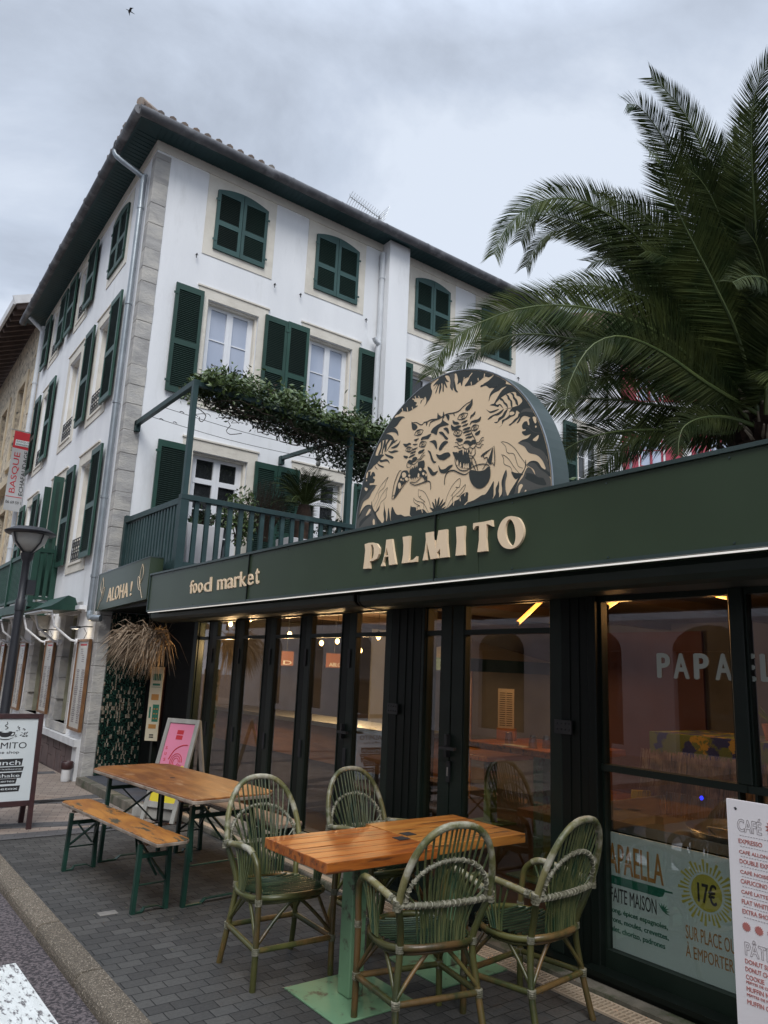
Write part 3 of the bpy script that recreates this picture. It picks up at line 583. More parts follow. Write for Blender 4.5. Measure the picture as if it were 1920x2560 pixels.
# roof
mb = MB(); p, q, r = eavepts(OV-.02, 9.70)
rp1 = (9.0, 14.6, 11.5); rp2 = (15.3, 14.6, 11.5); pe = (9.0, p[1], 11.5)
mb.add([p, q, r, rp2, rp1, pe], [(1, 2, 3, 4), (0, 1, 4, 5)]); mb.add([pe, rp1, rp2, (15.3, 19.2, 9.7), (9, 19.2, 9.7)], [(0, 1, 2, 3, 4)])
rf = mb.build('roof', M['tile'], BL)
mb = MB(); k = 0; x = 2.70
sl1 = (11.5-9.74)/(14.6-10.0)
while x < 4.9:
    mb.tube([(x, 10.0, 9.722), (x+.02, 11.3, 9.74+1.3*sl1)], [.065, .05], 8); x += .19
s_ = .1; sl2 = (11.5-9.74)/6.4
while s_ < 1.2:
    a = C0+DL*s_-NL*(OV+.0); mb.tube([(a.x, a.y, 9.722), (a.x+1.2, a.y, 9.77+1.2*sl2)], [.065, .05], 8); s_ += .19
mb.tube([(2.58, 10.02, 9.79), (9, 14.6, 11.55)], .075, 8)
mb.build('roof_tiles', M['tile'], rf, smooth=True)
# downpipes
def pipe(name, pts, r, m, collars=()):
    mb = MB(); mb.tube(smoothpts(pts, 4), r, 12)
    for p in collars: mb.tube([(p[0], p[1], p[2]-.02), (p[0], p[1], p[2]+.02)], r+.010, 12)
    return mb.build(name, M[m], BL, smooth=True)
def wl(s_, z, off): v = C0+DL*s_-NL*off; return (v.x, v.y, z)
pipe('downpipe', [wl(.62, 9.66, .47), wl(.60, 9.52, .46), wl(.33, 9.16, .10), wl(.31, 9.0, .075), wl(.31, 7.0, .07), wl(.31, 5.0, .07), wl(.31, 2.42, .07), wl(.29, 2.24, .07), wl(.14, 2.16, .10), wl(-.10, 2.14, .12), wl(-.2, 2.14, .05)], .046, 'pipe', [wl(.31, z, .07) for z in (8.6, 6.95, 5.35, 3.9, 2.75)])
pipe('downpipe', [wl(8.0, 9.60, .40), wl(8.0, 9.35, .1), wl(8.0, 9.2, .08), wl(8.0, 6, .08), wl(8.0, .3, .08)], .05, 'whitepipe', [wl(8.0, z, .08) for z in (8, 6, 4, 2)])
pipe('downpipe', [(7.46, 10.42, 9.42), (7.46, 10.42, 8.5), (7.46, 10.42, 7.6), (7.44, 10.42, 7.0), (7.44, 10.42, 3)], .052, 'whitepipe', [(7.46, 10.42, 8.9)])
pipe('vent_cap', [(7.44, 10.40, 7.55), (7.36, 10.38, 7.56), (7.31, 10.37, 7.62)], .045, 'whitepipe')
# TV antenna on the roof
an = thing('tv_antenna', 'long yagi television antenna with grid reflector above the gutter', 'antenna', (7.45, 10.6, 9.9))
mb = MB(); mb.tube([(7.45, 10.6, 9.85), (7.45, 10.6, 10.32)], .012, 6); mb.build('mast', M['iron'], an)
mb = MB(); mb.tube([(6.75, 10.6, 10.42), (7.50, 10.6, 10.27)], .008, 6)
for k in range(15):
    t_ = k/14; x = 6.75+.75*t_; z = 10.42-.15*t_; mb.tube([(x-.03, 10.45, z+.02), (x, 10.6, z), (x+.03, 10.75, z-.06)], .004, 4); mb.tube([(x, 10.6, z-.04), (x-.02, 10.58, z+.05)], .004, 4)
for k in range(5):
    mb.tube([(7.46+.02*k, 10.4, 10.16+.075*k), (7.46+.02*k, 10.78, 10.12+.075*k)], .004, 4)
mb.tube([(7.44, 10.4, 10.14), (7.56, 10.4, 10.48)], .004, 4); mb.tube([(7.44, 10.78, 10.1), (7.56, 10.78, 10.44)], .004, 4); mb.tube([(7.5, 10.6, 10.1), (7.56, 10.6, 10.46)], .004, 4)
mb.build('aerial', M['steel'], an)
# ------------------------------------------------------------------ balcony on the left face
bc = thing('balcony', 'dark green wooden balcony with scalloped valance on the left facade', 'balcony', wl(3.1, 2.45, 0))
def BF(u, v, w): return FL(u, v, w)
D_ = .40
mb = MB(); mb.fbox(FL, -7.6, -3.1, 2.42, 2.50, .002, D_); mb.build('deck', M['balcony'], bc)
mb = MB(); mb.fbox(FL, -7.6, -3.1, 3.36, 3.43, D_-.07, D_); mb.fbox(FL, -7.6, -3.1, 2.55, 2.60, D_-.06, D_-.01); mb.fbox(FL, -3.17, -3.10, 3.361, 3.429, .004, D_-.07); mb.fbox(FL, -3.16, -3.11, 2.55, 2.60, .004, D_-.07); mb.build('rail', M['balcony'], bc)
for s_ in (-3.14, -5.35, -7.56): MB().fbox(FL, s_-.045, s_+.045, 2.50, 3.46, D_-.075, D_+.012).build('post', M['balcony'], bc)
MB().fbox(FL, -3.185, -3.095, 2.50, 3.50, .004, .09).build('post', M['balcony'], bc)
u = -7.45
while u < -3.25:
    MB().fbox(FL, u-.022, u+.022, 2.60, 3.36, D_-.05, D_-.02).build('baluster', M['balcony'], bc); u += .125
for w_ in (.16, .27): MB().fbox(FL, -3.15, -3.12, 2.60, 3.36, w_-.03, w_+.03).build('baluster', M['balcony'], bc)
mb = MB(); u = -7.6
while u < -3.12:
    mb.prism(FL, [(u, 2.43), (u, 2.36), (u+.02, 2.30), (u+.04, 2.285), (u+.06, 2.30), (u+.078, 2.36), (u+.078, 2.43)], D_+.002, D_+.015); u += .08
mb.build('valance', M['balcony'], bc)
for s_ in (-3.3, -5.3, -7.3):
    P = [(0, 2.42), (D_-.03, 2.42), (D_-.06, 2.34), (.26, 2.24), (.16, 2.12), (.10, 1.95), (0, 1.93)]
    MB().prism(lambda u, v, w: FL(s_+w, v, u+.003), P, -.05, .05).build('bracket', M['quoin'], bc)
# ------------------------------------------------------------------ folding awnings over the ground-floor windows
def awn(s0, s1, label):
    a = thing('folding_awning', label, 'awning', wl(s0, 2.3, 0), 'folded green awnings over the left facade windows')
    mb = MB(); mb.fbox(FL, -s1, -s0+.25, 2.30, 2.36, .02, .12); mb.fbox(FL, -s0+.02, -s0+.26, 2.27, 2.38, .01, .03); mb.build('bracket', M['upvc'], a)
    P = [(.05, 2.34), (.10, 2.47), (.20, 2.50), (.32, 2.40), (.42, 2.33), (.55, 2.29), (.52, 2.27), (.05, 2.29)]
    MB().prism(lambda u, v, w: FL(w, v, u+.03), P, -s1+.1, -s0).build('fabric', M['balcony'], a)
    MB().fbox(FL, -s1+.1, -s0, 2.245, 2.267, .42, .56).build('front_bar', M['whitepipe'], a)
    for s_ in (s0+.06, s1-.25):
        mb = MB(); mb.tube([FL(-s_, 2.24, .42), FL(-s_-.02, 2.05, .36), FL(-s_+.04, 1.86, .12), FL(-s_+.06, 1.84, .03)], .019, 8); mb.tube([FL(-s_+.06, 1.84, .0), FL(-s_+.06, 1.84, .06)], .045, 8)
        mb.build('arm', M['upvc'], a, smooth=True)
awn(.98, 2.42, 'folded green awning with white arms above the ground floor window nearest the corner')
awn(3.05, 4.55, 'folded green awning under the middle of the wooden balcony')
awn(5.3, 6.9, 'folded green awning farthest along the left facade')
# ------------------------------------------------------------------ menu boards with lamps
def menuboard(s0, s1, z0, z1, label, lit):
    a = thing('menu_case', label, 'menu board', wl(s0, z0, 0), 'tall framed menus on the left facade')
    mb = MB(); w0, w1 = .02, .065
    mb.fbox(FL, -s1, -s1+.035, z0, z1, w0, w1); mb.fbox(FL, -s0-.035, -s0, z0, z1, w0, w1); mb.fbox(FL, -s1+.035, -s0-.035, z1-.035, z1, w0, w1); mb.fbox(FL, -s1+.035, -s0-.035, z0, z0+.035, w0, w1)
    mb.build('frame', M['warmwood'], a)
    pg = MB().fbox(FL, -s1+.035, -s0-.035, z0+.035, z1-.035, .03, .048).build('menu_sheet', M['menulit'], a)
    mb = MB(); rr = random.Random(int(s0*10)); um = -(s0+s1)/2
    z = z1-.42
    while z > z0+.1:
        for c in (um-.13, um+.13):
            for q in range(2):
                L_ = rr.uniform(.05, .2); mb.fbox(FL, c-L_/2, c+L_/2, z-.004, z+.003, .0482, .0495); z -= .009
            z += .018
        z -= .026
    for q in range(7):
        c = um+rr.uniform(-.07, .07); zz_ = z1-.14-q*.028; mb.fbox(FL, c-.06, c+.06, zz_-.004, zz_+.006, .0482, .0495)
    mb.build('print', M['pencil'], pg)
    MB().fbox(FL, um-.17, um+.17, z1-.09, z1-.065, .0482, .0495).build('heading', M['red'], pg)
    if lit:
        l = thing('menu_lamp', 'black picture lamp lighting '+lit, 'lamp', wl(s0, z1+.12, 0), 'small lamps over the framed menus')
        mb = MB(); mb.fbox(FL, um-.16, um+.16, z1+.14, z1+.17, .16, .22); mb.build('shade', M['iron'], l)
        mb = MB(); mb.tube([FL(um+.05, z1+.155, .17), FL(um+.18, z1+.17, .1), FL(um+.2, z1+.17, .01)], .009, 6); mb.tube([FL(um+.1, z1+.15, .1), FL(um+.12, z1+.08, .06), FL(um+.08, z1+.0, .08)], .004, 5); mb.build('arm', M['iron'], l)
        MB().fbox(FL, um-.14, um+.14, z1+.133, z1+.1395, .17, .21).build('diffuser', M['led'], l)
        ld = bpy.data.lights.new('menu_light', 'POINT'); ld.energy = .5; ld.color = (1, .8, .5); ld.shadow_soft_size = .03
        lo = bpy.data.objects.new('menu_light', ld); COL.objects.link(lo); lo.location = Vector(FL(um, z1+.09, .15))
menuboard(.18, .83, .63, 1.87, 'tall wood framed menu beside the stone corner with a drawing at its top', 'the menu nearest the stone corner')
menuboard(2.33, 2.97, .72, 1.87, 'tall wood framed menu with a green picture between the first two windows', 'the second menu from the corner')
menuboard(4.65, 5.30, .63, 1.87, 'tall wood framed menu behind the street lamp pole', None)
menuboard(6.9, 7.45, .63, 1.88, 'tall wood framed menu at the far end of the left facade', None)
ash = thing('wall_ashtray', 'round dark topped white ashtray standing at the plinth beside the corner', 'ashtray', wl(.22, 0, .14))
v = wl(.22, 0, .14); MB().lathe((v[0], v[1], 0), [(.055, .01), (.06, .05), (.06, .16)], 16).build('body', M['white_trim'], ash, smooth=True); MB().lathe((v[0], v[1], 0), [(.062, .161), (.078, .18), (.08, .25), (.07, .26), (.06, .235)], 16).build('bowl', M['maroon'], ash, smooth=True)
# ------------------------------------------------------------------ street lamp
lx, ly = 2.12, 11.0
sl_ = thing('street_lamp', 'dark street lamp with flat disc top and frosted conical lantern', 'street lamp', (lx, ly, 0))
mb = MB(); mb.lathe((lx, ly, 0), [(.075, 0), (.075, .6), (.062, .65), (.058, 2.2)], 20); mb.build('pole', M['lampblack'], sl_, smooth=True)
mb = MB(); mb.lathe((lx, ly, 0), [(.066, 2.2), (.066, 2.34), (.05, 2.36), (.05, 2.86), (.075, 2.90), (.09, 2.98)], 20); mb.build('collar', M['lampblack'], sl_, smooth=True)
MB().box(lx+.04, lx+.15, ly-.05, ly+.05, 2.42, 2.62).build('control_box', M['lampblack'], sl_)
MB().lathe((lx, ly, 0), [(.055, 2.985), (.20, 3.12), (.235, 3.235)], 28).build('lantern', M['lampglass'], sl_, smooth=True)
MB().lathe((lx, ly, 0), [(.30, 3.236), (.325, 3.25), (.33, 3.27), (.22, 3.33), (.05, 3.345)], 32).build('cap', M['lampblack'], sl_, smooth=True)
for k in range(4):
    a = k*math.pi/2+.5; MB().tube([(lx+.07*math.cos(a), ly+.07*math.sin(a), 2.98), (lx+.215*math.cos(a), ly+.215*math.sin(a), 3.12), (lx+.26*math.cos(a), ly+.26*math.sin(a), 3.24)], .012, 6).build('rib', M['lampblack'], sl_)
# ------------------------------------------------------------------ banner and stone house at the far left
bn = thing('hanging_banner', 'vertical grey banner with red top hanging on the stone house', 'banner', (3.2, 19, 4.9))
BN = FY(18.75)
def BNs(u, v, w): return (u*.9707, 18.2-w-.02*math.sin(v*3), 1.6+(v-1.6)*.9707)
mb = MB(); K = 10
for i in range(K): mb.add([BNs(2.955, 4.90+1.5*i/K, 0), BNs(3.33, 4.88+1.5*i/K, 0), BNs(3.33, 4.88+1.5*(i+1)/K, 0), BNs(2.955, 4.90+1.5*(i+1)/K, 0), BNs(2.955, 4.90+1.5*i/K, -.006), BNs(3.33, 4.88+1.5*i/K, -.006), BNs(3.33, 4.88+1.5*(i+1)/K, -.006), BNs(2.955, 4.90+1.5*(i+1)/K, -.006)], [(0, 1, 2, 3), (7, 6, 5, 4), (0, 3, 7, 4), (1, 5, 6, 2)])
mb.build('cloth', mat('banner_grey', (.42, .42, .42), (.36, .36, .36), 2, .6), bn)
mb = MB(); mb.add([BNs(2.955, 6.40, 0), BNs(3.33, 6.38, 0), BNs(3.33, 6.80, 0), BNs(2.955, 6.81, 0), BNs(2.955, 6.40, -.006), BNs(3.33, 6.38, -.006), BNs(3.33, 6.80, -.006), BNs(2.955, 6.81, -.006)], [(0, 1, 2, 3), (7, 6, 5, 4), (0, 3, 7, 4), (1, 5, 6, 2)]); mb.build('red_panel', M['red'], bn)
mb = MB(); mb.fbox(BNs, 3.0, 3.325, 6.46, 6.60, .001, .004); mb.build('label_patch', M['boardwhite'], bn)
mb = MB(); text(mb, 'BASQUE', BNs, 3.02, 3.30, 6.535, 6.585, .004, .006); mb.build('letter_small_red', M['pencil'], bn)
mb = MB(); text(mb, 'ECHAFAUDAGE', BNs, 3.02, 3.31, 6.475, 6.515, .004, .006, .01); mb.build('letter_small', M['ink'], bn)
VB = lambda u, v, w: BNs(3.0+.0+v, 5.2+u, w)   # text running upward
VB2 = lambda u, v, w: BNs(3.33-v, 5.0+u, w)
vup = lambda u, v, w: BNs(v, u, w)
mb = MB(); text(mb, 'BASQUE', lambda u, v, w: BNs(3.165-v, u, w), 5.32, 6.30, .0, .15, .001, .004); mb.build('lettering_red', M['red'], bn)
mb = MB(); text(mb, 'ECHAFAUDAGE', lambda u, v, w: BNs(3.315-v, u, w), 5.28, 6.36, .0, .09, .001, .004, .01); mb.build('lettering_black', M['ink'], bn)
mb = MB(); mb.fbox(BNs, 2.97, 3.31, 5.22, 5.235, .001, .004); mb.build('line', M['red'], bn)
mb = MB(); text(mb, '06 69 59 1', BNs, 2.98, 3.31, 5.06, 5.13, .001, .004); mb.build('phone_number', M['ink'], bn)
MB().tube([(2.78, 18.2, 6.68), (3.24, 18.2, 6.67)], .012, 6).build('rod', M['steel'], bn)
hs = thing('stone_house', 'rubble stone house with sandstone quoins and brown rafters beyond the white building', 'house', (3.3, 19.3, 0))
HF = lambda u, v, w: (3.30-w+(-u-19.3)*.03, -u, v)
ops = [(-24.3, -23.2, 6.6, 8.7), (-21.6, -20.5, 6.6, 8.7), (-24.3, -23.2, 1.5, 5.2), (-21.6, -20.5, 1.5, 5.2)]
mb = MB(); wallgrid(mb, HF, -32, -19.0, 0, 10.2, ops); mb.add([(3.3, 19.0, 0), (10, 19.0, 0), (10, 19.0, 10.2), (3.3, 19.0, 10.2)], [(0, 1, 2, 3)]); mb.build('wall', M['brownstone'], hs)
mb = MB()
for j in range(26):
    z = .1+j*.39; L_ = .62 if j % 2 else .40; mb.box(3.27, 3.32+.25, 18.985, 18.985+L_, z, z+.38)
for a, b, c, d in ops:
    mb.fbox(HF, a-.22, a, c-.2, d+.25, .001, .04); mb.fbox(HF, b, b+.22, c-.2, d+.25, .001, .04); mb.fbox(HF, a, b, d, d+.25, .001, .04); mb.fbox(HF, a, b, c-.2, c, .001, .08)
mb.fbox(HF, -32, -18.97, 5.75, 5.95, .001, .20); mb.fbox(HF, -32, -18.97, 5.95, 6.05, .001, .12)
mb.build('sandstone_trim', M['sandstone'], hs)
for a, b, c, d in ops: MB().fbox(HF, a, b, c, d, -.19, -.15).build('window', M['darkpane'], hs)
mb = MB(); mb.add([(2.55, 18.8, 10.02), (2.55, 33, 10.02), (7, 33, 12), (7, 18.8, 12), (2.55, 18.8, 10.12), (2.55, 33, 10.12), (7, 33, 12.1), (7, 18.8, 12.1)], [(0, 3, 2, 1), (4, 5, 6, 7), (0, 1, 5, 4), (0, 4, 7, 3), (1, 2, 6, 5), (2, 3, 7, 6)]); o = mb.build('roof', M['rafter'], hs)
mb = MB(); y = 18.9
while y < 32: mb.bar((2.6, y, 9.94), (3.6, y, 10.39), .09, .13); y += .42
mb.build('rafter', M['rafter'], hs); MB().box(2.50, 2.56, 18.78, 33, 9.94, 10.16).build('eaves_board', M['white_trim'], hs); MB().bar((2.5, 18.79, 10.05), (5.0, 18.79, 11.17), .05, .2).build('eaves_board', M['white_trim'], hs)
# ------------------------------------------------------------------ terrace: railing, pergola, plants
TX0, TX1, TY = 3.22, 5.56, 8.34
tr_ = thing('terrace', 'flat roof terrace above the entrance behind the green sign', 'terrace', (3.2, 8.2, 2.4))
MB().box(3.16, 12, 8.26, 10.48, 2.40, 2.66).build('deck', M['step'], tr_)
rl = thing('terrace_railing', 'teal painted wooden railing around the roof terrace', 'railing', (TX0, TY, 2.66))
MB().box(TX0-.05, TX0+.05, TY-.05, TY+.05, 2.66, 3.50).build('post', M['timber'], rl); MB().box(3.20, 3.30, 10.38, 10.47, 2.40, 3.60).build('post', M['timber'], rl)
o = MB().bar((TX0+.02, TY+.05, 3.50), (3.25, 10.38, 3.53), .10, .075).build('handrail', M['timber'], rl); bevel(o); 
o = MB().box(TX0-.05, TX1+.3, TY-.055, TY+.045, 3.501, 3.565).build('handrail', M['timber'], rl); bevel(o)
MB().bar((TX0, TY+.05, 2.72), (3.25, 10.38, 2.72), .05, .07).build('bottom_rail', M['timber'], rl); MB().box(TX0+.05, TX1, TY-.03, TY+.03, 2.70, 2.76).build('bottom_rail', M['timber'], rl)
for k in range(18):
    t_ = (k+.7)/18.4; x = TX0+.03*t_; y = TY+.05+(10.38-TY-.05)*t_; MB().box(x-.022, x+.022, y-.028, y+.028, 2.50, 3.47).build('baluster', M['timber'], rl)
for k in range(15):
    x = TX0+.05+(k+.8)*.147; MB().box(x-.027, x+.027, TY-.02, TY+.02, 2.50, 3.50).build('baluster', M['timber'], rl)
pg_ = thing('pergola', 'square teal metal pergola carrying the climbing plant over the terrace', 'pergola', (TX0, TY, 2.66))
MB().box(TX0-.032, TX0+.032, TY-.032, TY+.032, 3.50, 4.99).build('post', M['timber'], pg_) ; MB().box(TX1-.035, TX1+.035, TY-.035, TY+.035, 2.66, 4.86).build('post', M['timber'], pg_)
MB().bar((TX0, TY-.032, 4.985), (3.22, 10.45, 4.98), .06, .07).build('beam', M['timber'], pg_); MB().bar((TX0-.03, TY, 4.987), (TX1+1.6, TY, 4.83), .06, .07).build('beam', M['timber'], pg_)
MB().bar((TX1, TY, 4.82), (5.62, 10.46, 4.96), .05, .06).build('beam', M['timber'], pg_)
MB().box(3.19, 3.26, 10.40, 10.48, 4.86, 5.02).build('bracket', M['timber'], pg_); MB().box(5.585, 5.655, 10.40, 10.485, 4.85, 4.99).build('bracket', M['timber'], pg_)
mb = MB()
for y, z0_ in ((8.9, 4.95), (9.4, 4.95), (9.9, 4.95)): mb.tube(smoothpts([(3.22, y, z0_), (4.4, y, z0_-.07), (5.6, y, z0_-.06), (7.4, y, z0_)], 4), .004, 4)
for k in range(4):
    y = 9.4 if k % 2 else 9.9; mb.tube([(3.35+.1*k, y, 4.945), (3.38+.1*k, y+.01, 4.96), (3.41+.1*k, y, 4.94)], .006, 4)
mb.build('wire', M['iron'], pg_)
pl = thing('hanging_lamp', 'small pendant bulb hanging from the second pergola beam', 'lamp', (5.60, 9.25, 4.6))
mb = MB(); mb.lathe((5.60, 9.25, 0), [(.01, 4.90), (.085, 4.86), (.085, 4.85), (.02, 4.845)], 16); mb.tube([(5.6, 9.25, 4.85), (5.6, 9.25, 4.72)], .006, 6); mb.lathe((5.6, 9.25, 0), [(.045, 4.68), (.05, 4.69), (.022, 4.74), (.015, 4.75)], 12); mb.build('fitting', M['iron'], pl, smooth=True)
MB().lathe((5.6, 9.25, 0), [(.008, 4.575), (.03, 4.59), (.038, 4.62), (.025, 4.66), (.018, 4.68)], 14).build('bulb', M['lampglass'], pl, smooth=True)
# climbing plant
vn = thing('climbing_vine', 'dense leafy vine draped along the front beam of the pergola', 'vine', (TX0+.6, TY, 4.9))
rg = random.Random(11)
def leafcloud(cands, size, aspect=.45):
    mb = MB()
    for c, s_ in cands:
        d = Vector((rg.uniform(-1, 1), rg.uniform(-1, 1), rg.uniform(-.9, .8))).normalized(); n_ = Vector((rg.uniform(-1, 1), rg.uniform(-1, .3), rg.uniform(-.2, 1))).normalized()
        if abs(d.dot(n_)) > .95: continue
        leafblade(mb, c, d, n_, size*s_, size*s_*aspect*.5)
    return mb
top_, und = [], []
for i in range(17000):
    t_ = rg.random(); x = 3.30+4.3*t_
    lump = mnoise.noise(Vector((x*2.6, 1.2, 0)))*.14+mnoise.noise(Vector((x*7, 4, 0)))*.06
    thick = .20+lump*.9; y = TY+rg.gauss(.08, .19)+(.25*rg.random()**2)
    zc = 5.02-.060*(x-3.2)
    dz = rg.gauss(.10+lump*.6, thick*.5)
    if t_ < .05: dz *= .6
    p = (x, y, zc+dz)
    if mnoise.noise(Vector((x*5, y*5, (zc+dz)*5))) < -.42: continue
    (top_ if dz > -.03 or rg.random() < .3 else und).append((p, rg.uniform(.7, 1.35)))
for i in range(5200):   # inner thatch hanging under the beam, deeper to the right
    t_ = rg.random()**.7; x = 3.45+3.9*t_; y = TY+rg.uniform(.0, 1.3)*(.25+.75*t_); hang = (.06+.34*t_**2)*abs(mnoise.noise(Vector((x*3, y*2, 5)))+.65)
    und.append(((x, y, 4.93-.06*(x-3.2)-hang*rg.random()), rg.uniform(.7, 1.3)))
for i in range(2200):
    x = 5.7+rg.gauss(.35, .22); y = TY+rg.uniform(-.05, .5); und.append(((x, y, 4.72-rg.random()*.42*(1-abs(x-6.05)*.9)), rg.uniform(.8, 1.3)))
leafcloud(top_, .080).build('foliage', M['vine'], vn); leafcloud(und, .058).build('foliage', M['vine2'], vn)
mb = MB()
for i in range(150):
    x = rg.uniform(3.35, 6.9); y = TY+rg.uniform(-.05, .5); z = 4.95-.065*(x-3.2)-rg.uniform(0, .12); P = [(x, y, z)]
    for k in range(5): x += rg.uniform(-.03, .17); y += rg.uniform(-.08, .1); z += rg.uniform(-.07, .05); P.append((x, y, z))
    mb.tube(smoothpts(P, 2), rg.uniform(.003, .008), 4, False)
for i in range(26):
    x = 3.4+rg.random()*3.6; z = 5.1-.06*(x-3.2); P = [(x, TY, z)]
    for k in range(3): x += rg.uniform(-.03, .05); z += rg.uniform(.04, .09); P.append((x, TY+rg.uniform(-.05, .05), z))
    mb.tube(P, .0025, 3, False)
    for q in P[1:]:
        for _ in range(3): leafblade(mb, q, (rg.uniform(-1, 1), rg.uniform(-1, 1), rg.uniform(-.3, 1)), (0, -1, .4), .045, .012)
mb.build('stem', M['twig'], vn)
# planters
def planter(x0, x1, y0, y1, z1, label):
    o = MB().prism(lambda u, v, w: (u, y0+(y1-y0)*w, v), [(x0+.03, 2.665), (x1-.03, 2.665), (x1, z1), (x0, z1)], 0, 1).build('planter', M['planter']); tag(o, label, 'planter', 'white planters on the terrace'); bevel(o, .008)
planter(3.50, 4.00, 8.85, 9.25, 3.34, 'tall white planter with grassy plant in the front terrace corner')
planter(4.95, 5.42, 8.8, 9.2, 3.36, 'white planter holding the palm-like cycad behind the terrace railing')
planter(4.08, 4.5, 8.75, 9.05, 2.86, 'low white planter with climbing shrub behind the terrace railing')
cy_ = thing('cycad', 'cycad with stiff arching fronds in a white terrace planter', 'plant', (5.35, 9.15, 3.36))
mb = MB(); mb.lathe((5.35, 9.15, 0), [(.10, 3.34), (.13, 3.5), (.12, 3.75), (.08, 3.92)], 12); mb.build('trunk', M['trunk'], cy_, smooth=True)
mb = MB(); rc = MB()
for i in range(40):
    az = i*2.4+rg.uniform(-.2, .2); el = rg.uniform(.15, 1.35); L_ = rg.uniform(.5, .72); P = []
    for k in range(9):
        t_ = k/8; e2 = el-1.5*t_*t_*(.5+.3*math.cos(el)); P.append((t_, e2))
    p = Vector((5.35, 9.15, 3.9)); Q = [p.copy()]
    for t_, e2 in P[1:]:
        p = p+Vector((math.cos(az)*math.cos(e2), math.sin(az)*math.cos(e2), math.sin(e2)))*L_/8; Q.append(p.copy())
    rc.tube(Q, [.007]*8+[.003], 4, False)
    for k in range(1, 8):
        for sub in (0, .33, .66):
            q = Q[k].lerp(Q[k+1], sub) if k < 8 else Q[k]; T_ = (Q[k+1]-Q[k]).normalized(); S_ = T_.cross(Vector((0, 0, 1))).normalized()
            for sgn in (-1, 1): leafblade(mb, q, T_*.5+S_*sgn+Vector((0, 0, .25)), T_.cross(S_)+Vector((0, 0, .3)), .17*math.sin(math.pi*(.15+.8*k/9)), .006)
mb.build('frond_leaflets', M['palm'], cy_); rc.build('frond_stem', M['rachis'], cy_)
def bush(name, label, c, rad, n, sz, m, stems=30, sparse=.0):
    o_ = thing(name, label, 'plant', (c[0], c[1], c[2]-rad[2])); cand = []
    for i in range(n):
        d = Vector((rg.gauss(0, 1), rg.gauss(0, 1), rg.gauss(0, 1))).normalized()*rg.random()**.45; p = Vector(c)+Vector((d.x*rad[0], d.y*rad[1], d.z*rad[2]))
        if mnoise.noise(p*5) > -.1-.0*sparse: cand.append((tuple(p), rg.uniform(.7, 1.4)))
    leafcloud(cand, sz).build('foliage', M[m], o_); mb = MB()
    for i in range(stems):
        d = Vector((rg.gauss(0, 1), rg.gauss(0, 1), abs(rg.gauss(.6, .8)))).normalized(); p0 = Vector((c[0]+rg.uniform(-.05, .05), c[1], c[2]-rad[2]))
        p1 = Vector(c)+Vector((d.x*rad[0]*.9, d.y*rad[1]*.9, d.z*rad[2]*.95)); pm = p0.lerp(p1, .5)+Vector((rg.uniform(-.05, .05), 0, .05)); mb.tube([p0, pm, p1], [.008, .005, .002], 4, False)
    mb.build('stem', M['twig'], o_); return o_
bush('shrub', 'bright green leafy shrub climbing in front of the terrace door', (4.28, 9.0, 3.55), (.28, .25, .40), 1000, .075, 'vine')
bush('shrub', 'tangled grey-green shrub between the terrace door and the cycad', (4.85, 9.35, 3.80), (.38, .3, .46), 900, .035, 'vine2', 150)
bush('shrub', 'dark leafy shrub right of the cycad by the pergola post', (5.95, 9.3, 3.5), (.32, .3, .40), 900, .07, 'vine2')
bush('shrub', 'low spiky grass in the tall white planter', (3.75, 9.05, 3.42), (.22, .16, .14), 500, .09, 'vine2')
tag(MB().box(3.055, 3.18, 10.36, 10.47, 2.62, 2.82).build('alarm_box', mat('alarm_grey', (.42, .42, .43), (.38, .38, .39), 3, .5)), 'small grey box with an orange edge on the stone corner beside the railing', 'alarm box')
# ------------------------------------------------------------------ restaurant shell
rs = thing('restaurant', 'single storey restaurant front of dark green glazed folding doors', 'restaurant', (3.75, 4, 0))
GX = 3.75
mb = MB(); mb.box(3.66, 3.86, -3, 8.72, 2.105, 2.42); mb.box(3.2, 3.66, -3, 8.35, 2.36, 2.42); mb.build('lintel', M['frame'], rs)
MB().box(3.0, 8.6, -3, 8.24, 2.43, 2.55).build('roof', M['zinc'], rs)
MB().box(3.87, 8.3, -3, 10.4, 2.30, 2.395).build('ceiling', M['ceilwood'], rs)
MB().box(3.86, 8.3, -3, 10.4, .0, .06).build('floor', mat('inside_floor', (.08, .05, .035), (.05, .035, .03), 3, .5), rs)
mb = MB(); mb.box(8.0, 8.3, -3, 10.4, .06, 2.295); mb.box(3.9, 8.0, 10.3, 10.4, .06, 2.295); mb.box(3.87, 8.0, -3, -2.9, .06, 2.295); mb.build('back_wall', M['room_wall'], rs)
mb = MB(); mb.box(7.96, 7.998, 1.2, 3.6, .06, 2.2); mb.box(7.96, 7.998, 4.6, 6.2, .06, 2.2); mb.build('red_panel', M['room_red'], rs)
mb = MB()
for y0_ in (-2.5, -1.0, .5, 2.0, 3.5, 5.0, 6.5, 8.0): mb.box(3.9, 8.0, y0_, y0_+.12, 2.22, 2.299)
mb.build('ceiling_joist', M['ceilwood'], rs)
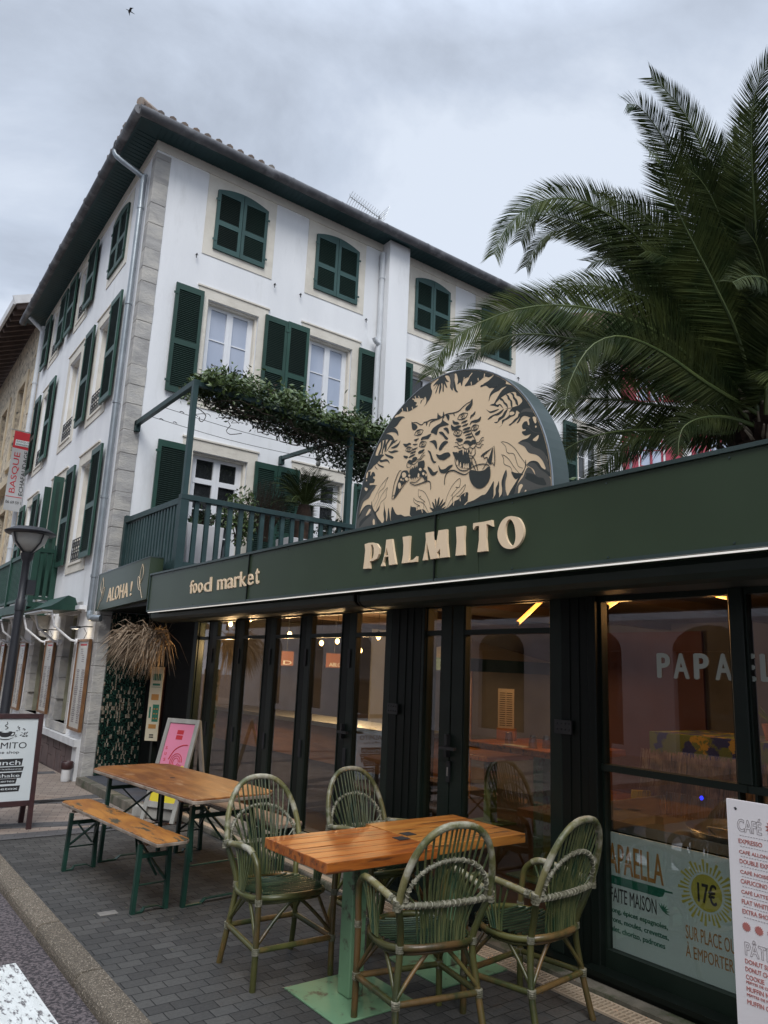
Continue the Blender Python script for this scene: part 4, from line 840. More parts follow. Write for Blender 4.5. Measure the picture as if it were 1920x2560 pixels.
# glazed bays: (y_low, y_high, lower glass bottom, transom z)
def stile(y0, y1, name='stile', x0=3.70, x1=3.80, m='frame2', z0=.06, z1=2.10):
    o = MB().box(x0, x1, y0, y1, z0, z1).build(name, M[m], rs); bevel(o, .004, 1); return o
def bay(y0, y1, zb, zt, tr=1.903, name='glazed_panel', top=True, x=3.755):
    mb = MB(); mb.box(x-.028, x+.03, y0, y1, .06, zb); mb.box(x-.028, x+.03, y0, y1, zt, 2.10)
    if tr: mb.box(x-.030, x+.03, y0, y1, tr-.018, tr+.018)
    mb.box(x-.027, x+.029, y0, y0+.012, .06, 2.10); mb.box(x-.027, x+.029, y1-.012, y1, .06, 2.10)
    fr_ = mb.build(name, M['frame2'], rs)
    MB().box(x-.003, x+.003, y0, y1, zb, (tr-.018) if tr else zt).build('glass', M['glass'], fr_)
    if tr: MB().box(x-.003, x+.003, y0, y1, tr+.018, zt).build('glass', M['glass'], fr_)
    return fr_
bays = [(8.41, 8.69), (7.71, 8.19), (7.0, 7.495), (6.285, 6.78), (5.56, 6.088), (4.89, 5.348)]
for a, b in bays: bay(a, b, .19, 2.09)
stile(8.69, 8.80)
for a, b in ((8.19, 8.41), (7.495, 7.71), (6.78, 7.0), (6.088, 6.285), (5.348, 5.56)):
    m_ = (a+b)/2; stile(a, m_-.004, x0=3.726, x1=3.785); stile(m_+.004, b, x0=3.734, x1=3.785, m='frame')
    MB().box(3.715, 3.7255, m_-.05, m_-.01, 1.62, 1.78).build('hinge', M['hole'], rs); MB().box(3.715, 3.7255, m_-.05, m_-.01, .80, .95).build('hinge', M['hole'], rs)
stile(4.80, 4.885, x0=3.70, x1=3.785)
MB().box(3.70, 3.86, 4.43, 4.797, .0, 2.10).build('pillar', M['frame'], rs); stile(4.395, 4.427, x0=3.70, x1=3.785)
bay(4.215, 4.395, .19, 2.09); stile(4.10, 4.215, x0=3.712, x1=3.785); stile(3.975, 4.094, x0=3.718, x1=3.785, m='frame2'); bay(3.165, 3.975, .19, 2.09); stile(3.07, 3.165, x0=3.70, x1=3.785)
MB().box(3.70, 3.86, 2.86, 3.066, 0, 2.10).build('pillar', M['frame'], rs)
for y in (4.52, 4.60, 4.70, 2.93, 3.0): MB().box(3.6945, 3.699, y, y+.03, 0, 2.1).build('pillar_rib', M['frame'], rs)
stile(2.80, 2.858, x0=3.68, m='frame')
# door furniture
dh = MB(); dh.box(3.675, 3.712, 4.085, 4.112, 1.03, 1.18); dh.box(3.625, 3.65, 3.955, 4.112, 1.085, 1.105); dh.box(3.64, 3.675, 4.09, 4.107, 1.085, 1.105); dh.build('door_handle', M['iron'], rs)
MB().box(3.70, 3.712, 4.075, 4.112, .86, 1.0).build('lock', M['iron'], rs); MB().box(3.695, 3.6995, 4.088, 4.099, .90, .96).build('lock_cylinder', M['steel'], rs)
dh = MB(); dh.box(3.69, 3.726, 5.44, 5.46, 1.03, 1.15); dh.box(3.66, 3.6895, 5.33, 5.46, 1.075, 1.095); dh.build('door_handle', M['iron'], rs)
for y in (4.66, 2.975):
    mb = MB(); mb.box(3.672, 3.684, y, y+.13, 1.28, 1.36); 
    for q in range(4):
        for r in range(2): mb.box(3.668, 3.672, y+.015+q*.03, y+.028+q*.03, 1.30+r*.035, 1.31+r*.035)
    mb.build('hinge_plate', M['iron'], rs)
# right-hand windows over a low solid panel
def rwin(y0, y1):
    mb = MB(); x = 3.755
    mb.box(x-.028, x+.03, y0, y1, 2.065, 2.10); mb.box(x-.04, x+.03, y0-.05, y1+.03, 1.098, 1.135); mb.box(x-.028, x+.03, y0, y1, .06, .165); mb.box(x-.027, x+.029, y0, y0+.012, .06, 2.1); mb.box(x-.027, x+.029, y1-.012, y1, .06, 2.1); f = mb.build('window_frame', M['frame2'], rs)
    MB().box(x-.003, x+.003, y0, y1, 1.135, 2.065).build('glass', M['glass'], f); MB().box(x-.003, x+.003, y0-.0, y1, .165, 1.098).build('glass', M['glass'], f)
rwin(1.992, 2.80); stile(1.917, 1.992, z0=1.136, x0=3.71); rwin(1.10, 1.917); stile(.98, 1.10); rwin(.2, .98); stile(.08, .2); rwin(-.8, .08); stile(-3, -.8)
MB().box(3.62, 3.78, -3, 8.8, .0, .058).build('threshold', M['frame'], rs)
mb = MB(); mb.box(3.60, 3.70, -3, 2.86, .058, .085); mb.build('sill', M['frame'], rs)
# dark side of the entrance
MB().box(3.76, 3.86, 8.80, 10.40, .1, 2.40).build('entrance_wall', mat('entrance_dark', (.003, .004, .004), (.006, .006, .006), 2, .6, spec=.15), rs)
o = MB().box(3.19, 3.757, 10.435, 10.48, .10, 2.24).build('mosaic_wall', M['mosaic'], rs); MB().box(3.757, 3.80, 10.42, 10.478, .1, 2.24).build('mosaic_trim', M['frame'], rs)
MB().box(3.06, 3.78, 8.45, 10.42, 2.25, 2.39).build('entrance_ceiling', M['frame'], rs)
o = MB().box(3.60, 3.64, 8.9, 9.3, .3, 2.0)
# low steps and platform before the doors
struct(bevel(MB().prism(lambda u, v, w: (u, v, w), [(2.97, 10.44), (2.97, 8.32), (3.62, 7.95), (3.76, 7.95), (3.76, 10.44)], 0, .10).build('entrance_step', M['concrete']), .012))
struct(MB().prism(lambda u, v, w: (u, v, w), [(3.08, 10.42), (3.08, 8.42), (3.62, 8.05), (3.75, 8.05), (3.75, 10.42)], .1, .104).build('step_top', M['step']))
struct(bevel(MB().box(3.30, 3.62, 4.9, 7.94, 0, .055).build('low_step', M['concrete']), .01)); struct(bevel(MB().box(3.46, 3.615, 4.9, 7.94, .055, .12).build('stone_step', mat('pale_step_stone', (.30, .27, .22), (.20, .18, .15), 4, .8, .3)), .008)); struct(MB().box(3.32, 3.38, 4.9, 7.94, .055, .062).build('step_edge', M['grate']))
bevel(tag(MB().bar((2.98, 8.2, .06), (3.28, 7.72, .06), .12, .12).build('timber_block', M['greylead']), 'weathered wooden block lying at the foot of the entrance step', 'block'), .015)
struct(MB().box(3.52, 3.62, -3, 4.9, 0, .03).build('concrete_edge', M['concrete']))
gt = MB(); gt.box(3.372, 3.386, -1, 4.9, .001, .012); gt.box(3.500, 3.514, -1, 4.9, .001, .012); gt.box(3.437, 3.449, -1, 4.9, .001, .012)
y = -1.0
while y < 4.9: gt.box(3.386, 3.437, y, y+.011, .001, .011); gt.box(3.449, 3.500, y, y+.011, .001, .011); y += .026
tag(gt.build('drain_grate', M['grate']), 'long beige slotted drain grate set in the pavement along the shopfront', 'drain grate'); struct(MB().box(3.37, 3.516, -1, 4.9, .0003, .001).build('drain_channel', M['hole']))
# awning cassettes
def cassette(y0, y1, label, zo=0):
    a = thing('awning_cassette', label, 'awning', (3.2, (y0+y1)/2, 2.1), 'rolled awning boxes under the sign')
    P = [(3.10, 2.165), (3.085, 2.14), (3.09, 2.10), (3.115, 2.075), (3.16, 2.062), (3.30, 2.058), (3.32, 2.08), (3.32, 2.165)]
    o = MB().prism(lambda u, v, w: (u, w, v+zo), P, y0+.02, y1-.02).build('housing', M['awning'], a); 
    mb = MB()
    for q in (y0, y1-.019): mb.prism(lambda u, v, w: (u, w, v+zo), [(u-.004 if u < 3.2 else u+.004, v+(.004 if v > 2.1 else -.004)) for u, v in P], q, q+.018)
    mb.build('end_cap', M['frame'], a)
    MB().box(3.32, 3.66, y0, y1, 2.10+zo, 2.16+zo).build('bracket', M['frame'], a)
cassette(4.47, 8.69, 'long rolled green awning box under the food market part of the sign'); cassette(-2.9, 4.43, 'rolled green awning box nearer the camera under the plain part of the sign', -.01)
# ------------------------------------------------------------------ signs
fs = thing('fascia_sign', 'long dark green metal sign band with peach PALMITO lettering', 'sign', (2.95, 4, 2.15))
mb = MB()
for a, b in ((5.93, 8.40), (3.05, 5.926), (.2, 3.046), (-3, .196)): mb.box(2.952, 3.12, a, b, 2.155, 2.568)
o = mb.build('panel', M['fascia'], fs); bevel(o, .003, 1)
mb = MB(); mb.box(2.938, 3.10, -3, 8.41, 2.568, 2.588); mb.box(2.940, 2.952, -3, 8.41, 2.150, 2.168); mb.box(2.94, 3.12, 8.40, 8.412, 2.15, 2.568); mb.build('edge_trim', M['edge'], fs)
MB().box(2.955, 2.967, -3, 8.40, 2.1415, 2.1480).build('led_strip', M['led'], fs); MB().box(3.0, 3.2, -3, 8.38, 2.17, 2.36).build('backing', M['frame'], fs)
for y in (3.42, 5.93): MB().box(2.938, 2.951, y-.003, y+.003, 2.155, 2.568).build('seam', M['frame'], fs)
YZ = lambda u, v, w: (w, u, v)
PAL = {"P":[[[4159,2462],[4115,2466],[4065,2463],[4016,2450],[3985,2417],[3986,2377],[4008,2347],[4056,2335],[4090,2336],[4084,2286],[4164,2290],[4156,2342],[4149,2416]],[[4085,2450],[4064,2448],[4050,2421],[4047,2384],[4057,2355],[4089,2347],[4086,2410]]],"A":[[[3911,2465],[3849,2463],[3828,2383],[3796,2290],[3870,2290],[3880,2349],[3922,2350],[3934,2315],[3923,2289],[3962,2290],[3940,2323],[3918,2392]],[[3906,2412],[3883,2360],[3921,2360]]],"L":[[[3735,2463],[3661,2462],[3665,2380],[3665,2301],[3620,2303],[3585,2322],[3585,2287],[3736,2290],[3724,2344],[3723,2407]]],"M":[[[3504,2462],[3429,2461],[3405,2352],[3382,2462],[3307,2460],[3302,2374],[3286,2288],[3360,2289],[3361,2347],[3391,2324],[3377,2290],[3449,2289],[3489,2401],[3496,2335],[3487,2289],[3525,2289],[3507,2350],[3498,2416]]],"I":[[[3223,2462],[3148,2461],[3153,2376],[3147,2287],[3222,2289],[3214,2370]]],"T":[[[3075,2466],[2986,2463],[2925,2465],[2920,2427],[2948,2441],[2967,2446],[2972,2367],[2962,2291],[3038,2292],[3026,2361],[3027,2445],[3055,2446],[3074,2426],[3078,2449]]],"O":[[[2765,2464],[2718,2443],[2688,2392],[2690,2340],[2725,2297],[2779,2283],[2835,2300],[2872,2343],[2878,2392],[2852,2443],[2812,2465]],[[2791,2450],[2764,2431],[2747,2388],[2744,2334],[2763,2299],[2795,2320],[2819,2367],[2818,2421]]]}
for k, polys in PAL.items():
    # outer outline with its counter cut through a thin slit
    out = smoothpts([(a/1000, b/1000) for a, b in polys[0]], 4, True) if k == 'O' else [(a/1000, b/1000) for a, b in polys[0]]
    mb = MB()
    if len(polys) > 1:
        inn = [(a/1000, b/1000) for a, b in polys[1]]
        if k == 'O': inn = smoothpts(inn, 4, True)
        loops = [[Vector((*p, 0)) for p in out], [Vector((*p, 0)) for p in inn]]
        T = tessellate_polygon(loops); allp = out+inn; n = len(allp)
        V = [YZ(a, b, 2.952) for a, b in allp]+[YZ(a, b, 2.936) for a, b in allp]; F_ = []
        for t3 in T: F_.append(tuple(i+n for i in t3))
        for base, L_ in ((0, len(out)), (len(out), len(inn))):
            for i in range(L_): j = base+(i+1) % L_; F_.append((base+i, j, j+n, base+i+n))
        mb.add(V, F_)
    else: mb.prism(lambda u, v, w: (w, u, v), out, 2.936, 2.952)
    mb.build('letter', M['peach'], fs)
def fsx(s, y0, y1, z0, z1, bold, shear=0, X=2.952, w=.008, par=None, slope=0, m='peach', name='letter'):
    mb = MB(); text(mb, s, FX(X), -y0, -y1, z0, z1, 0, w, bold, shear, slope); return mb.build(name, M[m], par or fs)
L7 = [('f', 7.217, 7.135, 2.290, 2.425), ('o', 7.135, 7.035, 2.288, 2.390), ('o', 7.01, 6.90, 2.286, 2.388), ('d', 6.87, 6.69, 2.285, 2.425), ('m', 6.56, 6.36, 2.288, 2.388), ('a', 6.34, 6.215, 2.286, 2.388), ('r', 6.20, 6.08, 2.288, 2.390), ('k', 6.085, 5.955, 2.288, 2.425), ('e', 5.94, 5.825, 2.290, 2.392), ('t', 5.79, 5.72, 2.290, 2.428)]
for c, a, b, z0_, z1_ in L7: fsx(c, a, b, z0_, z1_, .014, -.012)
mb = MB()
y = -2.8
while y < 8.3:
    for z in (2.18, 2.545): mb.lathe((0, 0, 0), [(0, 0)], 3) if 0 else mb.box(2.9475, 2.952, y-.004, y+.004, z-.004, z+.004)
    y += .62
mb.build('rivet', M['edge'], fs)
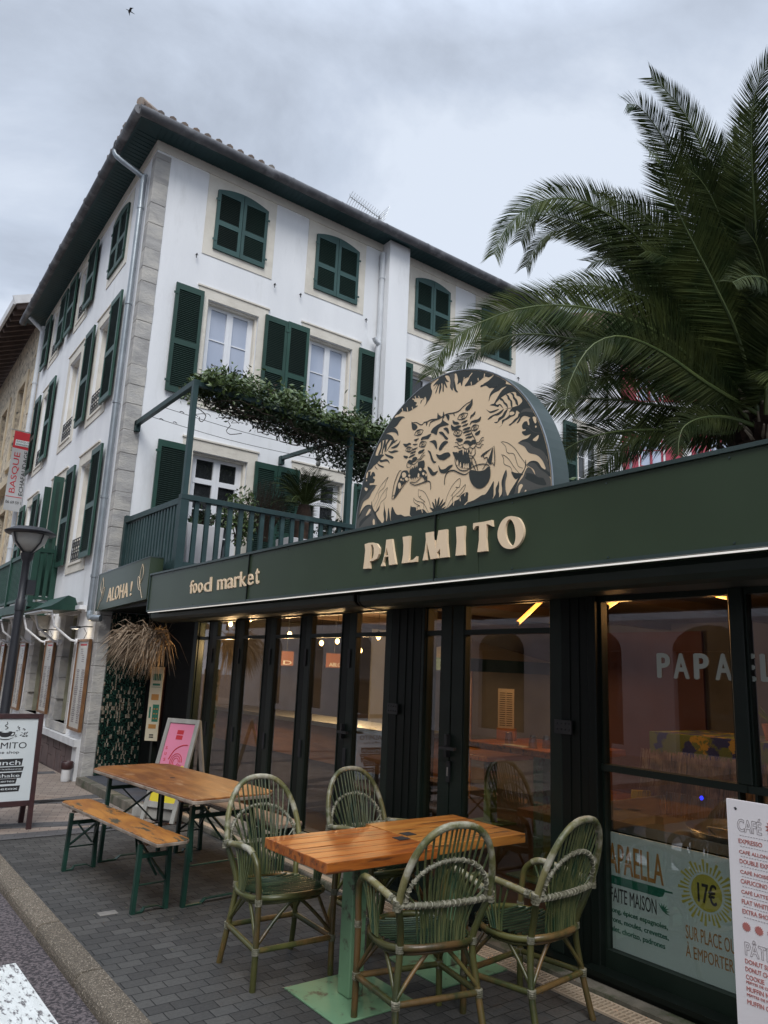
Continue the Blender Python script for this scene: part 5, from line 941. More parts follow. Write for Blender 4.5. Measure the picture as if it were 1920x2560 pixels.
# half-round sign
hr = thing('half_round_sign', 'half round sign with two snarling tigers, jungle leaves and a coconut drink', 'sign', (2.96, 3.41, 2.585))
arc = [(3.41+.905*math.cos(math.pi*k/48), 2.588+.905*math.sin(math.pi*k/48)) for k in range(49)]
MB().prism(lambda u, v, w: (w, u, v), arc, 2.965, 3.10).build('body', M['edge'], hr, smooth=False)
arc2 = [(3.41+.897*math.cos(math.pi*k/48), 2.5885+.897*math.sin(math.pi*k/48)) for k in range(49)]
MB().prism(lambda u, v, w: (w, u, v), arc2, 2.960, 2.9651).build('face', M['beige'], hr)
ART = "d0:-616,667 -687,597 -739,530 -799,433 -844,332 -883,215 -906,105 -912,44 -890,73 -855,99 -875,143 -855,196 -819,229 -773,253 -740,283 -702,299 -658,299 -693,311 -731,312 -755,330 -740,330 -714,331 -693,348 -691,361 -714,360 -716,368 -697,374 -690,396 -705,413 -727,411 -735,389 -746,389 -740,421 -752,425 -723,443 -701,450 -684,442 -671,425 -649,419 -666,440 -679,464 -657,491 -644,496 -599,509 -626,523 -661,522 -692,540 -674,571 -648,587 -643,606 -616,617 -575,618 -525,608 -497,594 -464,578 -497,619 -534,652 -570,664 -533,666 -505,656 -468,653 -439,639 -426,610 -434,655 -472,684 -500,690 -477,694 -433,693 -399,720 -355,722 -384,734;b0:-769,425 -790,420 -796,393 -788,384 -778,398;b0:-792,371 -798,363 -790,358 -786,366;b0:-811,312 -809,294 -794,281 -769,293 -790,305;g0:-782,464 -797,442 -757,457 -714,472 -679,474 -701,489 -744,484;g0:-663,299 -702,299 -740,283 -773,253 -819,229 -855,196 -875,143 -890,83 -867,103 -839,160 -798,201 -740,227 -710,267;d0:-478,585 -492,573 -521,569 -544,536 -516,564 -502,557 -469,573 -435,587;d0:-525,606 -543,592 -558,570 -576,554 -581,525 -567,546 -548,565 -539,582 -516,599;d0:-562,619 -585,605 -598,580 -614,561 -615,523 -603,540 -599,566 -580,585 -576,600;d0:-598,619 -625,604 -634,580 -652,558 -661,524 -644,536 -635,559 -621,577 -616,596;d0:-402,569 -436,547 -460,545 -512,542 -479,534 -441,535 -417,556;d0:-418,500 -441,515 -474,519 -503,521 -549,532 -531,513 -503,506 -470,510 -442,501;d0:-473,470 -499,468 -508,487 -535,494 -554,514 -581,523 -563,494 -549,480 -522,473 -494,460;d0:-515,429 -536,441 -536,466 -563,470 -590,484 -595,507 -617,501 -644,496 -635,472 -608,469 -581,462 -554,458 -532,436;d0:-589,425 -613,433 -635,448 -657,456 -666,474 -684,463 -662,445 -640,433 -618,425 -600,419;b0:-599,499 -622,496 -633,483 -617,477 -595,484;d3:-563,530 -612,522 -653,520 -696,501 -744,508;g2:-710,391 -740,374 -769,343 -807,324 -850,316;d3:-528,335 -546,334 -587,315 -637,273 -680,216 -732,149 -773,95;d3:-533,334 -565,302 -579,262 -628,244 -646,207 -663,166 -698,146;d3:-531,260 -557,249 -593,218 -629,170 -672,121;d3:-538,256 -550,233 -557,198 -602,172 -618,142;g0:-727,160 -757,170 -790,154 -823,121 -863,91 -894,47 -911,6 -911,-5 -814,-5 -715,-5 -621,-6 -638,25 -660,64 -698,96 -715,126 -732,143 -757,134 -786,93 -778,121 -753,142;d0:-725,160 -748,174 -782,172 -810,156 -835,122 -875,95 -912,56 -894,57 -855,93 -819,119 -790,154 -757,166;d0:-717,192 -721,158 -706,128 -685,102 -664,76 -647,46 -621,-6 -582,-6 -603,30 -638,68 -664,96 -689,121 -711,147;d0:-611,143 -646,129 -685,120 -698,110 -672,101 -646,93 -625,113;d0:-725,114 -773,99 -806,76 -843,63 -858,41 -862,21 -810,32 -757,59 -715,85 -723,98;b0:-664,20 -668,49 -685,58 -698,47 -681,24 -662,-6;b0:-707,0 -715,18 -724,16 -717,1;d0:-571,164 -567,135 -558,95 -568,53 -550,29 -582,-3 -510,-1 -537,25 -541,58 -536,93 -549,131;g0:-572,161 -578,129 -567,94 -568,47 -582,-3 -550,-1 -550,40 -554,90 -562,129;d0:-513,107 -518,76 -514,46 -518,28 -510,-1 -464,0 -489,33 -491,67 -504,85;d0:-471,108 -472,70 -468,36 -459,-1 -379,-4 -278,-9 -247,17 -316,27 -374,45 -407,47 -435,70;d0:37,897 -61,901 -177,885 -249,868 -371,823 -475,768 -557,711 -558,680 -517,694 -464,685 -410,719 -379,728 -354,722 -385,738 -427,746 -469,770 -427,765 -390,781 -359,771 -328,764 -297,755 -245,765 -213,772 -238,794 -257,817 -224,822 -198,815 -186,780 -172,809 -146,802 -151,834 -133,879 -116,879 -117,845 -129,802 -137,771 -154,748 -127,762 -109,794 -108,823 -91,813 -103,773 -78,803 -80,846 -61,886 -26,897 -48,861 -66,845 -42,850 -27,862 -50,811 -36,817 -18,845 -16,794 -5,799 -3,849 11,854 6,827 26,788 30,804 25,858 59,803 63,814 40,862 85,830 50,865 90,859 65,880 37,891;g0:-68,894 -109,891 -120,858 -108,823 -103,776 -85,810 -87,849;d0:52,897 109,890 146,889 273,861 365,832 459,795 506,770 448,760 409,771 344,751 283,756 241,765 268,775 254,791 286,811 271,827 225,814 175,798 209,794 215,771 194,795 164,807 155,764 180,743 140,765 135,799 133,768 105,801 99,829 111,853 109,883 73,892;b6:414,793 401,765;b6:358,784 348,752;b6:303,774 294,748;b6:276,844 267,821;b6:237,833 226,809;b6:-271,782 -275,760;b6:-331,789 -334,770;b6:-388,800 -384,778;b6:-279,838 -250,819;b6:-208,832 -205,813;b6:302,831 274,815;d0:390,818 497,765 530,733 590,685 672,608 739,527 800,434 837,336 874,228 901,96 914,16 884,71 858,126 848,187 806,235 748,261 699,289 663,289 707,301 752,307 753,321 708,317 695,337 715,350 716,363 694,364 703,388 726,399 740,386 750,374 755,398 749,406 791,414 746,424 711,444 689,448 647,471 619,488 599,497 635,510 664,509 702,519 676,573 642,606 585,607 542,597 498,578 480,556 485,579 515,617 552,639 588,650 524,648 474,630 445,601 450,633 476,662 505,673 547,674 477,675 437,701 404,719 377,714 398,730 440,741 496,752;b0:797,406 781,403 788,368 804,371;b0:797,356 789,348 796,342 802,350;b0:810,299 776,284 794,269 814,288;g0:699,289 684,281 725,248 759,214 818,196 845,155 878,92 903,24 862,181 806,235;d0:642,606 624,607 625,561 650,513 669,517 643,561;d0:603,606 585,604 589,562 609,540 617,510 629,517 617,560;d0:556,600 534,595 568,567 573,536 593,514 589,562;d0:513,581 484,566 518,551 551,532 578,515 545,548;d0:491,567 477,575 450,575 470,567;d0:523,532 482,539 441,547 419,562 440,529 481,521;d0:554,517 515,506 480,507 435,491 465,489 514,492;d0:592,507 563,494 520,476 487,458 504,451 547,471 577,488;d0:655,478 618,465 575,463 546,448 530,421 559,444 602,449 639,454;d0:675,455 644,435 593,411 614,409 659,433;d0:703,442 679,415 660,404 687,416;d3:705,178 672,222 619,279 541,326 563,295 582,259 637,233 648,191 695,139;d3:664,119 639,163 600,214 543,252 555,220 556,185 610,159 623,135;g0:903,-16 884,71 828,130 770,160 717,149 693,115 646,60 591,-2 742,-8;d0:884,75 843,132 793,163 748,163 717,149 770,155 820,134 848,97;d0:720,185 706,139 670,102 623,139 635,106 662,88 622,35 591,-2 634,-5 659,48 700,107 721,141;b0:746,131 726,120 757,93 783,92;b0:688,53 673,37 670,0 684,-5 697,32;d0:728,93 720,83 791,54 856,15 851,53 793,81;d0:578,158 565,113 547,67 544,24 529,-2 584,-5 565,27 576,71 571,109;d0:522,106 506,61 496,22 481,0 536,-3 528,43;d0:481,100 452,66 423,43 377,34 343,21 291,16 252,-4 342,-4 481,-6 477,36;d0:483,107 444,61 416,42 381,39 341,21 288,16 257,2 284,23 286,47 280,83 269,74 246,70 223,62 215,46 150,41 113,12 56,2 71,25 89,44 65,36 50,31 66,76 45,58 33,33 39,92 25,74 20,40 14,72 -2,97 -3,60 6,38 -37,80 -31,56 -5,32 -58,58 -51,43 -25,20 -69,27 -46,12 -92,19 -137,46 -182,54 -207,77 -260,84 -261,50 -259,11 -241,3 -284,20 -333,17 -375,41 -416,47 -445,72 -473,114 -474,71 -463,7 -358,-4 -171,-11 28,-14 242,-12 471,-15;b6:219,57 215,42;b6:166,42 157,19;b6:-140,47 -135,21;b6:-192,62 -196,39;b6:-239,81 -233,64;b6:-228,5 -265,28;d3:207,180 148,155 103,100 79,45;d3:207,180 201,131 176,134 190,124 152,99 134,84 148,91 146,46;d3:253,132 218,105 152,80 99,13;d3:253,132 244,99 187,69 213,70 208,50;d3:-52,34 -83,102 -127,154 -188,182 -186,130 -151,134 -167,127 -129,99 -110,84;d3:-73,13 -117,65 -181,100 -237,135 -225,101 -188,76 -162,73 -191,69 -189,49;d2.5:-123,96 -128,40;d0:303,667 287,653 257,638 238,616 248,604 270,601 293,615;d7:299,663 288,657 250,649 198,620 170,629 141,627 99,630 44,621 3,620 -50,629 -123,620 -168,622 -199,636 -236,649 -267,654 -285,667;d0:148,629 134,620 147,599;d7:118,587 106,612 71,618 16,618 -10,626;d0:35,661 24,644 3,629 23,615 38,624;d0:-19,656 -31,620 -18,600 -52,573 -73,554 0,558 27,546 41,514 74,533 99,544 83,564 42,578 1,586 -11,607;d0:-44,626 -77,615 -72,582 -51,610;d0:-116,621 -130,599 -117,607;d0:-285,667 -286,631 -268,609 -244,601 -225,613 -231,628 -267,645;d0:-312,581 -309,562 -276,548 -267,537 -273,562 -294,570;d0:-361,535 -355,510 -320,506 -283,515 -268,501 -274,522 -301,526 -337,524;d6:-155,570 -161,580 -169,587 -178,593 -189,595 -202,596 -216,594 -231,589 -248,583;d6:-155,570 -172,563 -188,558 -202,557 -215,557 -225,560 -235,565 -242,573 -248,583;d4.5:-218,572 -213,563 -202,562 -191,569 -186,580 -191,589 -202,591 -213,584 -218,572;d0:-208,575 -205,570 -199,571 -196,578 -199,583 -205,581;d6:-278,471 -282,480 -286,487 -292,491 -300,494 -309,494 -319,492 -331,488 -344,481;d6:-278,471 -292,464 -303,460 -314,458 -323,459 -330,461 -336,466 -341,472 -344,481;d4.5:-325,473 -322,464 -312,463 -301,469 -297,480 -301,488 -311,490 -321,483 -325,473;d0:-317,475 -314,470 -308,472 -305,477 -308,482 -314,480;d6:-120,481 -127,490 -134,497 -143,501 -152,501 -163,499 -175,495 -187,487 -201,476;d6:-120,481 -134,470 -147,462 -158,457 -169,455 -178,456 -187,460 -194,467 -201,476;d4.5:-180,474 -175,463 -161,461 -148,469 -142,483 -147,494 -160,496 -174,488 -180,474;d0:-168,477 -165,471 -157,473 -153,480 -157,486 -164,484;d6:267,566 261,576 254,583 245,588 234,591 222,591 208,589 193,585 176,578;d6:267,566 249,560 234,555 220,553 207,554 197,556 188,561 181,569 176,578;d4.5:205,568 209,560 220,558 232,565 237,576 233,585 222,586 210,579 205,568;d0:214,571 217,566 224,568 227,574 224,578 218,577;d6:212,474 210,485 206,493 201,498 193,501 183,501 171,499 158,495 142,488;d6:212,474 196,467 182,463 171,461 161,461 153,464 148,470 144,477 142,488;d4.5:159,477 164,467 176,466 189,473 195,485 190,495 178,497 165,489 159,477;d0:170,480 173,474 180,476 184,483 181,488 174,486;d6:356,477 350,485 344,491 336,494 327,495 318,494 307,490 295,484 282,476;d6:356,477 342,469 330,463 319,459 310,458 301,459 293,462 287,468 282,476;d4.5:302,473 306,464 318,462 330,469 335,480 331,489 319,491 307,484 302,473;d0:312,475 315,470 322,472 325,478 322,483 315,481;d0:-111,574 -131,560 -157,551 -172,536 -138,538 -115,552;d0:-189,536 -208,543 -245,542 -233,532 -208,531;d0:-96,548 -126,527 -164,527 -190,516 -146,504 -107,509;d0:-196,512 -215,519 -252,518 -240,508 -209,509;d0:-203,485 -222,494 -268,492 -269,481 -235,480;d0:-207,466 -229,475 -275,469 -260,461 -229,463;d0:-223,445 -242,451 -282,449 -270,440 -242,444;d0:-230,426 -248,434 -294,428 -279,420 -255,423;d0:-145,443 -180,440 -208,424 -196,414 -168,419;d0:-312,435 -327,444 -357,448 -351,428 -327,424;d0:-24,538 -47,542 -67,532 -78,506 -72,494 -48,521;d0:19,524 -15,521 -49,486 -73,463 -50,462 -22,492;d0:110,483 65,484 41,469 33,439 37,417 64,456 92,476;d0:15,412 -4,440 -37,454 -74,441 -58,433 -32,420 -6,401;d0:124,427 97,414 82,385 59,345 35,333 59,329 87,358 103,399;d0:39,383 0,370 -40,375 -80,370 -98,347 -74,338 -35,330 12,347;d0:120,318 85,297 56,268 18,270 42,249 76,251 104,282;d0:14,306 -11,274 -51,270 -83,282 -123,281 -90,258 -52,241 -5,257;d0:196,512 186,531 144,531 95,534 122,507 164,514;d0:270,531 252,534 215,531 237,524 247,517;d0:384,530 347,522 317,523 296,508 324,509 354,501;d0:283,505 257,502 228,495 249,492 268,496;d0:288,462 270,472 227,471 248,463;d0:305,442 284,452 244,450 261,442;d0:319,418 297,430 250,432 268,422;d0:377,445 350,439 325,427 341,420 364,428;d0:221,429 207,442 157,443 174,428 203,424;d0:-212,398 -230,412 -261,407 -277,397 -298,403 -322,393 -317,374 -293,376 -272,367 -256,384 -231,394;d6:-209,394 -216,370 -250,354 -270,363;d6:-272,363 -299,348 -323,360 -323,378;d5:-272,473 -291,438 -316,401 -329,367;d5:-136,422 -161,414 -175,395 -206,395;d5:-127,397 -156,393 -175,375 -210,374;d5:-329,378 -352,377 -370,395 -390,397;d5:-326,368 -359,363 -373,379 -390,379;d5:-326,353 -359,339 -371,354 -389,352;d0:-118,365 -151,356 -201,360 -232,349 -263,347 -264,312 -283,264 -284,233 -223,241 -179,263 -146,314 -126,345;b0:-160,367 -172,367 -167,346;b0:-208,357 -219,356 -214,324;b0:-227,353 -238,352 -232,338;b0:-245,349 -256,348 -251,330;b0:-158,278 -173,272 -166,304;b0:-184,260 -199,254 -192,285;b0:-215,247 -230,241 -223,272;b0:-234,241 -249,235 -242,267;b0:-252,239 -267,234 -260,265;d6:-317,344 -318,309 -300,299;d5:-269,352 -272,332 -285,320 -293,349;d6:-261,310 -294,301 -292,288 -264,296;d6:-139,329 -147,283 -179,241 -230,222 -278,230 -289,263 -289,284;d8:-48,167 -53,216 -78,243 -129,244 -180,218 -230,198 -267,206;d6:-289,280 -302,243 -327,205;d6:-300,297 -325,255 -344,200;d6:-278,217 -302,234 -373,235 -425,220 -446,197;d0:-272,214 -303,212 -344,198 -397,194 -431,208 -448,184 -444,134 -410,99 -364,88 -317,107 -283,147 -270,184;d5:-382,199 -402,218 -425,248;d0:-475,324 -441,312 -395,301 -366,286 -389,283;d0:-466,315 -441,274 -425,239 -454,223;d6:-475,322 -483,248 -479,201;d6:-366,286 -389,283 -396,266 -419,266 -428,239 -448,222 -465,223 -479,201;d0:332,389 311,402 284,394 274,409 245,410 229,397 244,381 272,377 290,366 317,379;d6:333,385 335,365 323,351 293,350 288,366;d5:284,379 272,362 243,364 228,377;d5:233,388 201,389 181,410 153,421;d5:222,379 186,383 169,399 146,401;d5:229,373 200,365 161,368;d0:214,365 157,365 155,315 212,336;d0:285,341 227,349 169,313 132,288 120,253 122,221 151,245 195,267 237,260 288,265 306,316;d0:389,332 344,336 321,324 304,287 340,260 390,231 440,171 463,170 423,266;b0:338,303 344,291 360,289 376,297 384,312 378,324 362,326 346,318;b0:317,271 321,263 332,262 344,268 350,277 345,285 334,287 322,281;b0:380,278 382,273 389,272 396,276 400,282 397,287 390,288 383,284;b0:363,270 364,266 368,265 373,268 375,272 373,276 369,277 365,275;b0:389,238 393,223 405,219 417,227 423,244 419,259 407,263 395,254;b0:294,290 297,285 304,284 312,288 315,294 312,299 305,300 297,296;b0:177,309 181,303 191,302 201,307 206,315 202,322 192,323 182,318;b0:146,275 149,269 158,267 167,272 171,280 168,287 159,288 150,283;b0:124,263 126,256 131,254 136,258 138,265 137,272 132,274 127,270;b0:364,294 366,291 371,290 377,293 379,296 377,300 372,300 366,298;d6:486,162 480,202 462,273 420,338 393,344;d5:385,337 403,306 437,244 452,178;d6:486,162 455,164 397,208 346,247 303,263;d4:486,169 472,186 452,176 462,161;b0:323,349 314,348 318,328;b0:305,349 296,349 299,329;b0:286,350 278,349 281,331;b0:268,350 259,350 263,332;b0:250,351 241,351 245,333;b0:232,351 223,351 227,334;b0:290,251 278,250 284,271;b0:272,251 260,250 265,270;b0:253,252 242,250 247,269;b0:235,252 224,251 229,268;b0:212,291 199,282 202,263 216,264;d7:298,241 242,216 178,217 122,221 87,205 82,158;d5:298,245 236,234 194,252 173,263;d5:181,269 151,245 136,207"
layers = {'d': MB(), 'g': MB(), 'b': MB()}
def clampr(p):
    y, z = p; dy_, dz = y-3.41, z-2.5885; r_ = math.hypot(dy_, dz); dz = max(dz, .0005)
    if r_ > .896: dy_, dz = dy_*.896/r_, max(dz*.896/r_, .0005)
    return (3.41+dy_, 2.5885+dz)
bl_ = []
zi = 0
for item in ART.split(';'):
    h_, pts = item.split(':'); c = h_[0]; wd = float(h_[1:]); P = [(int(a)/1000+3.41, int(b)/1000+2.585) for a, b in (q.split(',') for q in pts.split())]
    zi += 1; x1 = 2.960-.0004-.000012*zi; x0 = x1-.0005
    if wd == 0:
        big = len(P) > 22
        Q = [clampr(p) for p in smoothpts(P, 3 if big else 4, True)]
        R_ = []
        for p in Q:
            if not R_ or math.hypot(p[0]-R_[-1][0], p[1]-R_[-1][1]) > .0012: R_.append(p)
        if len(R_) > 2:
            try: layers[c].prism(lambda u, v, w: (w, u, v), R_, x0, x1)
            except Exception: pass
    else:
        Q = [clampr(p) for p in smoothpts(P, 5)]; h = wd/2000*1.15; n = len(Q); L_, R_ = [], []
        for i in range(n):
            a, b = Q[max(i-1, 0)], Q[min(i+1, n-1)]; dx_, dz = b[0]-a[0], b[1]-a[1]; l = math.hypot(dx_, dz) or 1
            hh = h*(.55+.45*math.sin(math.pi*min(max(i/(n-1), .05), .95))) if c == 'd' else h
            L_.append((Q[i][0]-dz/l*hh, Q[i][1]+dx_/l*hh)); R_.append((Q[i][0]+dz/l*hh, Q[i][1]-dx_/l*hh))
        V = [(x0, *p) for p in L_]+[(x0, *p) for p in R_]
        layers[c].add(V, [(i, i+1, n+i+1, n+i) for i in range(n-1)])
layers['d'].build('dark_artwork', M['artdark'], hr); layers['g'].build('grey_artwork', M['artgrey'], hr); layers['b'].build('beige_artwork', M['beige'], hr)
mb = MB()
for k in range(48): a, b = arc[k], arc[k+1]; mb.bar((2.962, *a), (2.962, *b), .006, .008, (1, 0, 0))
mb.build('edge_trim', M['pipe'], hr)
# aloha sign
al = thing('aloha_sign', 'smaller dark green sign reading ALOHA between line drawn flowers', 'sign', (2.98, 9.5, 2.24))
AF = lambda u, v, w: (2.98-w, -u, 2.243+v+(u+10.53)*.034)
mb = MB(); mb.fbox(AF, -10.53, -8.57, 0, .495-.0, -.16, 0); mb.build('panel', M['fascia'], al)
mb = MB(); mb.fbox(AF, -10.535, -8.565, .495, .508, -.16, .004); mb.fbox(AF, -10.54, -10.53, 0, .5, -.16, .004); mb.build('edge_trim', M['edge'], al)
for c, a, b in (('A', 10.06, 9.90), ('L', 9.87, 9.75), ('O', 9.75, 9.59), ('H', 9.56, 9.42), ('A', 9.40, 9.25), ('!', 9.16, 9.11)):
    mb = MB(); text(mb, c, AF, -a, -b, .085, .265, 0, .006, .010); mb.build('letter', M['peach'], al)
fl = MB()
def curve3(F, P, r): fl.tube([F(u, v, .006) for u, v in smoothpts(P, 5)], r, 5, False)
for s_, o_ in ((1, -10.36), (-1, -8.78)):
    for P in ([(-.08, .02), (.0, .12), (.07, .22), (.08, .34), (.03, .44)], [(.03, .44), (-.03, .36), (-.02, .28), (.05, .22)], [(.0, .12), (.08, .14), (.14, .22), (.15, .30)], [(.15, .30), (.08, .27), (.05, .20)]):
        curve3(AF, [(o_+s_*u*.9, v) for u, v in P], .0025)
fl.build('flower_outline', M['peach'], al)
# ------------------------------------------------------------------ entrance dressing
th = thing('straw_tuft', 'large bristling tuft of dry straw hanging over the mosaic entrance', 'straw decoration', (3.3, 8.9, 1.8))
mb = MB(); rg = random.Random(5)
for i in range(1000):
    # blades spring from a root near the right-hand top and sweep left and down
    a = rg.random(); root = Vector((3.34-.34*a+rg.gauss(0, .03), 8.78+.25*a+rg.gauss(0, .06), 1.93+rg.gauss(0, .035)))
    phi = rg.gauss(0, .8); d = Vector((-.45-.5*a+rg.gauss(0, .5), .1+rg.gauss(0, .6), -.15-.8*(1-a)+rg.gauss(0, .5)+(.5 if rg.random() < .14 else 0))).normalized()
    L_ = rg.uniform(.18, .42)*(1.1 if d.z < 0 else .7); p1 = root+d*L_*.55; p2 = root+d*L_+Vector((0, 0, -.10*L_/.4-.05)); w_ = rg.uniform(.0035, .0085)
    s_ = d.cross(Vector((rg.gauss(0, 1), rg.gauss(0, 1), rg.gauss(0, 1)))).normalized()*w_
    mb.add([root-s_, root+s_, p1+s_, p1-s_, p2], [(0, 1, 2, 3), (3, 2, 4)])
mb.build('straw_blades', M['straw'], th); MB().tube([(3.34, 8.85, 2.03), (3.34, 8.85, 2.28)], .02, 8).build('hook', M['frame'], th)
bx = thing('menu_totem', 'cream menu board with green print on a dark wooden case under the straw tuft', 'menu board', (3.4, 9.0, .65))
F_ = rotF((3.30, 9.02, .70), R(-38)); 
MB().fbox(F_, 0, .15, -.02, .84, -.012, 0).build('menu_face', mat('cream_menu', (.50, .45, .33), (.46, .41, .3), 2, .5), bx); MB().fbox(F_, .0, .15, -.02, .84, -.15, -.0121).build('case', M['maroon'], bx); MB().box(3.40, 3.46, 9.02, 9.08, .1, .70).build('post', M['frame'], bx)
mb = MB(); rr = random.Random(4)
for q in range(5): mb.fbox(F_, .03+.02*q, .045+.02*q, .68, .76, .0, .0015)
mb.fbox(F_, .02, .13, .60, .605, 0, .0015); mb.fbox(F_, .03, .12, .62, .645, 0, .0015); mb.fbox(F_, .06, .135, .20, .40, 0, .0015); mb.fbox(F_, .02, .04, .24, .37, 0, .0015); mb.build('print', M['teal'], bx)
mb = MB()
for q in range(3):
    for r in range(2): mb.fbox(F_, .072+.032*r, .092+.032*r, .23+.055*q, .245+.055*q, .0016, .003)
mb.fbox(F_, .03, .12, .45, .52, 0, .0015); mb.fbox(F_, .03, .12, .12, .17, 0, .0015); mb.build('pink_print', M['gold'], bx); mb = MB(); mb.fbox(F_, .05, .10, .04, .055, 0, .0015); mb.fbox(F_, .05, .10, .015, .03, 0, .0015); mb.build('black_print', M['ink'], bx)
# pink poster board
pb = thing('poster_easel', 'weathered grey A-frame board holding a pink and yellow sushi poster', 'A-frame sign', (3.05, 7.9, 0))
F_ = rotF((2.96, 8.0, 0), R(30-90), R(16.5)); Wb = .43; H = 1.05
mb = MB(); mb.fbox(F_, 0, .05, 0, H, -.03, 0); mb.fbox(F_, Wb-.05, Wb, 0, H, -.03, 0); mb.fbox(F_, .05, Wb-.05, H-.05, H, -.03, 0); mb.fbox(F_, .05, Wb-.05, .13, .19, -.03, 0); o = mb.build('frame', M['greylead'], pb); bevel(o, .004)
pp = MB().fbox(F_, .05, Wb-.05, .19, H-.05, -.022, -.012).build('poster', M['pink'], pb)
G_ = rotF((2.96+.866*.0+.50, 8.0+.29, 0), R(30-90), R(-14)); mb = MB(); mb.fbox(G_, 0, .045, 0, H-.02, 0, .03); mb.fbox(G_, Wb-.045, Wb, 0, H-.02, 0, .03); mb.fbox(G_, .045, Wb-.045, .12, .17, 0, .03); mb.build('rear_leg_frame', M['greylead'], pb)
mb = MB(); mb.prism(F_, smoothpts([(.05, .20), (.05, .42), (.12, .46), (.20, .44), (.27, .52), (.38, .55), (.38, .20)], 3, True), -.0119, -.011); mb.build('yellow_print', M['yellow'], pp)
mb = MB(); mb.fbox(F_, .17, .255, .885, .93, -.0119, -.011); mb.fbox(F_, .17, .255, .83, .875, -.0119, -.011)
text(mb, 'S', F_, .075, .10, .72, .75, -.0119, -.010, .03); text(mb, 'U', F_, .08, .105, .66, .69, -.0119, -.010, .03); text(mb, 'S', F_, .085, .11, .60, .63, -.0119, -.010, .03); text(mb, 'H', F_, .09, .115, .54, .57, -.0119, -.010, .03); text(mb, 'I', F_, .095, .105, .48, .51, -.0119, -.010, .03)
for r_ in (.075, .055, .035): mb.tube([F_(.25+r_*math.cos(t_*.5), .60+r_*1.15*math.sin(t_*.5), -.0105) for t_ in range(13)], .004, 4, False)
mb.tube([F_(*p, -.0105) for p in smoothpts([(.15, .62), (.20, .72), (.28, .77), (.35, .78)], 4)], .006, 4, False); mb.build('red_print', M['red'], pp)
mb = MB(); mb.lathe((0, 0, 0), [(.001, 0)], 3); mb = MB(); st_ = []
for k in range(32): r_ = .062 if k % 2 else .05; st_.append((.17+r_*math.cos(k*math.pi/16), .43+r_*math.sin(k*math.pi/16)))
mb.prism(F_, st_, -.0109, -.0095); mb.build('green_print', M['teal'], pp); mb = MB(); mb.fbox(F_, .14, .20, .445, .455, -.0094, -.0085); mb.fbox(F_, .13, .21, .425, .435, -.0094, -.0085); mb.fbox(F_, .14, .20, .405, .415, -.0094, -.0085); mb.build('badge_text', M['yellow'], pp)
mb = MB(); mb.prism(F_, [(.15, .33), (.19, .33), (.185, .29), (.17, .28), (.155, .29)], -.0109, -.0095); mb.fbox(F_, .168, .172, .22, .28, -.0109, -.0095); mb.build('glass_print', M['red'], pp)
# coffee-shop A-board
ab = thing('sandwich_board', 'maroon framed coffee shop sandwich board with black and white print', 'A-frame sign', (1.585, 8.0, 0))
F_ = rotF((1.265, 7.93, 0), 0, R(5)); W_ = .64
mb = MB(); mb.fbox(F_, 0, .045, 0, 1.06, -.04, 0); mb.fbox(F_, W_-.045, W_, 0, 1.06, -.04, 0); mb.fbox(F_, .045, W_-.045, 1.012, 1.06, -.04, 0); mb.fbox(F_, .045, W_-.045, .215, .265, -.04, 0); o = mb.build('frame', M['maroon'], ab); bevel(o, .004)
pp = MB().fbox(F_, .045, W_-.045, .265, 1.012, -.025, -.012).build('panel', M['boardwhite'], ab)
G_ = rotF((1.265, 8.27, 0), 0, R(-7)); mb = MB(); mb.fbox(G_, 0, .045, 0, 1.04, -.04, 0); mb.fbox(G_, W_-.045, W_, 0, 1.04, -.04, 0); mb.fbox(G_, .045, W_-.045, .2, 1.03, -.03, -.01); mb.build('rear_panel', M['maroon'], ab)
c0 = .32; k1, k2 = -.0119, -.0105
mb = MB(); text(mb, 'PALMITO', F_, c0-.195, c0+.195, .738, .795, k1, k2, .003); text(mb, 'coffee shop', F_, c0-.135, c0+.135, .685, .718, k1, k2, .006)
# cup, saucer, steam and foliage
mb.prism(F_, smoothpts([(c0-.065, .895), (c0-.055, .862), (c0-.03, .845), (c0+.02, .845), (c0+.042, .862), (c0+.05, .895)], 3, True), k1, k2)
mb.prism(F_, smoothpts([(c0-.09, .842), (c0-.03, .828), (c0+.03, .828), (c0+.075, .842), (c0+.03, .820), (c0-.03, .820)], 3, True), k1, k2)
mb.tube([F_(*p, -.0112) for p in smoothpts([(c0+.045, .885), (c0+.075, .885), (c0+.065, .858), (c0+.035, .856)], 4)], .004, 4, False)
mb.tube([F_(*p, -.0112) for p in smoothpts([(c0-.01, .915), (c0+.012, .93), (c0-.016, .948), (c0+.004, .965), (c0-.004, .985)], 4)], .0035, 4, False)
rr = random.Random(9)
for sgn in (-1, 1):
    for q in range(26):
        cx = c0+sgn*rr.uniform(.075, .19); cz = .84+rr.uniform(0, .115)*(1-abs(cx-c0)*2.0); a = rr.uniform(-.3, 1.2); L_ = rr.uniform(.012, .028)
        mb.prism(F_, [(cx, cz), (cx+sgn*L_*.5*math.cos(a)-.004, cz+L_*.5*math.sin(a)+.003), (cx+sgn*L_*math.cos(a), cz+L_*math.sin(a)), (cx+sgn*L_*.5*math.cos(a)+.003, cz+L_*.5*math.sin(a)-.004)], k1-.00001*q, k2+.00002*q)
bars = [('brunch', .585, .055, .17, .55), ('glace \u00e0 l\u2019italienne', .538, .028, .185, 0), ('milkshake', .475, .042, .175, 0), ('p\u00e2tisseries', .425, .036, .135, 0), ('jus Detox', .355, .042, .17, 0)]
for s_, z, h, hw, _ in bars: mb.prism(F_, [(c0-hw-.01, z-.008), (c0+hw, z-.004), (c0+hw+.008, z+h+.006), (c0-hw, z+h+.002)], k1, k2)
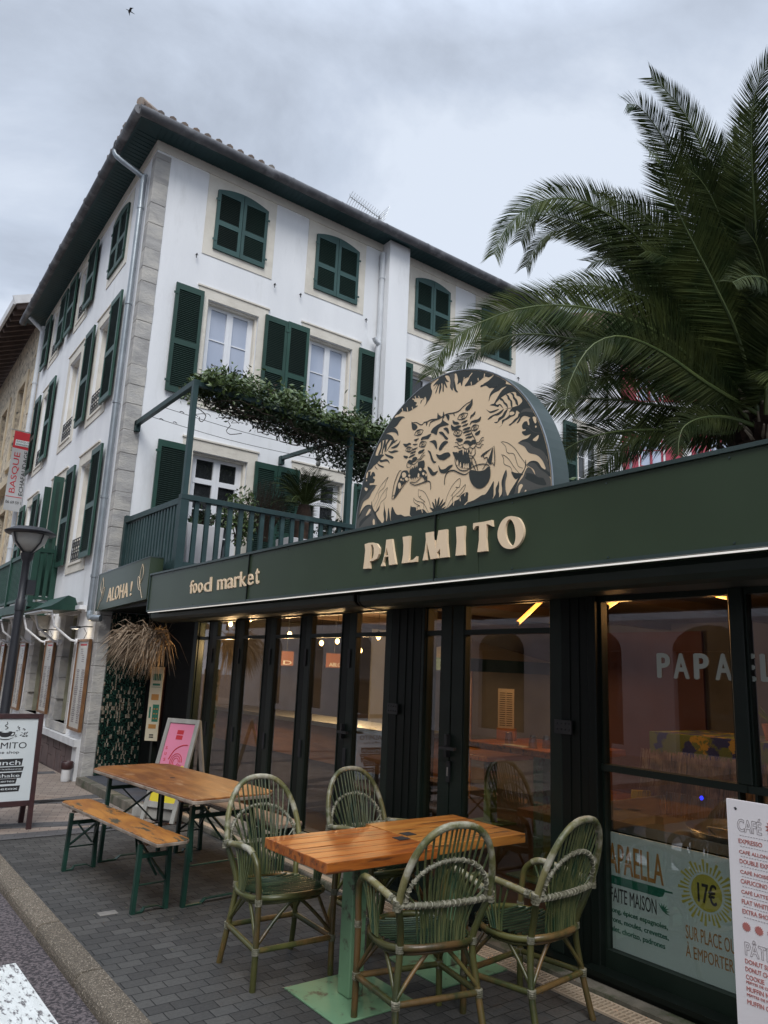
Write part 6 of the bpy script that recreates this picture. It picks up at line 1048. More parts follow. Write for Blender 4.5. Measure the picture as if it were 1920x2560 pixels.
mb.fbox(F_, c0-.022, c0-.016, .29, .35, k1, k2); mb.fbox(F_, c0-.006, c0, .285, .35, k1, k2)
mb.build('black_print', M['ink'], pp)
mb = MB()
for s_, z, h, hw, _ in bars: text(mb, s_, F_, c0-hw+.008, c0+hw-.012, z+.004, z+h-.008, k2+.0002, k2+.0012, .012)
mb.prism(F_, smoothpts([(c0-.045, .892), (c0-.01, .884), (c0+.03, .892), (c0-.01, .899)], 3, True), k2+.0002, k2+.001)
mb.build('white_print', M['boardwhite'], pp)
# ------------------------------------------------------------------ white menu board at the right edge
wm = thing('price_board', 'tall white coffee and pastry price board standing close on the right', 'menu board', (2.7, 1.2, 0))
WF = FX(2.70); MB().fbox(WF, -1.495, -.95, .12, 1.207, -.012, 0).build('panel', M['paper'], wm); MB().fbox(WF, -1.493, -.952, .122, 1.204, -.024, -.0121).build('backing', M['barwood'], wm); mb = MB(); mb.fbox(WF, -1.40, -1.36, 0, .12, -.05, -.024); mb.fbox(WF, -1.09, -1.05, 0, .12, -.05, -.024); mb.build('leg', M['iron'], wm)
def outline_text(s, u0, u1, v0, v1):
    mb = MB(); V, Fs, bd, (a, b, c, d) = textgeo(s, .02)
    for p, q in bd:
        P = [WF(u0+(u1-u0)*(V[i][0]-a)/(b-a), v0+(v1-v0)*(V[i][1]-c)/(d-c), .0006) for i in (p, q)]
        if (Vector(P[0])-Vector(P[1])).length > 1e-6: mb.bar(P[0], P[1], .0009, .0008, (1, 0, 0))
    return mb.build('outline_heading', M['pencil'], wm)
outline_text('CAF\u00c9', -1.458, -1.373, 1.104, 1.156); outline_text('P\u00c2TISSERIES', -1.455, -1.24, .708, .760)
mb = MB(); hh = .0145
for s_, z, wd in (('EXPRESSO', 1.065, .083), ('CAF\u00c9 ALLONG\u00c9', 1.031, .12), ('DOUBLE EXPRESSO', .999, .15), ('CAF\u00c9 NOISETTE', .966, .13), ('CAPUCCINO', .934, .092), ('CAF\u00c9 LATTE', .902, .092), ('FLAT WHITE', .869, .095), ('EXTRA SHOT', .838, .10), ('DONUT SUCRE', .682, .115), ('DONUT CHOCO', .658, .115), ('COOKIE', .634, .062), ('MUFFIN NATURE', .597, .13), ('MUFFIN CHOCO', .557, .125)):
    text(mb, s_, WF, -1.457, -1.457+wd, z, z+hh, .0, .0012, .012)
for s_, z, wd in (('P\u00c9PITES DE CHOCOLAT', .6205, .13), ('P\u00c9PITES DE FRAMBOISE', .582, .13)): text(mb, s_, WF, -1.457, -1.457+wd, z, z+.010, 0, .0012, .008)
for cu, cz, r0 in ((-1.446, .797, .016), (-1.403, .796, .016), (-1.33, 1.13, .03), (-1.36, .796, .016)):
    mb.prism(WF, [(cu+(r0 if k % 2 else r0*.72)*math.cos(k*math.pi/14), cz+(r0 if k % 2 else r0*.72)*math.sin(k*math.pi/14)) for k in range(28)], 0, .001)
mb.build('rose_print', M['rose'], wm)
mb = MB()
for z in (1.091, 1.0555, 1.0225, .990, .957, .925, .893, .861, .827):
    u = -1.452
    while u < -1.0: mb.fbox(WF, u, u+.006, z-.0006, z+.0006, 0, .0008); u += .0095
mb.build('dotted_line', M['pencil'], wm); MB().lathe((2.699, 1.463, 1.177), [(.001, 0)], 3) 
MB().prism(WF, [(-1.468, 1.180), (-1.462, 1.183), (-1.456, 1.177), (-1.462, 1.172)], 0, .0012).build('screw', M['iron'], wm)
# ------------------------------------------------------------------ poster and lettering on the right window
pw = thing('paella_poster', 'pale paella poster with orange and green print behind the lower right window', 'poster', (3.775, 2.4, .17))
QF = FX(3.776); MB().fbox(QF, -2.80, -1.10, .165, .765, -.012, 0).build('sheet', M['poster'], pw)
mb = MB(); text(mb, 'PAPAELLA', QF, -2.845, -2.46, .556, .708, 0, .0012, .02); text(mb, 'SUR PLACE OU', QF, -2.343, -2.082, .338, .403, 0, .0012, .0); text(mb, '\u00c0 EMPORTER', QF, -2.347, -2.095, .253, .325, 0, .0012, .0); mb.build('orange_print', M['gold'], pw)
mb = MB(); mb.prism(QF, [(-2.80, .538), (-2.458, .541), (-2.452, .536), (-2.410, .537), (-2.410, .530), (-2.455, .527), (-2.468, .502), (-2.49, .495), (-2.80, .494)], 0, .001)
text(mb, 'riz long, \u00e9pices espagnoles,', QF, -2.845, -2.444, .340, .374, 0, .0012, .028); text(mb, 'poivrons, moules, crevettes,', QF, -2.86, -2.442, .290, .326, 0, .0012, .028); text(mb, 'poulet, chorizo, padrones', QF, -2.835, -2.464, .242, .278, 0, .0012, .028)
for k in range(7):
    a = 2.2-k*.42; mb.prism(QF, [(-2.47, .432), (-2.47+.02*math.cos(a)-.004*math.sin(a), .432+.02*math.sin(a)+.004*math.cos(a)), (-2.47+.042*math.cos(a), .432+.04*math.sin(a)), (-2.47+.02*math.cos(a)+.004*math.sin(a), .432+.02*math.sin(a)-.004*math.cos(a))], 0, .001+.00002*k)
mb.build('green_print', M['teal'], pw)
mb = MB(); text(mb, 'FAITE MAISON', QF, -2.797, -2.508, .404, .478, 0, .0012, .0); text(mb, '17\u20ac', QF, -2.268, -2.165, .528, .627, .0015, .0026, .03); mb.build('dark_print', M['ink'], pw)
mb = MB(); cu, cz = -2.220, .579
mb.prism(QF, [(cu+.083*math.cos(k*math.pi/20), cz+.086*math.sin(k*math.pi/20)) for k in range(40)], 0, .001)
for k in range(38):
    a = k*math.pi*2/38; da = .045; r0, r1 = .096, .143+.016*math.sin(k*2.1); mb.prism(QF, [(cu+r0*math.cos(a-da*.6), cz+r0*math.sin(a-da*.6)), (cu+r1*math.cos(a-da), cz+r1*math.sin(a-da)), (cu+r1*math.cos(a+da), cz+r1*math.sin(a+da)), (cu+r0*math.cos(a+da*.6), cz+r0*math.sin(a+da*.6))], 0, .001)
mb.build('sun_print', M['suny'], pw)
vl = thing('window_lettering', 'pale frosted PAPAELLA lettering on the right window glass', 'lettering', (3.75, 2.0, 1.63))
VF = FX(3.752)
for c, a, b in (('P', 2.437, 2.355), ('A', 2.337, 2.243), ('P', 2.217, 2.130), ('A', 2.098, 2.007), ('E', 1.965, 1.885), ('L', 1.863, 1.79), ('L', 1.76, 1.69), ('A', 1.66, 1.56)):
    mb = MB(); text(mb, c, VF, -a, -b, 1.630, 1.766, .004, .0055, .05); mb.build('letter', M['frost'], vl)
# ------------------------------------------------------------------ inside the restaurant
bar_ = thing('bar_counter', 'long pale wooden bar counter inside behind the folding doors', 'counter', (4.9, 8, .06))
MB().box(4.66, 5.2, 5.75, 10.2, .60, .98).build('front_panel', M['barwood'], bar_); MB().box(4.70, 5.2, 5.78, 10.2, .062, .60).build('base', M['room_wall'], bar_); o = MB().box(4.58, 5.25, 5.70, 10.2, .985, 1.03).build('top', M['steel'], bar_)
rg = random.Random(3)
for (x, y, z) in ((3.98, 8.38, 2.09), (4.16, 8.22, 2.16), (4.57, 7.96, 2.0), (4.9, 7.75, 1.91), (5.05, 7.63, 1.94), (5.44, 7.32, 2.01), (5.29, 7.48, 1.84)):
    p_ = thing('pendant_bulb', 'small lit filament bulb hanging above the bar inside', 'lamp', (x, y, z), 'filament bulbs hanging above the bar')
    MB().lathe((x, y, z), [(.008, -.035), (.024, -.015), (.026, .005), (.012, .03)], 10).build('bulb', M['bulb'], p_, smooth=True); MB().tube([(x, y, z+.03), (x, y, 2.298)], .004, 4).build('cord', M['iron'], p_); MB().tube([(x, y, z+.028), (x, y, z+.07)], .014, 8).build('socket', M['iron'], p_)
    ld = bpy.data.lights.new('bulb_light', 'POINT'); ld.energy = 12; ld.specular_factor = 0; ld.color = (1, .62, .3); ld.shadow_soft_size = .04; lo = bpy.data.objects.new('bulb_light', ld); COL.objects.link(lo); lo.location = (x, y, z-.3)
for a, b, lb in (((4.22, 3.92, 2.0), (4.90, 4.26, 2.26), 'glowing amber ceiling tube seen through the glass door'), ((3.95, 2.91, 2.06), (4.47, 3.15, 2.19), 'glowing amber tube in the upper left of the right window'), ((4.66, 2.62, 2.20), (4.37, 2.34, 2.13), 'glowing amber tube in the upper right of the right window')):
    n_ = thing('light_tube', lb, 'lamp', a); MB().tube([a, b], .017, 8).build('tube', M['neon'], n_); MB().tube([a, tuple(Vector(a)-(Vector(b)-Vector(a)).normalized()*.02)], .02, 8).build('cap', M['iron'], n_); MB().tube([b, (b[0], b[1], 2.298)], .003, 4).build('cord', M['iron'], n_)
    ld = bpy.data.lights.new('tube_light', 'POINT'); ld.energy = 9; ld.specular_factor = 0; ld.color = (1, .5, .18); ld.shadow_soft_size = .1; lo = bpy.data.objects.new('tube_light', ld); COL.objects.link(lo); lo.location = (Vector(a)+Vector(b))/2-Vector((0, 0, .06))
def innertable(x0, x1, y0, y1, z, label):
    t_ = thing('inside_table', label, 'table', ((x0+x1)/2, (y0+y1)/2, .06), 'wooden tables inside the restaurant'); o = MB().box(x0, x1, y0, y1, z-.05, z).build('tabletop', M['amber'], t_); bevel(o)
    cx, cy = (x0+x1)/2, (y0+y1)/2; MB().box(cx-.05, cx+.05, cy-.05, cy+.05, .075, z-.05).build('post', M['post'], t_); MB().box(cx-.2, cx+.2, cy-.2, cy+.2, .061, .074).build('base_plate', M['post'], t_)
innertable(4.45, 5.3, 3.75, 4.75, 1.07, 'tall wooden table with green post just inside the glass door'); innertable(5.3, 6.2, 4.0, 4.7, .60, 'low wooden table farther inside behind the glass door'); innertable(5.6, 6.6, 5.6, 6.5, .80, 'wooden table beside the bar counter inside')
for x, y, lb in ((4.6, 4.36, 'upturned glass tumbler left of the paper napkins'), (4.55, 4.06, 'upturned glass tumbler right of the paper napkins'), (4.66, 4.02, 'upturned glass tumbler at the back of the inside table')):
    MB_ = MB().lathe((x, y, 1.071), [(.036, 0), (.026, .095), (.023, .09), (.033, .002)], 14); tag(MB_.build('tumbler', M['glass'], smooth=True), lb, 'glass', 'upturned tumblers on the inside table')
tag(MB().box(4.47, 4.57, 4.1, 4.32, 1.071, 1.078).build('napkins', M['boardwhite']), 'white paper napkins on the tall inside table', 'napkin')
mh = thing('menu_stand', 'upright white menu card in a wooden stand on the inside table', 'menu', (4.9, 4.73, 1.07)); F_ = rotF((4.80, 4.68, 1.10), R(-60)); MB().fbox(F_, 0, .14, .07, .40, -.01, 0).build('card', M['menulit'], mh); MB().fbox(F_, -.01, .15, -.03, .07, -.06, 0).build('stand', M['barwood'], mh)
mb = MB()
for c in (.015, .075):
    for q in range(16): mb.fbox(F_, c, c+.05, .09+q*.018, .096+q*.018, 0, .001)
mb.build('print', M['ink'], mh)
def screen(x, y, wd, lb, s):
    t_ = thing('menu_screen', lb, 'screen', (x, y, 1.6), 'orange menu screens above the bar'); F_ = FY(y); MB().fbox(F_, x, x+wd, 1.62, 1.82, -.03, 0).build('case', M['iron'], t_); MB().fbox(F_, x+.006, x+wd-.006, 1.626, 1.814, .0005, .002).build('display', M['screen'], t_)
    mb = MB(); text(mb, s, F_, x+wd*.2, x+wd*.85, 1.64, 1.69, .0021, .003, .02); mb.build('letters', M['boardwhite'], t_); MB().tube([(x+wd/2, y+.02, 1.82), (x+wd/2, y+.02, 2.299)], .01, 6).build('pole', M['iron'], t_)
screen(5.00, 8.9, .20, 'narrow orange lit menu screen at the left over the bar', 'D'); screen(5.52, 8.6, .30, 'wider orange lit menu screen over the bar', 'ABLO')
sm = thing('indoor_parasol', 'cream canopy with green valance inside behind the glass door', 'parasol', (6.3, 6.6, .06))
cx, cy = 6.98, 7.30
mb = MB(); mb.add([(cx-.75, cy-.75, 1.80), (cx+.75, cy-.75, 1.80), (cx+.75, cy+.75, 1.80), (cx-.75, cy+.75, 1.80), (cx, cy, 2.07)], [(0, 1, 4), (1, 2, 4), (2, 3, 4), (3, 0, 4), (3, 2, 1, 0)]); mb.build('canopy', M['fabric'], sm)
mb = MB(); mb.box(cx-.76, cx+.76, cy-.765, cy-.755, 1.65, 1.80); mb.box(cx-.765, cx-.755, cy-.755, cy+.76, 1.65, 1.80); mb.build('valance', M['balcony'], sm); MB().tube([(cx, cy, .06), (cx, cy, 2.0)], .02, 8).build('pole', M['barwood'], sm)
# straw-skirted cloth bar, steel pan and floor sign in the right window
sb = thing('straw_bar', 'bar draped in blue and yellow banana print cloth over a straw skirt', 'bar', (4.8, 2.2, .06))
MB().box(4.62, 5.3, .6, 3.08, 1.14, 1.28).build('cloth', M['bluecloth'], sb); MB().box(4.68, 5.3, .65, 3.05, .062, 1.14).build('base', M['room_wall'], sb)
mb = MB()
for i in range(1500): y = rg.uniform(.6, 3.12); z = 1.15+rg.uniform(-.02, .02); L_ = rg.uniform(.3, .6); s_ = rg.uniform(.001, .003); x = 4.62-rg.uniform(0, .05); mb.add([(x, y-s_, z), (x, y+s_, z), (x-rg.uniform(-.01, .06), y+rg.uniform(-.06, .08), z-L_)], [(0, 1, 2)])
mb.build('straw_skirt', M['straw'], sb)
pn = thing('paella_station', 'steel paella hot plate with raised back panel behind the right window', 'cooker', (4.3, 2.5, .06))
MB().box(3.95, 4.75, 1.2, 3.0, .062, .74).build('cabinet', M['frame'], pn); MB().prism(lambda u, v, w: (u, w, v), [(3.92, .745), (3.92, .80), (4.0, .765), (4.7, .765), (4.7, .745)], 1.2, 3.02).build('steel_top', M['steel'], pn); MB().box(4.66, 4.70, 1.2, 3.0, .766, .90).build('splash_panel', M['steel'], pn); MB().box(3.95, 4.66, 2.98, 3.0, .766, .88).build('side_panel', M['steel'], pn)
MB().lathe((4.3, 2.25, .77), [(.30, 0), (.34, .05), (.335, .055), (.29, .01)], 32).build('pan', M['steel'], pn, smooth=True); MB().tube(smoothpts([(4.02, 2.12, .82), (3.96, 2.1, .86), (3.96, 2.3, .86), (4.02, 2.3, .82)], 4), .006, 6).build('pan_handle', M['steel'], pn)
MB().lathe((4.45, 2.62, .93), [(.006, -.012), (.012, 0), (.006, .012)], 10).build('indicator_lamp', M['blueled'], pn)
ws = thing('wet_floor_sign', 'yellow folding wet floor sign inside near the right window', 'floor sign', (4.9, 3.3, .06)); F_ = rotF((4.72, 3.32, .5), R(-40)); mb = MB(); mb.prism(F_, [(0, 0), (.17, 0), (.15, .36), (.02, .36)], -.03, 0); mb.build('panel', M['yellow'], ws); MB().box(4.70, 4.92, 3.1, 3.36, .062, .49).build('base', M['barwood'], ws)
for (x, y, lb) in ((4.75, 2.35, 'small potted fern standing on the straw bar'), (4.85, 1.95, 'second potted plant farther right on the straw bar')):
    p_ = thing('potted_plant', lb, 'plant', (x+.1, y, 1.28)); MB().lathe((x+.1, y, 1.281), [(.05, 0), (.07, .10), (.06, .10)], 14).build('pot', mat('terracotta', (.25, .10, .05), (.2, .08, .04), 5, .8), p_, smooth=True); mb = MB()
    for k in range(22): a = rg.uniform(0, 6.28); leafblade(mb, (x+.1, y, 1.37), (math.cos(a), math.sin(a), rg.uniform(.3, 1.6)), (0, 0, 1) if rg.random() < .5 else (1, 0, .3), rg.uniform(.12, .22), .010)
    mb.build('foliage', M['vine'], p_)
# ------------------------------------------------------------------ pavement tables
def plank_table(x0, x1, y0, y1, m, label, n=6, postx=None, z=.72):
    t_ = thing('cafe_table', label, 'table', ((x0+x1)/2, (y0+y1)/2, 0), 'wooden tables with sage green posts')
    mb = MB(); rr = random.Random(int(x0*100)); w_ = (y1-y0)/n
    for k in range(n): mb.box(x0+rr.uniform(0, .003), x1-rr.uniform(0, .003), y0+k*w_+.0015, y0+(k+1)*w_-.0015, z-.052+rr.uniform(0, .002), z-rr.uniform(0, .0015))
    o = mb.build('tabletop', M[m], t_); bevel(o, .0035, 2)
    cx, cy = (x0+x1)/2+.02, (y0+y1)/2
    o = MB().box(cx-.045, cx+.045, cy-.07, cy+.03, .012, z-.054).build('post', M['post'], t_); bevel(o, .006); MB().box(cx-.2, cx+.2, cy-.2, cy+.2, z-.064, z-.055).build('top_plate', M['post'], t_)
    o = MB().add([(cx-.29, cy+.05, .001), (cx+.02, cy-.28, .001), (cx+.30, cy-.05, .001), (cx-.01, cy+.28, .001), (cx-.29, cy+.05, .010), (cx+.02, cy-.28, .010), (cx+.30, cy-.05, .010), (cx-.01, cy+.28, .010)], [(0, 3, 2, 1), (4, 5, 6, 7), (0, 1, 5, 4), (1, 2, 6, 5), (2, 3, 7, 6), (3, 0, 4, 7)]) if 0 else MB().box(cx-.24, cx+.24, cy-.26, cy+.22, .001, .010)
    o = o.build('base_plate', M['post'], t_); bevel(o, .002, 1)
    return t_
plank_table(2.052, 2.748, 3.085, 3.690, 'orange', 'orange varnished plank table on sage green post nearer the street'); plank_table(2.756, 3.455, 3.135, 3.760, 'amber', 'yellower plank table on sage green post nearer the shopfront')
for i, (x, y, lb) in enumerate(((2.70, 3.35, 'square dark plate set in the corner of the orange table'), (2.805, 3.42, 'square dark plate set in the edge of the yellower table'))):
    tag(MB().box(x-.035, x+.035, y-.035, y+.035, .7205, .7225).build('table_plaque', M['hole']), lb, 'plaque', 'dark plaques on the two plank tables')
def bentleg(mb, a, b, th=.03):
    mb.bar(a, b, th, th, (0, 1, 0))
def beer_leg(root, P, yl, half, h, inset, m='benchleg'):
    "one folding leg frame: two uprights, cross bars, floor strap and diagonal brace"
    Fp = P
    for sx in (-1, 1):
        mb = MB(); mb.bar(Fp(sx*half, yl, h-.03), Fp(sx*(half+.012), yl, .0), .028, .034, (0, 1, 0)); mb.build('leg', M[m], root)
    mb = MB(); mb.bar(Fp(-half, yl, h-.10), Fp(half, yl, h-.10), .02, .028); mb.tube([Fp(-half, yl, h*.38), Fp(half, yl, h*.38)], .006, 6); mb.build('cross_bar', M[m], root)
    mb = MB(); mb.bar(Fp(-half, yl, .006), Fp(-half*.5, yl, .006), .03, .008); mb.bar(Fp(-half*.5, yl, .006), Fp(-half*.35, yl, .03), .03, .006); mb.bar(Fp(-half*.35, yl, .03), Fp(half*.5, yl, .03), .03, .006); mb.bar(Fp(half*.5, yl, .03), Fp(half, yl, .006), .03, .006); mb.build('floor_strap', M[m], root)
    s_ = 1 if yl < 0 else -1
    mb = MB(); mb.bar(Fp(-half*.9, yl, h*.42), Fp(0, yl+s_*inset, h-.04), .014, .014); mb.bar(Fp(half*.9, yl, h*.42), Fp(0, yl+s_*inset, h-.04), .014, .014); mb.bar(Fp(-half*.6, yl, h-.09), Fp(half*.55, yl+s_*inset*.2, h*.45), .012, .012); mb.build('brace', M[m], root)
def placeF(cx, cy, ang):
    c, s_ = math.cos(ang), math.sin(ang)
    return lambda u, v, z: (cx+u*c-v*s_, cy+u*s_+v*c, z)
def clipboard(mb, P, hx, hy, cl, z0, z1, one=False):
    pts = [(-hx, -hy+cl*.2), (-hx+cl*.2, -hy), (hx-cl, -hy), (hx, -hy+cl), (hx, hy-cl), (hx-cl, hy), (-hx+cl, hy), (-hx, hy-cl)]
    mb.prism(lambda u, v, w: P(u, v, w), pts, z0, z1)
# big brown table
bt = thing('beer_table', 'long worn brown folding table with clipped corners and dark green legs', 'table', (2.42, 5.80, 0)); P = placeF(2.425, 5.81, R(5.5))
mb = MB(); clipboard(mb, P, .345, .90, .10, .690, .7175); o = mb.build('tabletop', M['beertop'], bt); bevel(o, .007, 3)
mb = MB(); clipboard(mb, P, .350, .905, .10, .684, .706); o = mb.build('edge_band', M['woodedge'], bt); bevel(o, .004, 2)
mb = MB(); [mb.bar(P(-.30, y, .672), P(.30, y, .672), .06, .024) for y in (-.62, .0, .62)]; mb.build('batten', M['warmwood'], bt); MB().lathe(P(-.02, .05, .7182), [(.02, 0), (.019, .0006)], 12).build('umbrella_hole', M['hole'], bt)
beer_leg(bt, P, -.70, .24, .67, .42); beer_leg(bt, P, .70, .24, .67, .42)
def bench(cx, cy, ang, hx, hy, h, label, m='bench'):
    b_ = thing('beer_bench', label, 'bench', (cx, cy, 0), 'folding benches beside the long brown table'); P = placeF(cx, cy, ang)
    mb = MB(); clipboard(mb, P, hx, hy, .03, h-.028, h); o = mb.build('seat', M[m], b_); bevel(o, .008, 3)
    mb = MB(); clipboard(mb, P, hx+.003, hy+.003, .03, h-.029, h-.007); o = mb.build('edge_band', M['woodedge'], b_); bevel(o, .006, 3)
    mb = MB(); [mb.bar(P(-hx*.8, y, h-.042), P(hx*.8, y, h-.042), .05, .026) for y in (-hy+.22, hy-.22)]; mb.build('batten', M['warmwood'], b_)
    beer_leg(b_, P, -hy+.26, hx-.015, h-.03, .30); beer_leg(b_, P, hy-.22, hx-.015, h-.03, .30)
bench(1.968, 5.715, R(5.2), .118, .86, .478, 'yellow worn bench with cracked varnish on the street side of the long table')
bench(3.02, 5.95, R(5.2), .118, .86, .478, 'greyer worn bench on the shopfront side of the long table', 'greybench') if 0 else None
M['greybench'] = mat('grey_worn_bench', (.30, .19, .12), (.20, .13, .09), 2.2, .6, .3, 25, st=(4, .8, 4), c3=(.38, .33, .27), s3=2.1, r3=(.5, .62))
bench(2.93, 5.88, R(5.2), .118, .86, .478, 'greyer weathered bench on the shopfront side of the long table', 'greybench')
# ------------------------------------------------------------------ rattan fan-back armchair (faces -Y at zero rotation; front = -y)
CH = thing('rattan_armchair', 'green rattan fan-back armchair on the left behind the orange table corner', 'chair', (0, 0, 0), 'green rattan fan-back armchairs')
def T(name, lst, m, smooth=True):
    mb = MB()
    for pts, r in lst: mb.tube(pts, r, 8 if (r if not isinstance(r, list) else r[0]) > .006 else 6)
    return mb.build(name, M[m], CH, smooth=smooth, local=True)
SZ = .415
for sx in (-1, 1):
    x = sx
    T('front_leg', [(smoothpts([(x*.228, -.212, 0), (x*.226, -.212, .20), (x*.228, -.21, .415), (x*.235, -.205, .52), (x*.24, -.19, .59), (x*.245, -.145, .632)], 4), .0165)], 'rattan')
    T('armrest', [(smoothpts([(x*.245, -.146, .632), (x*.248, -.10, .648), (x*.247, 0, .645), (x*.243, .12, .632), (x*.238, .205, .618)], 4), .0168)], 'rattan2')
    T('rear_leg', [(smoothpts([(x*.222, .225, 0), (x*.208, .175, .20), (x*.185, .155, .40), (x*.205, .19, .52), (x*.238, .222, .62)], 4), .0160)], 'rattan')
    # arm fan
    T('arm_spindle', [(smoothpts([(x*.232, .02-.012*k, .425), (x*.236, .03-.022*k, .52), (x*.246, .075-.042*k, .635)], 3), .0052) for k in range(6)], 'spindle')
hoop = []
for k in range(25):
    a = math.pi*k/24; xx = .248*math.cos(a)*(1+.10*math.sin(a)**2) if 0 else .242*math.copysign(abs(math.cos(a))**.82, math.cos(a))
    xx *= .955; zz_ = .62+.330*math.sin(a)**.92; hoop.append((xx, .222+.13*(zz_-.62)/.375, zz_))
T('back_hoop', [(hoop, .0165)], 'rattan2')
T('lower_hoop', [(smoothpts([(hoop[0][0], hoop[0][1], .62), (.240, .218, .60)], 2), .017), (smoothpts([(hoop[-1][0], hoop[-1][1], .62), (-.240, .218, .60)], 2), .017)], 'wrap')
def hoopz(x): # height of the hoop above x
    best = None
    for i in range(len(hoop)-1):
        a, b = hoop[i], hoop[i+1]
        if min(a[0], b[0]) <= x <= max(a[0], b[0]):
            t_ = (x-a[0])/((b[0]-a[0]) or 1); best = a[2]+(b[2]-a[2])*t_
            return best
    return .62
lst = []
for k in range(16):
    s_ = (k-7.5)/7.5; xb = s_*.118; yb = .205-.012*s_*s_; xm = s_*.205; xt = s_*.228*(.55+.45*abs(s_)**.6)*.98
    if abs(s_) > .97: zt = .70
    else: zt = hoopz(xt)-.008
    yt = .222+.13*(zt-.62)/.375
    lst.append((smoothpts([(xb, yb, .43), (xb*1.05, yb+.004, .50), (s_*.172, .218, .58) if 0 else (xb+(xt-xb)*.32, .226, .60), (xb+(xt-xb)*.72, .226+.13*.45*(zt-.62)/.375, .60+(zt-.60)*.5), (xt, yt, zt)], 3), .0050))
for k in range(11):
    s_ = (k-5)/5.6; a_ = math.acos(max(-1, min(1, s_*.98))); xa, za_ = .205*math.cos(a_), .622+.175*math.sin(a_)**.9; xb = s_*.105
    lst.append((smoothpts([(xb, .208, .43), (xb*1.06, .210, .50), (xb+(xa-xb)*.4, .228, .605), (xa, .232+.13*(za_-.622)/.375, za_)], 3), .0046))
T('back_spindle', lst, 'spindle')
arch = [(.205*math.cos(math.pi*k/14), .232+.13*(.185*math.sin(math.pi*k/14))/.375, .622+.175*math.sin(math.pi*k/14)**.9) for k in range(15)]
T('back_arch', [(arch, .009), ], 'wrap')
bar_pts = [(.238-.476*k/12, .222+.022*math.sin(math.pi*k/12), .608-.004*math.sin(math.pi*k/12)) for k in range(13)]
T('back_rail', [(bar_pts, .0125)], 'wrap')
# zig-zag cane lashing on rail and arch
lash = []
def lashon(path, r, n):
    L = smoothpts(path, 6)
    for k in range(n):
        i = int(k*(len(L)-2)/n)+1; p = Vector(L[i]); q = Vector(L[min(i+1, len(L)-1)]); T_ = (q-p).normalized(); A_ = T_.cross(Vector((0, 0, 1))).normalized(); B_ = T_.cross(A_)
        sg = 1 if k % 2 else -1; ring = [p+(A_*math.cos(t_*math.pi/4)+B_*math.sin(t_*math.pi/4))*r+T_*sg*.005*math.cos(t_*math.pi/4+.5) for t_ in range(9)]
        lash.append(([tuple(v) for v in ring], .0022))
lashon(bar_pts, .0145, 34); lashon(arch, .011, 26)
mb = MB()
for pts, r in lash: mb.tube(pts, r, 4, False)
mb.build('lashing', M['boardwhite'] if 0 else mat('pale_cane', (.33, .31, .24), (.17, .165, .11), 30, .6), CH, local=True, smooth=True)
# seat ring and canes
ring = []
for k in range(33):
    a = 2*math.pi*k/32; ring.append((.225*math.copysign(abs(math.cos(a))**.8, math.cos(a)), -.005+.225*math.copysign(abs(math.sin(a))**.85, math.sin(a)), SZ-.012*math.cos(a*2)))
T('seat_ring', [(ring, .0155), ([(p[0]*.93, p[1]*.93, p[2]-.026) for p in ring], .008)], 'rattan')
lst = []
for k in range(13):
    t_ = (k+.5)/13; y = -.205+.40*t_; hw = .215*math.sqrt(max(0, 1-((y+.005)/.235)**2))**.9
    lst.append((smoothpts([(-hw, y+.05*(1-t_)-.02, SZ+.012), (-hw*.4, y+.01, SZ+.004), (hw*.4, y-.012, SZ+.004), (hw, y-.03*(1-t_), SZ+.012)], 3), .0058))
T('seat', lst, 'seatcane')
fl_, fr2, rl_, rr_ = (-.226, -.212, .185), (.226, -.212, .185), (-.209, .178, .20), (.209, .178, .20)
for a, b in ((fl_, fr2), (fr2, rr_), (rr_, rl_), (rl_, fl_)): T('stretcher', [([a, b], .0145)], 'rattan')
for a, b in ((fl_, fr2), (fr2, rr_), (rr_, rl_), (rl_, fl_)):
    a, b = Vector(a), Vector(b); m1 = a.lerp(b, .28)+Vector((0, 0, .15)); m2 = a.lerp(b, .5)+Vector((0, 0, .215)); m3 = a.lerp(b, .72)+Vector((0, 0, .15)); ins = (Vector((0, 0, 0))-(a+b)/2); ins.z = 0; ins = ins*.06
    T('arch_brace', [(smoothpts([tuple(a+Vector((0, 0, .02))), tuple(m1+ins), tuple(m2+ins), tuple(m3+ins), tuple(b+Vector((0, 0, .02)))], 4), .0095)], 'rattan')
lst = []
for a in (fl_, fr2, rl_, rr_):
    for dz in (-.014, -.005, .004, .013): lst.append(([(a[0], a[1], a[2]+dz-.003), (a[0], a[1], a[2]+dz+.003)], .0205))
for sx in (-1, 1):
    for dz in (-.012, -.004, .004, .012): lst.append(([(sx*.240, .219, .612+dz*1.5-.004), (sx*.240, .221, .612+dz*1.5+.004)], .0205)); lst.append(([(sx*.241, .18+dz, .623), (sx*.241, .186+dz, .623)], .020)); lst.append(([(sx*.228, -.211, .412+dz-.003), (sx*.228, -.211, .412+dz+.003)], .0195)); lst.append(([(sx*.187, .157, .412+dz-.003), (sx*.187, .157, .412+dz+.003)], .019))
T('cane_binding', lst, 'wrap', False)
CH.location = (2.262, 3.865, 0); CH.rotation_euler = (0, 0, R(-2))
def dup(root, loc, rz, label):
    r = root.copy(); COL.objects.link(r); r.location = loc; r.rotation_euler = (0, 0, rz); r['label'] = label
    for ch in list(root.children):
        c = ch.copy(); COL.objects.link(c); c.parent = r
    return r
dup(CH, (3.04, 3.99, 0), R(3), 'green rattan armchair behind the tables with its back to the folding doors')
dup(CH, (2.475, 2.90, 0), R(180-12), 'green rattan armchair nearest the camera with a pale whitened back hoop')
dup(CH, (3.035, 2.745, 0), R(180+6), 'green rattan armchair at the right beside the shop window')
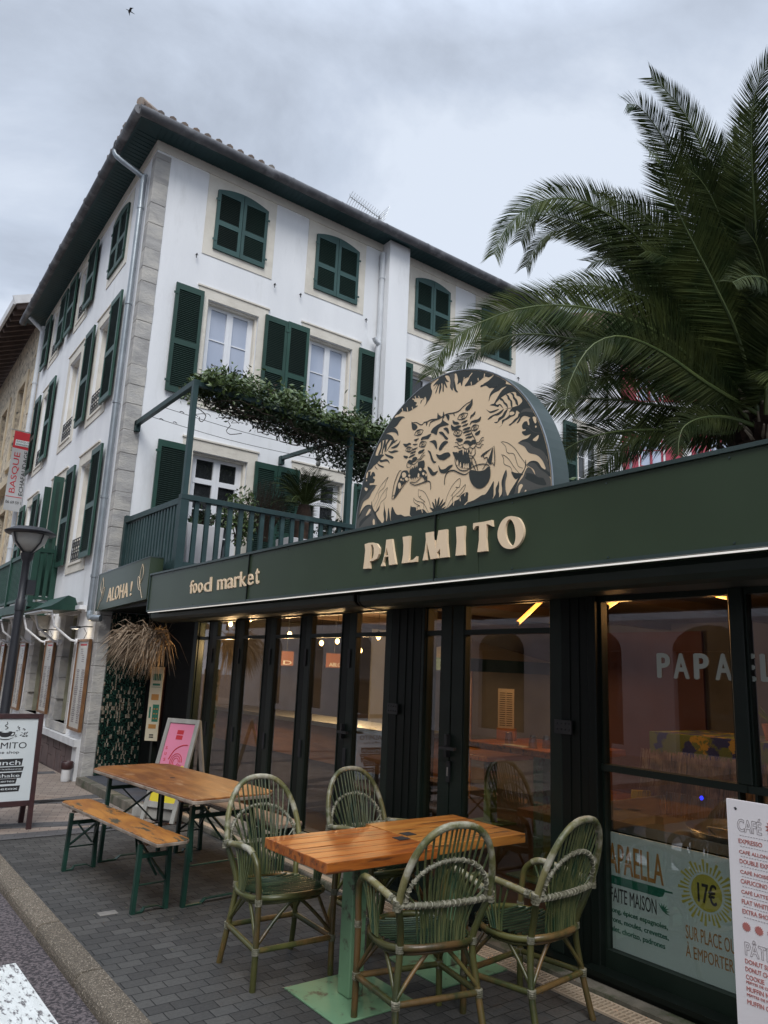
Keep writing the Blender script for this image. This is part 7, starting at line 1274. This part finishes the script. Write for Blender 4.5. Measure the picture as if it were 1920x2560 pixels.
# ------------------------------------------------------------------ palm tree
FR = [(0.42,[[9.65,4.6,5.22],[9.33,4.54,6.19],[8.92,4.5,7.34],[8.66,4.46,8.08],[8.35,4.48,8.6],[8.02,4.52,8.96],[7.74,4.56,9.14],[7.45,4.63,9.27]]),(0.42,[[9.55,4.56,5.18],[9.03,4.52,6.23],[8.57,4.52,6.93],[8.07,4.52,7.78],[7.68,4.54,8.2],[7.35,4.54,8.44],[7.04,4.55,8.55],[6.81,4.57,8.47]]),(0.5,[[9.26,4.42,5.07],[8.69,4.33,5.91],[8.14,4.31,6.44],[7.61,4.29,6.85],[7.23,4.25,7.11],[6.93,4.18,7.38],[6.72,4.12,7.41],[6.48,4.09,7.35]]),(0.42,[[9.65,4.6,5.22],[8.96,4.78,6.22],[8.32,5.0,6.95],[7.76,5.21,7.47],[7.25,5.45,7.75],[6.83,5.63,7.76],[6.49,5.81,7.59],[6.2,5.99,7.22],[6.07,6.06,6.83]]),(0.42,[[9.84,4.7,5.29],[9.24,4.88,6.28],[8.69,5.11,6.95],[8.08,5.43,7.44],[7.6,5.72,7.68],[7.14,5.96,7.8],[6.91,6.08,7.78],[6.8,6.15,7.58],[6.72,6.21,7.36]]),(0.36,[[10.02,4.78,5.44],[9.47,5.0,6.4],[8.87,5.33,7.09],[8.24,5.73,7.64],[7.82,6.02,7.83],[7.49,6.26,7.87],[7.32,6.44,7.66],[7.24,6.59,7.35]]),(0.4,[[9.46,4.51,5.14],[8.93,4.61,5.53],[8.3,4.77,6.0],[7.78,4.91,6.26],[7.38,5.03,6.36],[6.95,5.24,6.38],[6.63,5.39,6.3],[6.43,5.47,6.14]]),(0.45,[[9.4,4.49,4.89],[8.71,4.65,5.39],[7.94,4.87,5.87],[7.25,5.11,6.04],[6.64,5.34,6.04],[6.13,5.62,5.94],[5.65,5.92,5.68],[5.33,6.12,5.36],[5.19,6.19,4.99]]),(0.4,[[9.5,4.54,4.93],[8.62,4.91,5.45],[7.99,5.17,5.67],[7.34,5.47,5.79],[6.79,5.76,5.85],[6.33,6.04,5.8],[6.0,6.28,5.56],[5.8,6.43,5.3]]),(0.42,[[9.26,4.42,5.07],[8.53,4.67,5.35],[7.92,4.83,5.6],[7.45,4.93,5.69],[7.07,5.0,5.66],[6.78,5.1,5.5],[6.58,5.16,5.23],[6.43,5.21,4.88],[6.35,5.18,4.61]]),(0.5,[[9.57,4.58,5.05],[8.96,4.92,5.15],[8.36,5.27,5.18],[7.88,5.54,5.21],[7.43,5.83,5.19],[7.11,6.05,5.11],[6.82,6.27,4.94]]),(0.42,[[9.54,4.62,4.99],[9.07,4.86,4.86],[8.54,5.11,4.84],[8.03,5.36,4.79],[7.63,5.55,4.7],[7.29,5.73,4.55],[7.05,5.85,4.36],[6.88,5.93,4.14]]),(0.4,[[9.83,4.76,5.07],[9.36,5.16,5.06],[8.95,5.51,5.04],[8.67,5.79,4.93],[8.46,6.0,4.73],[8.29,6.22,4.39],[8.23,6.34,4.09]]),(0.28,[[9.25,4.47,4.92],[8.81,4.58,4.95],[8.41,4.7,4.88],[8.14,4.79,4.73],[8.03,4.81,4.53],[7.99,4.8,4.32]]),(0.5,[[9.39,4.42,5.19],[9.04,4.21,5.98],[8.68,4.02,6.74],[8.37,3.87,7.23],[8.08,3.73,7.71],[7.85,3.59,8.19],[7.72,3.43,8.49],[7.66,3.25,8.63]]),(0.5,[[9.31,4.36,5.15],[9.04,4.08,6.21],[8.82,3.81,7.12],[8.73,3.56,8.07],[8.76,3.29,8.77]]),(0.45,[[10.03,4.79,5.36],[9.82,4.73,6.72],[9.64,4.71,7.89],[9.56,4.65,8.8],[9.61,4.51,9.56],[9.78,4.35,10.06]]),(0.42,[[9.65,4.6,5.22],[9.17,4.73,5.77],[8.72,4.87,6.17],[8.31,5.04,6.33],[7.94,5.25,6.28],[7.65,5.41,6.13],[7.46,5.52,5.94]]),(0.42,[[9.94,4.74,5.32],[9.45,5.01,6.04],[9.1,5.22,6.6],[8.8,5.48,6.97],[8.55,5.76,7.18],[8.41,6.0,7.23]]),(0.42,[[9.46,4.51,5.14],[8.91,4.75,5.29],[8.42,4.95,5.43],[7.97,5.15,5.47],[7.61,5.34,5.43],[7.29,5.53,5.29],[7.05,5.68,5.08]]),(0.45,[[9.65,4.6,5.22],[9.04,4.57,5.88],[8.46,4.57,6.34],[8.02,4.57,6.6],[7.65,4.61,6.74],[7.27,4.69,6.73]]),(0.5,[[9.53,4.44,5.22],[9.73,4.16,6.18],[10.1,3.77,7.04],[10.68,3.34,7.52],[11.46,2.9,7.48]]),(0.5,[[9.53,4.44,5.22],[10.0,4.1,5.82],[10.65,3.69,6.17],[11.49,3.28,6.0]]),(0.4,[[9.15,4.27,5.0],[8.79,4.03,5.57],[8.48,3.77,6.03],[8.09,3.66,6.2],[7.65,3.66,6.09],[7.27,3.65,5.87]]),(0.45,[[9.55,4.56,5.18],[9.13,4.42,6.09],[8.7,4.33,6.89],[8.25,4.31,7.54],[7.86,4.33,7.94],[7.54,4.34,8.22]]),(0.45,[[9.65,4.6,5.22],[9.4,4.47,6.19],[9.13,4.38,7.08],[8.86,4.33,7.83],[8.62,4.33,8.31],[8.44,4.33,8.62]]),(0.42,[[9.65,4.6,5.22],[9.05,4.67,6.15],[8.5,4.76,6.86],[8.04,4.86,7.3],[7.68,4.97,7.55],[7.36,5.1,7.67],[7.1,5.21,7.64]]),(0.42,[[9.75,4.65,5.25],[9.15,4.85,5.95],[8.58,5.06,6.57],[8.13,5.23,6.98],[7.77,5.4,7.15],[7.45,5.62,7.06]]),(0.45,[[9.31,4.36,5.15],[8.93,4.0,5.87],[8.44,3.81,6.29],[8.08,3.73,6.64],[7.73,3.7,6.74]]),(0.45,[[9.36,4.46,5.11],[8.81,4.31,6.5],[8.35,4.25,7.27],[7.91,4.26,7.73],[7.51,4.34,7.86]])]
pt = thing('palm_tree', 'large date palm with arching dark fronds rising behind the restaurant roof', 'palm tree', (9.65, 4.60, 0))
mb = MB(); rg = random.Random(21)
mb.lathe((9.75, 4.62, 0), [(.36, 0), (.33, 2), (.34, 4.0), (.40, 4.6), (.46, 5.0), (.30, 5.35)], 24)
for i in range(420):
    a = i*2.39996; z = .3+5.0*(i/420)**.8; r_ = .33 if z < 4 else .33+(z-4)*.12
    c = Vector((9.75+r_*math.cos(a), 4.62+r_*math.sin(a), z)); d = Vector((math.cos(a), math.sin(a), .9)); s_ = d.cross(Vector((0, 0, 1))).normalized(); wd = rg.uniform(.05, .09); L_ = rg.uniform(.10, .24)
    mb.add([c-s_*wd-Vector((0, 0, .08)), c+s_*wd-Vector((0, 0, .08)), c+s_*wd*.6+d*L_, c-s_*wd*.6+d*L_, c+Vector((0, 0, -.1))+d*.02], [(0, 1, 2, 3), (0, 3, 2, 1)])
mb.build('trunk', M['trunk'], pt)
def frond(pts, W, dry=False, face=0):
    P_ = [Vector(p) for p in smoothpts(pts, 12)]; n = len(P_)
    # even spacing
    D = [0]
    for i in range(1, n): D.append(D[-1]+(P_[i]-P_[i-1]).length)
    Ltot = D[-1]; K = int(Ltot/(.0105 if face else .018))
    def at(s_):
        import bisect
        i = min(max(bisect.bisect_right(D, s_)-1, 0), n-2); t_ = (s_-D[i])/((D[i+1]-D[i]) or 1); return P_[i].lerp(P_[i+1], t_), (P_[min(i+1, n-1)]-P_[i]).normalized()
    rc = MB(); rc.tube([tuple(at(Ltot*k/22)[0]) for k in range(23)], [.028*(1-k/23)**1.1+.002 for k in range(23)], 6)
    lf_ = MB(); up = Vector((0, 0, 1)); side_bias = rg.uniform(-.2, .2)
    for k in range(int(K*.10), K):
        s_ = Ltot*k/K; t_ = k/K; p, T_ = at(s_)
        S_ = T_.cross(up); S_ = S_.normalized() if S_.length > .1 else Vector((1, 0, 0)); N_ = S_.cross(T_).normalized()
        if face:
            vd_ = (Vector((0, 0, 1.6))-p).normalized(); N_ = (vd_*face+Vector((0, 0, .45))); N_ = (N_-T_*N_.dot(T_)).normalized(); S_ = T_.cross(N_)
        prof = math.sin(math.pi*min(.93, .14+t_*.85))**.5*(1-.30*t_)
        if t_ < .22: prof *= (t_/.22)**1.5+.12
        for sg in (-1, 1):
            if rg.random() < .02: continue
            b = (.12+rg.gauss(0, .09) if face else rg.uniform(-.25, .9))+side_bias*sg; al_ = rg.gauss(1.12-.45*t_, .035)
            d = (T_*math.cos(al_)+(S_*sg*math.cos(b)+N_*math.sin(b))*math.sin(al_)).normalized(); L_ = W*prof*rg.uniform(.92, 1.06)+.03
            wv = d.cross(N_).normalized()*(.0078*(.35+.65*prof) if t_ > .1 else .005); wv = (wv+N_*rg.uniform(-.006, .006)*prof)
            mid = p+d*L_*.5; tip = p+d*L_+Vector((0, 0, -.10*L_))+T_*L_*.10
            lf_.add([p-wv*.6, p+wv*.6, mid+wv, mid-wv, tip], [(0, 1, 2, 3), (3, 2, 4)])
    rc.build('frond_stem', M['rachis'], pt); return lf_.build('frond_leaflets', M['drypalm' if dry else 'palm'], pt)
for W, pts in FR: frond(pts, W*1.36, False, .9)
base = Vector((9.72, 4.62, 5.05))
for i in range(16):
    az = R(rg.uniform(0, 360)) if i < 16 else R(rg.uniform(-60, 120)); el = R(rg.uniform(5, 80)); L_ = rg.uniform(2.2, 3.4); p = base.copy(); Q = [tuple(p)]
    for k in range(7): e2 = el-R(95)*(k/7)**1.7*(1.1-el*.4); p = p+Vector((math.sin(az)*math.cos(e2), math.cos(az)*math.cos(e2), math.sin(e2)))*L_/7; Q.append(tuple(p))
    frond(Q, .58, False, .5 if i % 2 else 0)
# dead hanging frond tips
frond([tuple(Vector((9.2, 5.6, 6.6))), (8.6, 5.9, 6.6), (8.35, 6.0, 6.2), (8.3, 6.02, 5.6), (8.28, 6.0, 5.1)], .16, True)
mb = MB()
for i in range(60):
    a = rg.uniform(0, 6.28); c = base+Vector((.3*math.cos(a), .3*math.sin(a), rg.uniform(-.5, .3))); d = Vector((math.cos(a), math.sin(a), rg.uniform(-.2, 1))).normalized(); mb.tube([c, c+d*.25, c+d*.5+Vector((0, 0, -.05))], [.03, .022, .012], 5)
mb.build('leaf_base', M['drypalm'], pt)
bush('shrub', 'leafy green shrub peeping over the sign band beside the half round sign', (5.5, 4.95, 3.55), (.30, .45, .42), 1800, .07, 'vine')
# ------------------------------------------------------------------ crimson-shuttered house beyond
rh = thing('shuttered_house', 'white house with crimson shutters half hidden behind the palm', 'house', (22.5, 13.0, 0))
c_ = Vector((21.0, 14.9, 0)); ang = math.atan2(-2.6-.0, 2.9); ud = Vector((math.cos(ang), math.sin(ang), 0)); nd = Vector((math.sin(ang), -math.cos(ang), 0))
RF = lambda u, v, w: tuple(c_+ud*u+nd*w+Vector((0, 0, v)))
wins = [(.75, 1.55, 8.3, 10.0), (3.1, 3.9, 8.3, 10.0), (5.6, 6.4, 8.3, 10.0), (.75, 1.55, 11.2, 12.7), (3.1, 3.9, 11.2, 12.7), (5.6, 6.4, 11.2, 12.7)]
mb = MB(); wallgrid(mb, RF, -.6, 9, 0, 13.6, wins, .15); mb.add([RF(-.6, 0, 0), RF(-.6, 13.6, 0), RF(-.6, 13.6, -7), RF(-.6, 0, -7)], [(0, 1, 2, 3)]); mb.add([RF(9, 0, 0), RF(9, 13.6, 0), RF(9, 13.6, -7), RF(9, 0, -7)], [(0, 3, 2, 1)]); mb.build('wall', M['wall'], rh)
for a, b, c, d in wins:
    f = MB(); f.fbox(RF, a, a+.06, c, d, -.12, -.06); f.fbox(RF, b-.06, b, c, d, -.12, -.06); f.fbox(RF, a+.06, b-.06, d-.06, d, -.12, -.06); f.fbox(RF, a+.06, b-.06, c, c+.06, -.12, -.06); f.fbox(RF, (a+b)/2-.04, (a+b)/2+.04, c+.06, d-.06, -.12, -.055)
    for q in (.35, .68): f.fbox(RF, a+.06, b-.06, c+(d-c)*q-.015, c+(d-c)*q+.015, -.11, -.07)
    f = f.build('window', M['redwood'], rh); MB().fbox(RF, a+.06, b-.06, c+.06, d-.06, -.10, -.09).build('pane', M['curtain'], f)
    for u0_, u1_ in ((a-.62, a-.06), (b+.06, b+.62)):
        o = MB().fbox(RF, u0_, u1_, c-.02, d+.02, .02, .06).build('shutter', M['redwood'], rh)
mb = MB(); mb.add([RF(-1.2, 13.5, .8), RF(9.6, 13.5, .8), RF(9.6, 16.2, -3.5), RF(-1.2, 16.2, -3.5), RF(-1.2, 13.7, .8), RF(9.6, 13.7, .8), RF(9.6, 16.4, -3.5), RF(-1.2, 16.4, -3.5)], [(0, 1, 2, 3), (7, 6, 5, 4), (0, 4, 5, 1), (0, 3, 7, 4), (1, 5, 6, 2)]); mb.add([RF(-1.2, 13.5, -7.8), RF(9.6, 13.5, -7.8), RF(9.6, 16.2, -3.5), RF(-1.2, 16.2, -3.5)], [(0, 1, 2, 3)]); mb.build('roof', mat('red_brown_roof', (.20, .10, .08), (.13, .075, .065), 6, .9), rh)
sf = thing('scaffold', 'grey scaffold tubes standing before the crimson shuttered house', 'scaffolding', (21, 14, 0)); 
mb = MB()
for u in (.2, 2.35): mb.tube([RF(u, 0, 1.0), RF(u, 9.95, 1.0)], .045, 8)
mb.build('upright', M['pipe'], sf); mb = MB(); mb.tube([RF(.0, 9.35, 1.0), RF(2.6, 9.35, 1.0)], .035, 8); mb.tube([RF(.0, 8.4, 1.0), RF(2.6, 8.4, 1.0)], .035, 8); mb.build('guard_rail', M['pipe'], sf)
# ------------------------------------------------------------------ buildings across the street (seen mirrored in the panes)
def facing(y0, y1, x, base, label, arch=True):
    h = thing('facing_house', label, 'house', (x, (y0+y1)/2, 0)); Ff = lambda u, v, w: (x+w, u, v)
    ops = []; y = y0+1.0
    while y < y1-1.6: ops += [(y, y+1.1, 4.3, 6.0), (y, y+1.1, 7.4, 9.0)]; y += 2.5
    low = []; y = y0+.8
    while y < y1-2.2: low.append((y, y+1.7, .2, 2.3)); y += 3.0
    mb = MB(); wallgrid(mb, Ff, y0, y1, 3.0, 10.5, ops, .2); mb.build('wall', M['facing'], h)
    mb = MB(); wallgrid(mb, Ff, y0, y1, 0, 3.0, low, .3); mb.build('base_wall', M[base], h)
    mb = MB(); [mb.fbox(Ff, a, b, c, d, -.2, -.15) for a, b, c, d in ops+low]; mb.build('window', M['darkpane'], h)
    mb = MB(); [mb.fbox(Ff, a-.5, a-.03, c, d, .01, .05) for a, b, c, d in ops]; [mb.fbox(Ff, b+.03, b+.5, c, d, .01, .05) for a, b, c, d in ops]; mb.build('shutter', M['redwood' if base == 'facered' else 'shutter'], h)
    mb = MB()
    for a, b, c, d in low:
        m_ = (a+b)/2; mb.prism(Ff, [(a, d)]+[(m_-(b-a)/2*math.cos(t_*math.pi/10), d+.55*math.sin(t_*math.pi/10)) for t_ in range(11)], .0, .01)
    mb.build('arch_opening', M['darkpane'], h); MB().box(x-6, x, y0, y1, 10.5, 10.8).build('roof', M['tile'], h)
facing(-9, -1.2, -7.5, 'facered', 'white house with terracotta base across the street behind the camera'); facing(-1.0, 6.5, -7.2, 'facing', 'pale house with arched openings across the street behind the camera'); facing(6.8, 16, -7.4, 'facered', 'white house with crimson shutters across the street to the left'); facing(16.3, 30, -7.2, 'facing', 'pale house farthest along the opposite side of the street')
# gull
gl_ = thing('seagull', 'tiny dark gull gliding high in the upper left sky', 'bird', (6.04, 26.84, 27.31)); c = Vector((6.04, 26.84, 27.31)); mb = MB()
mb.tube([c+Vector((-.16, 0, 0)), c+Vector((-.05, 0, .01)), c+Vector((.08, 0, 0)), c+Vector((.2, 0, -.01))], [.006, .02, .018, .006], 6); mb.build('body', M['iron'], gl_)
for sg in (-1, 1):
    mb = MB(); mb.add([c+Vector((-.05, 0, .02)), c+Vector((.05, 0, .02)), c+Vector((.04, sg*.12+.03, .06)), c+Vector((-.04, sg*.12, .06)), c+Vector((.08, sg*.25, .01))], [(0, 1, 2, 3), (3, 2, 4)]); mb.build('wing', M['iron'], gl_)
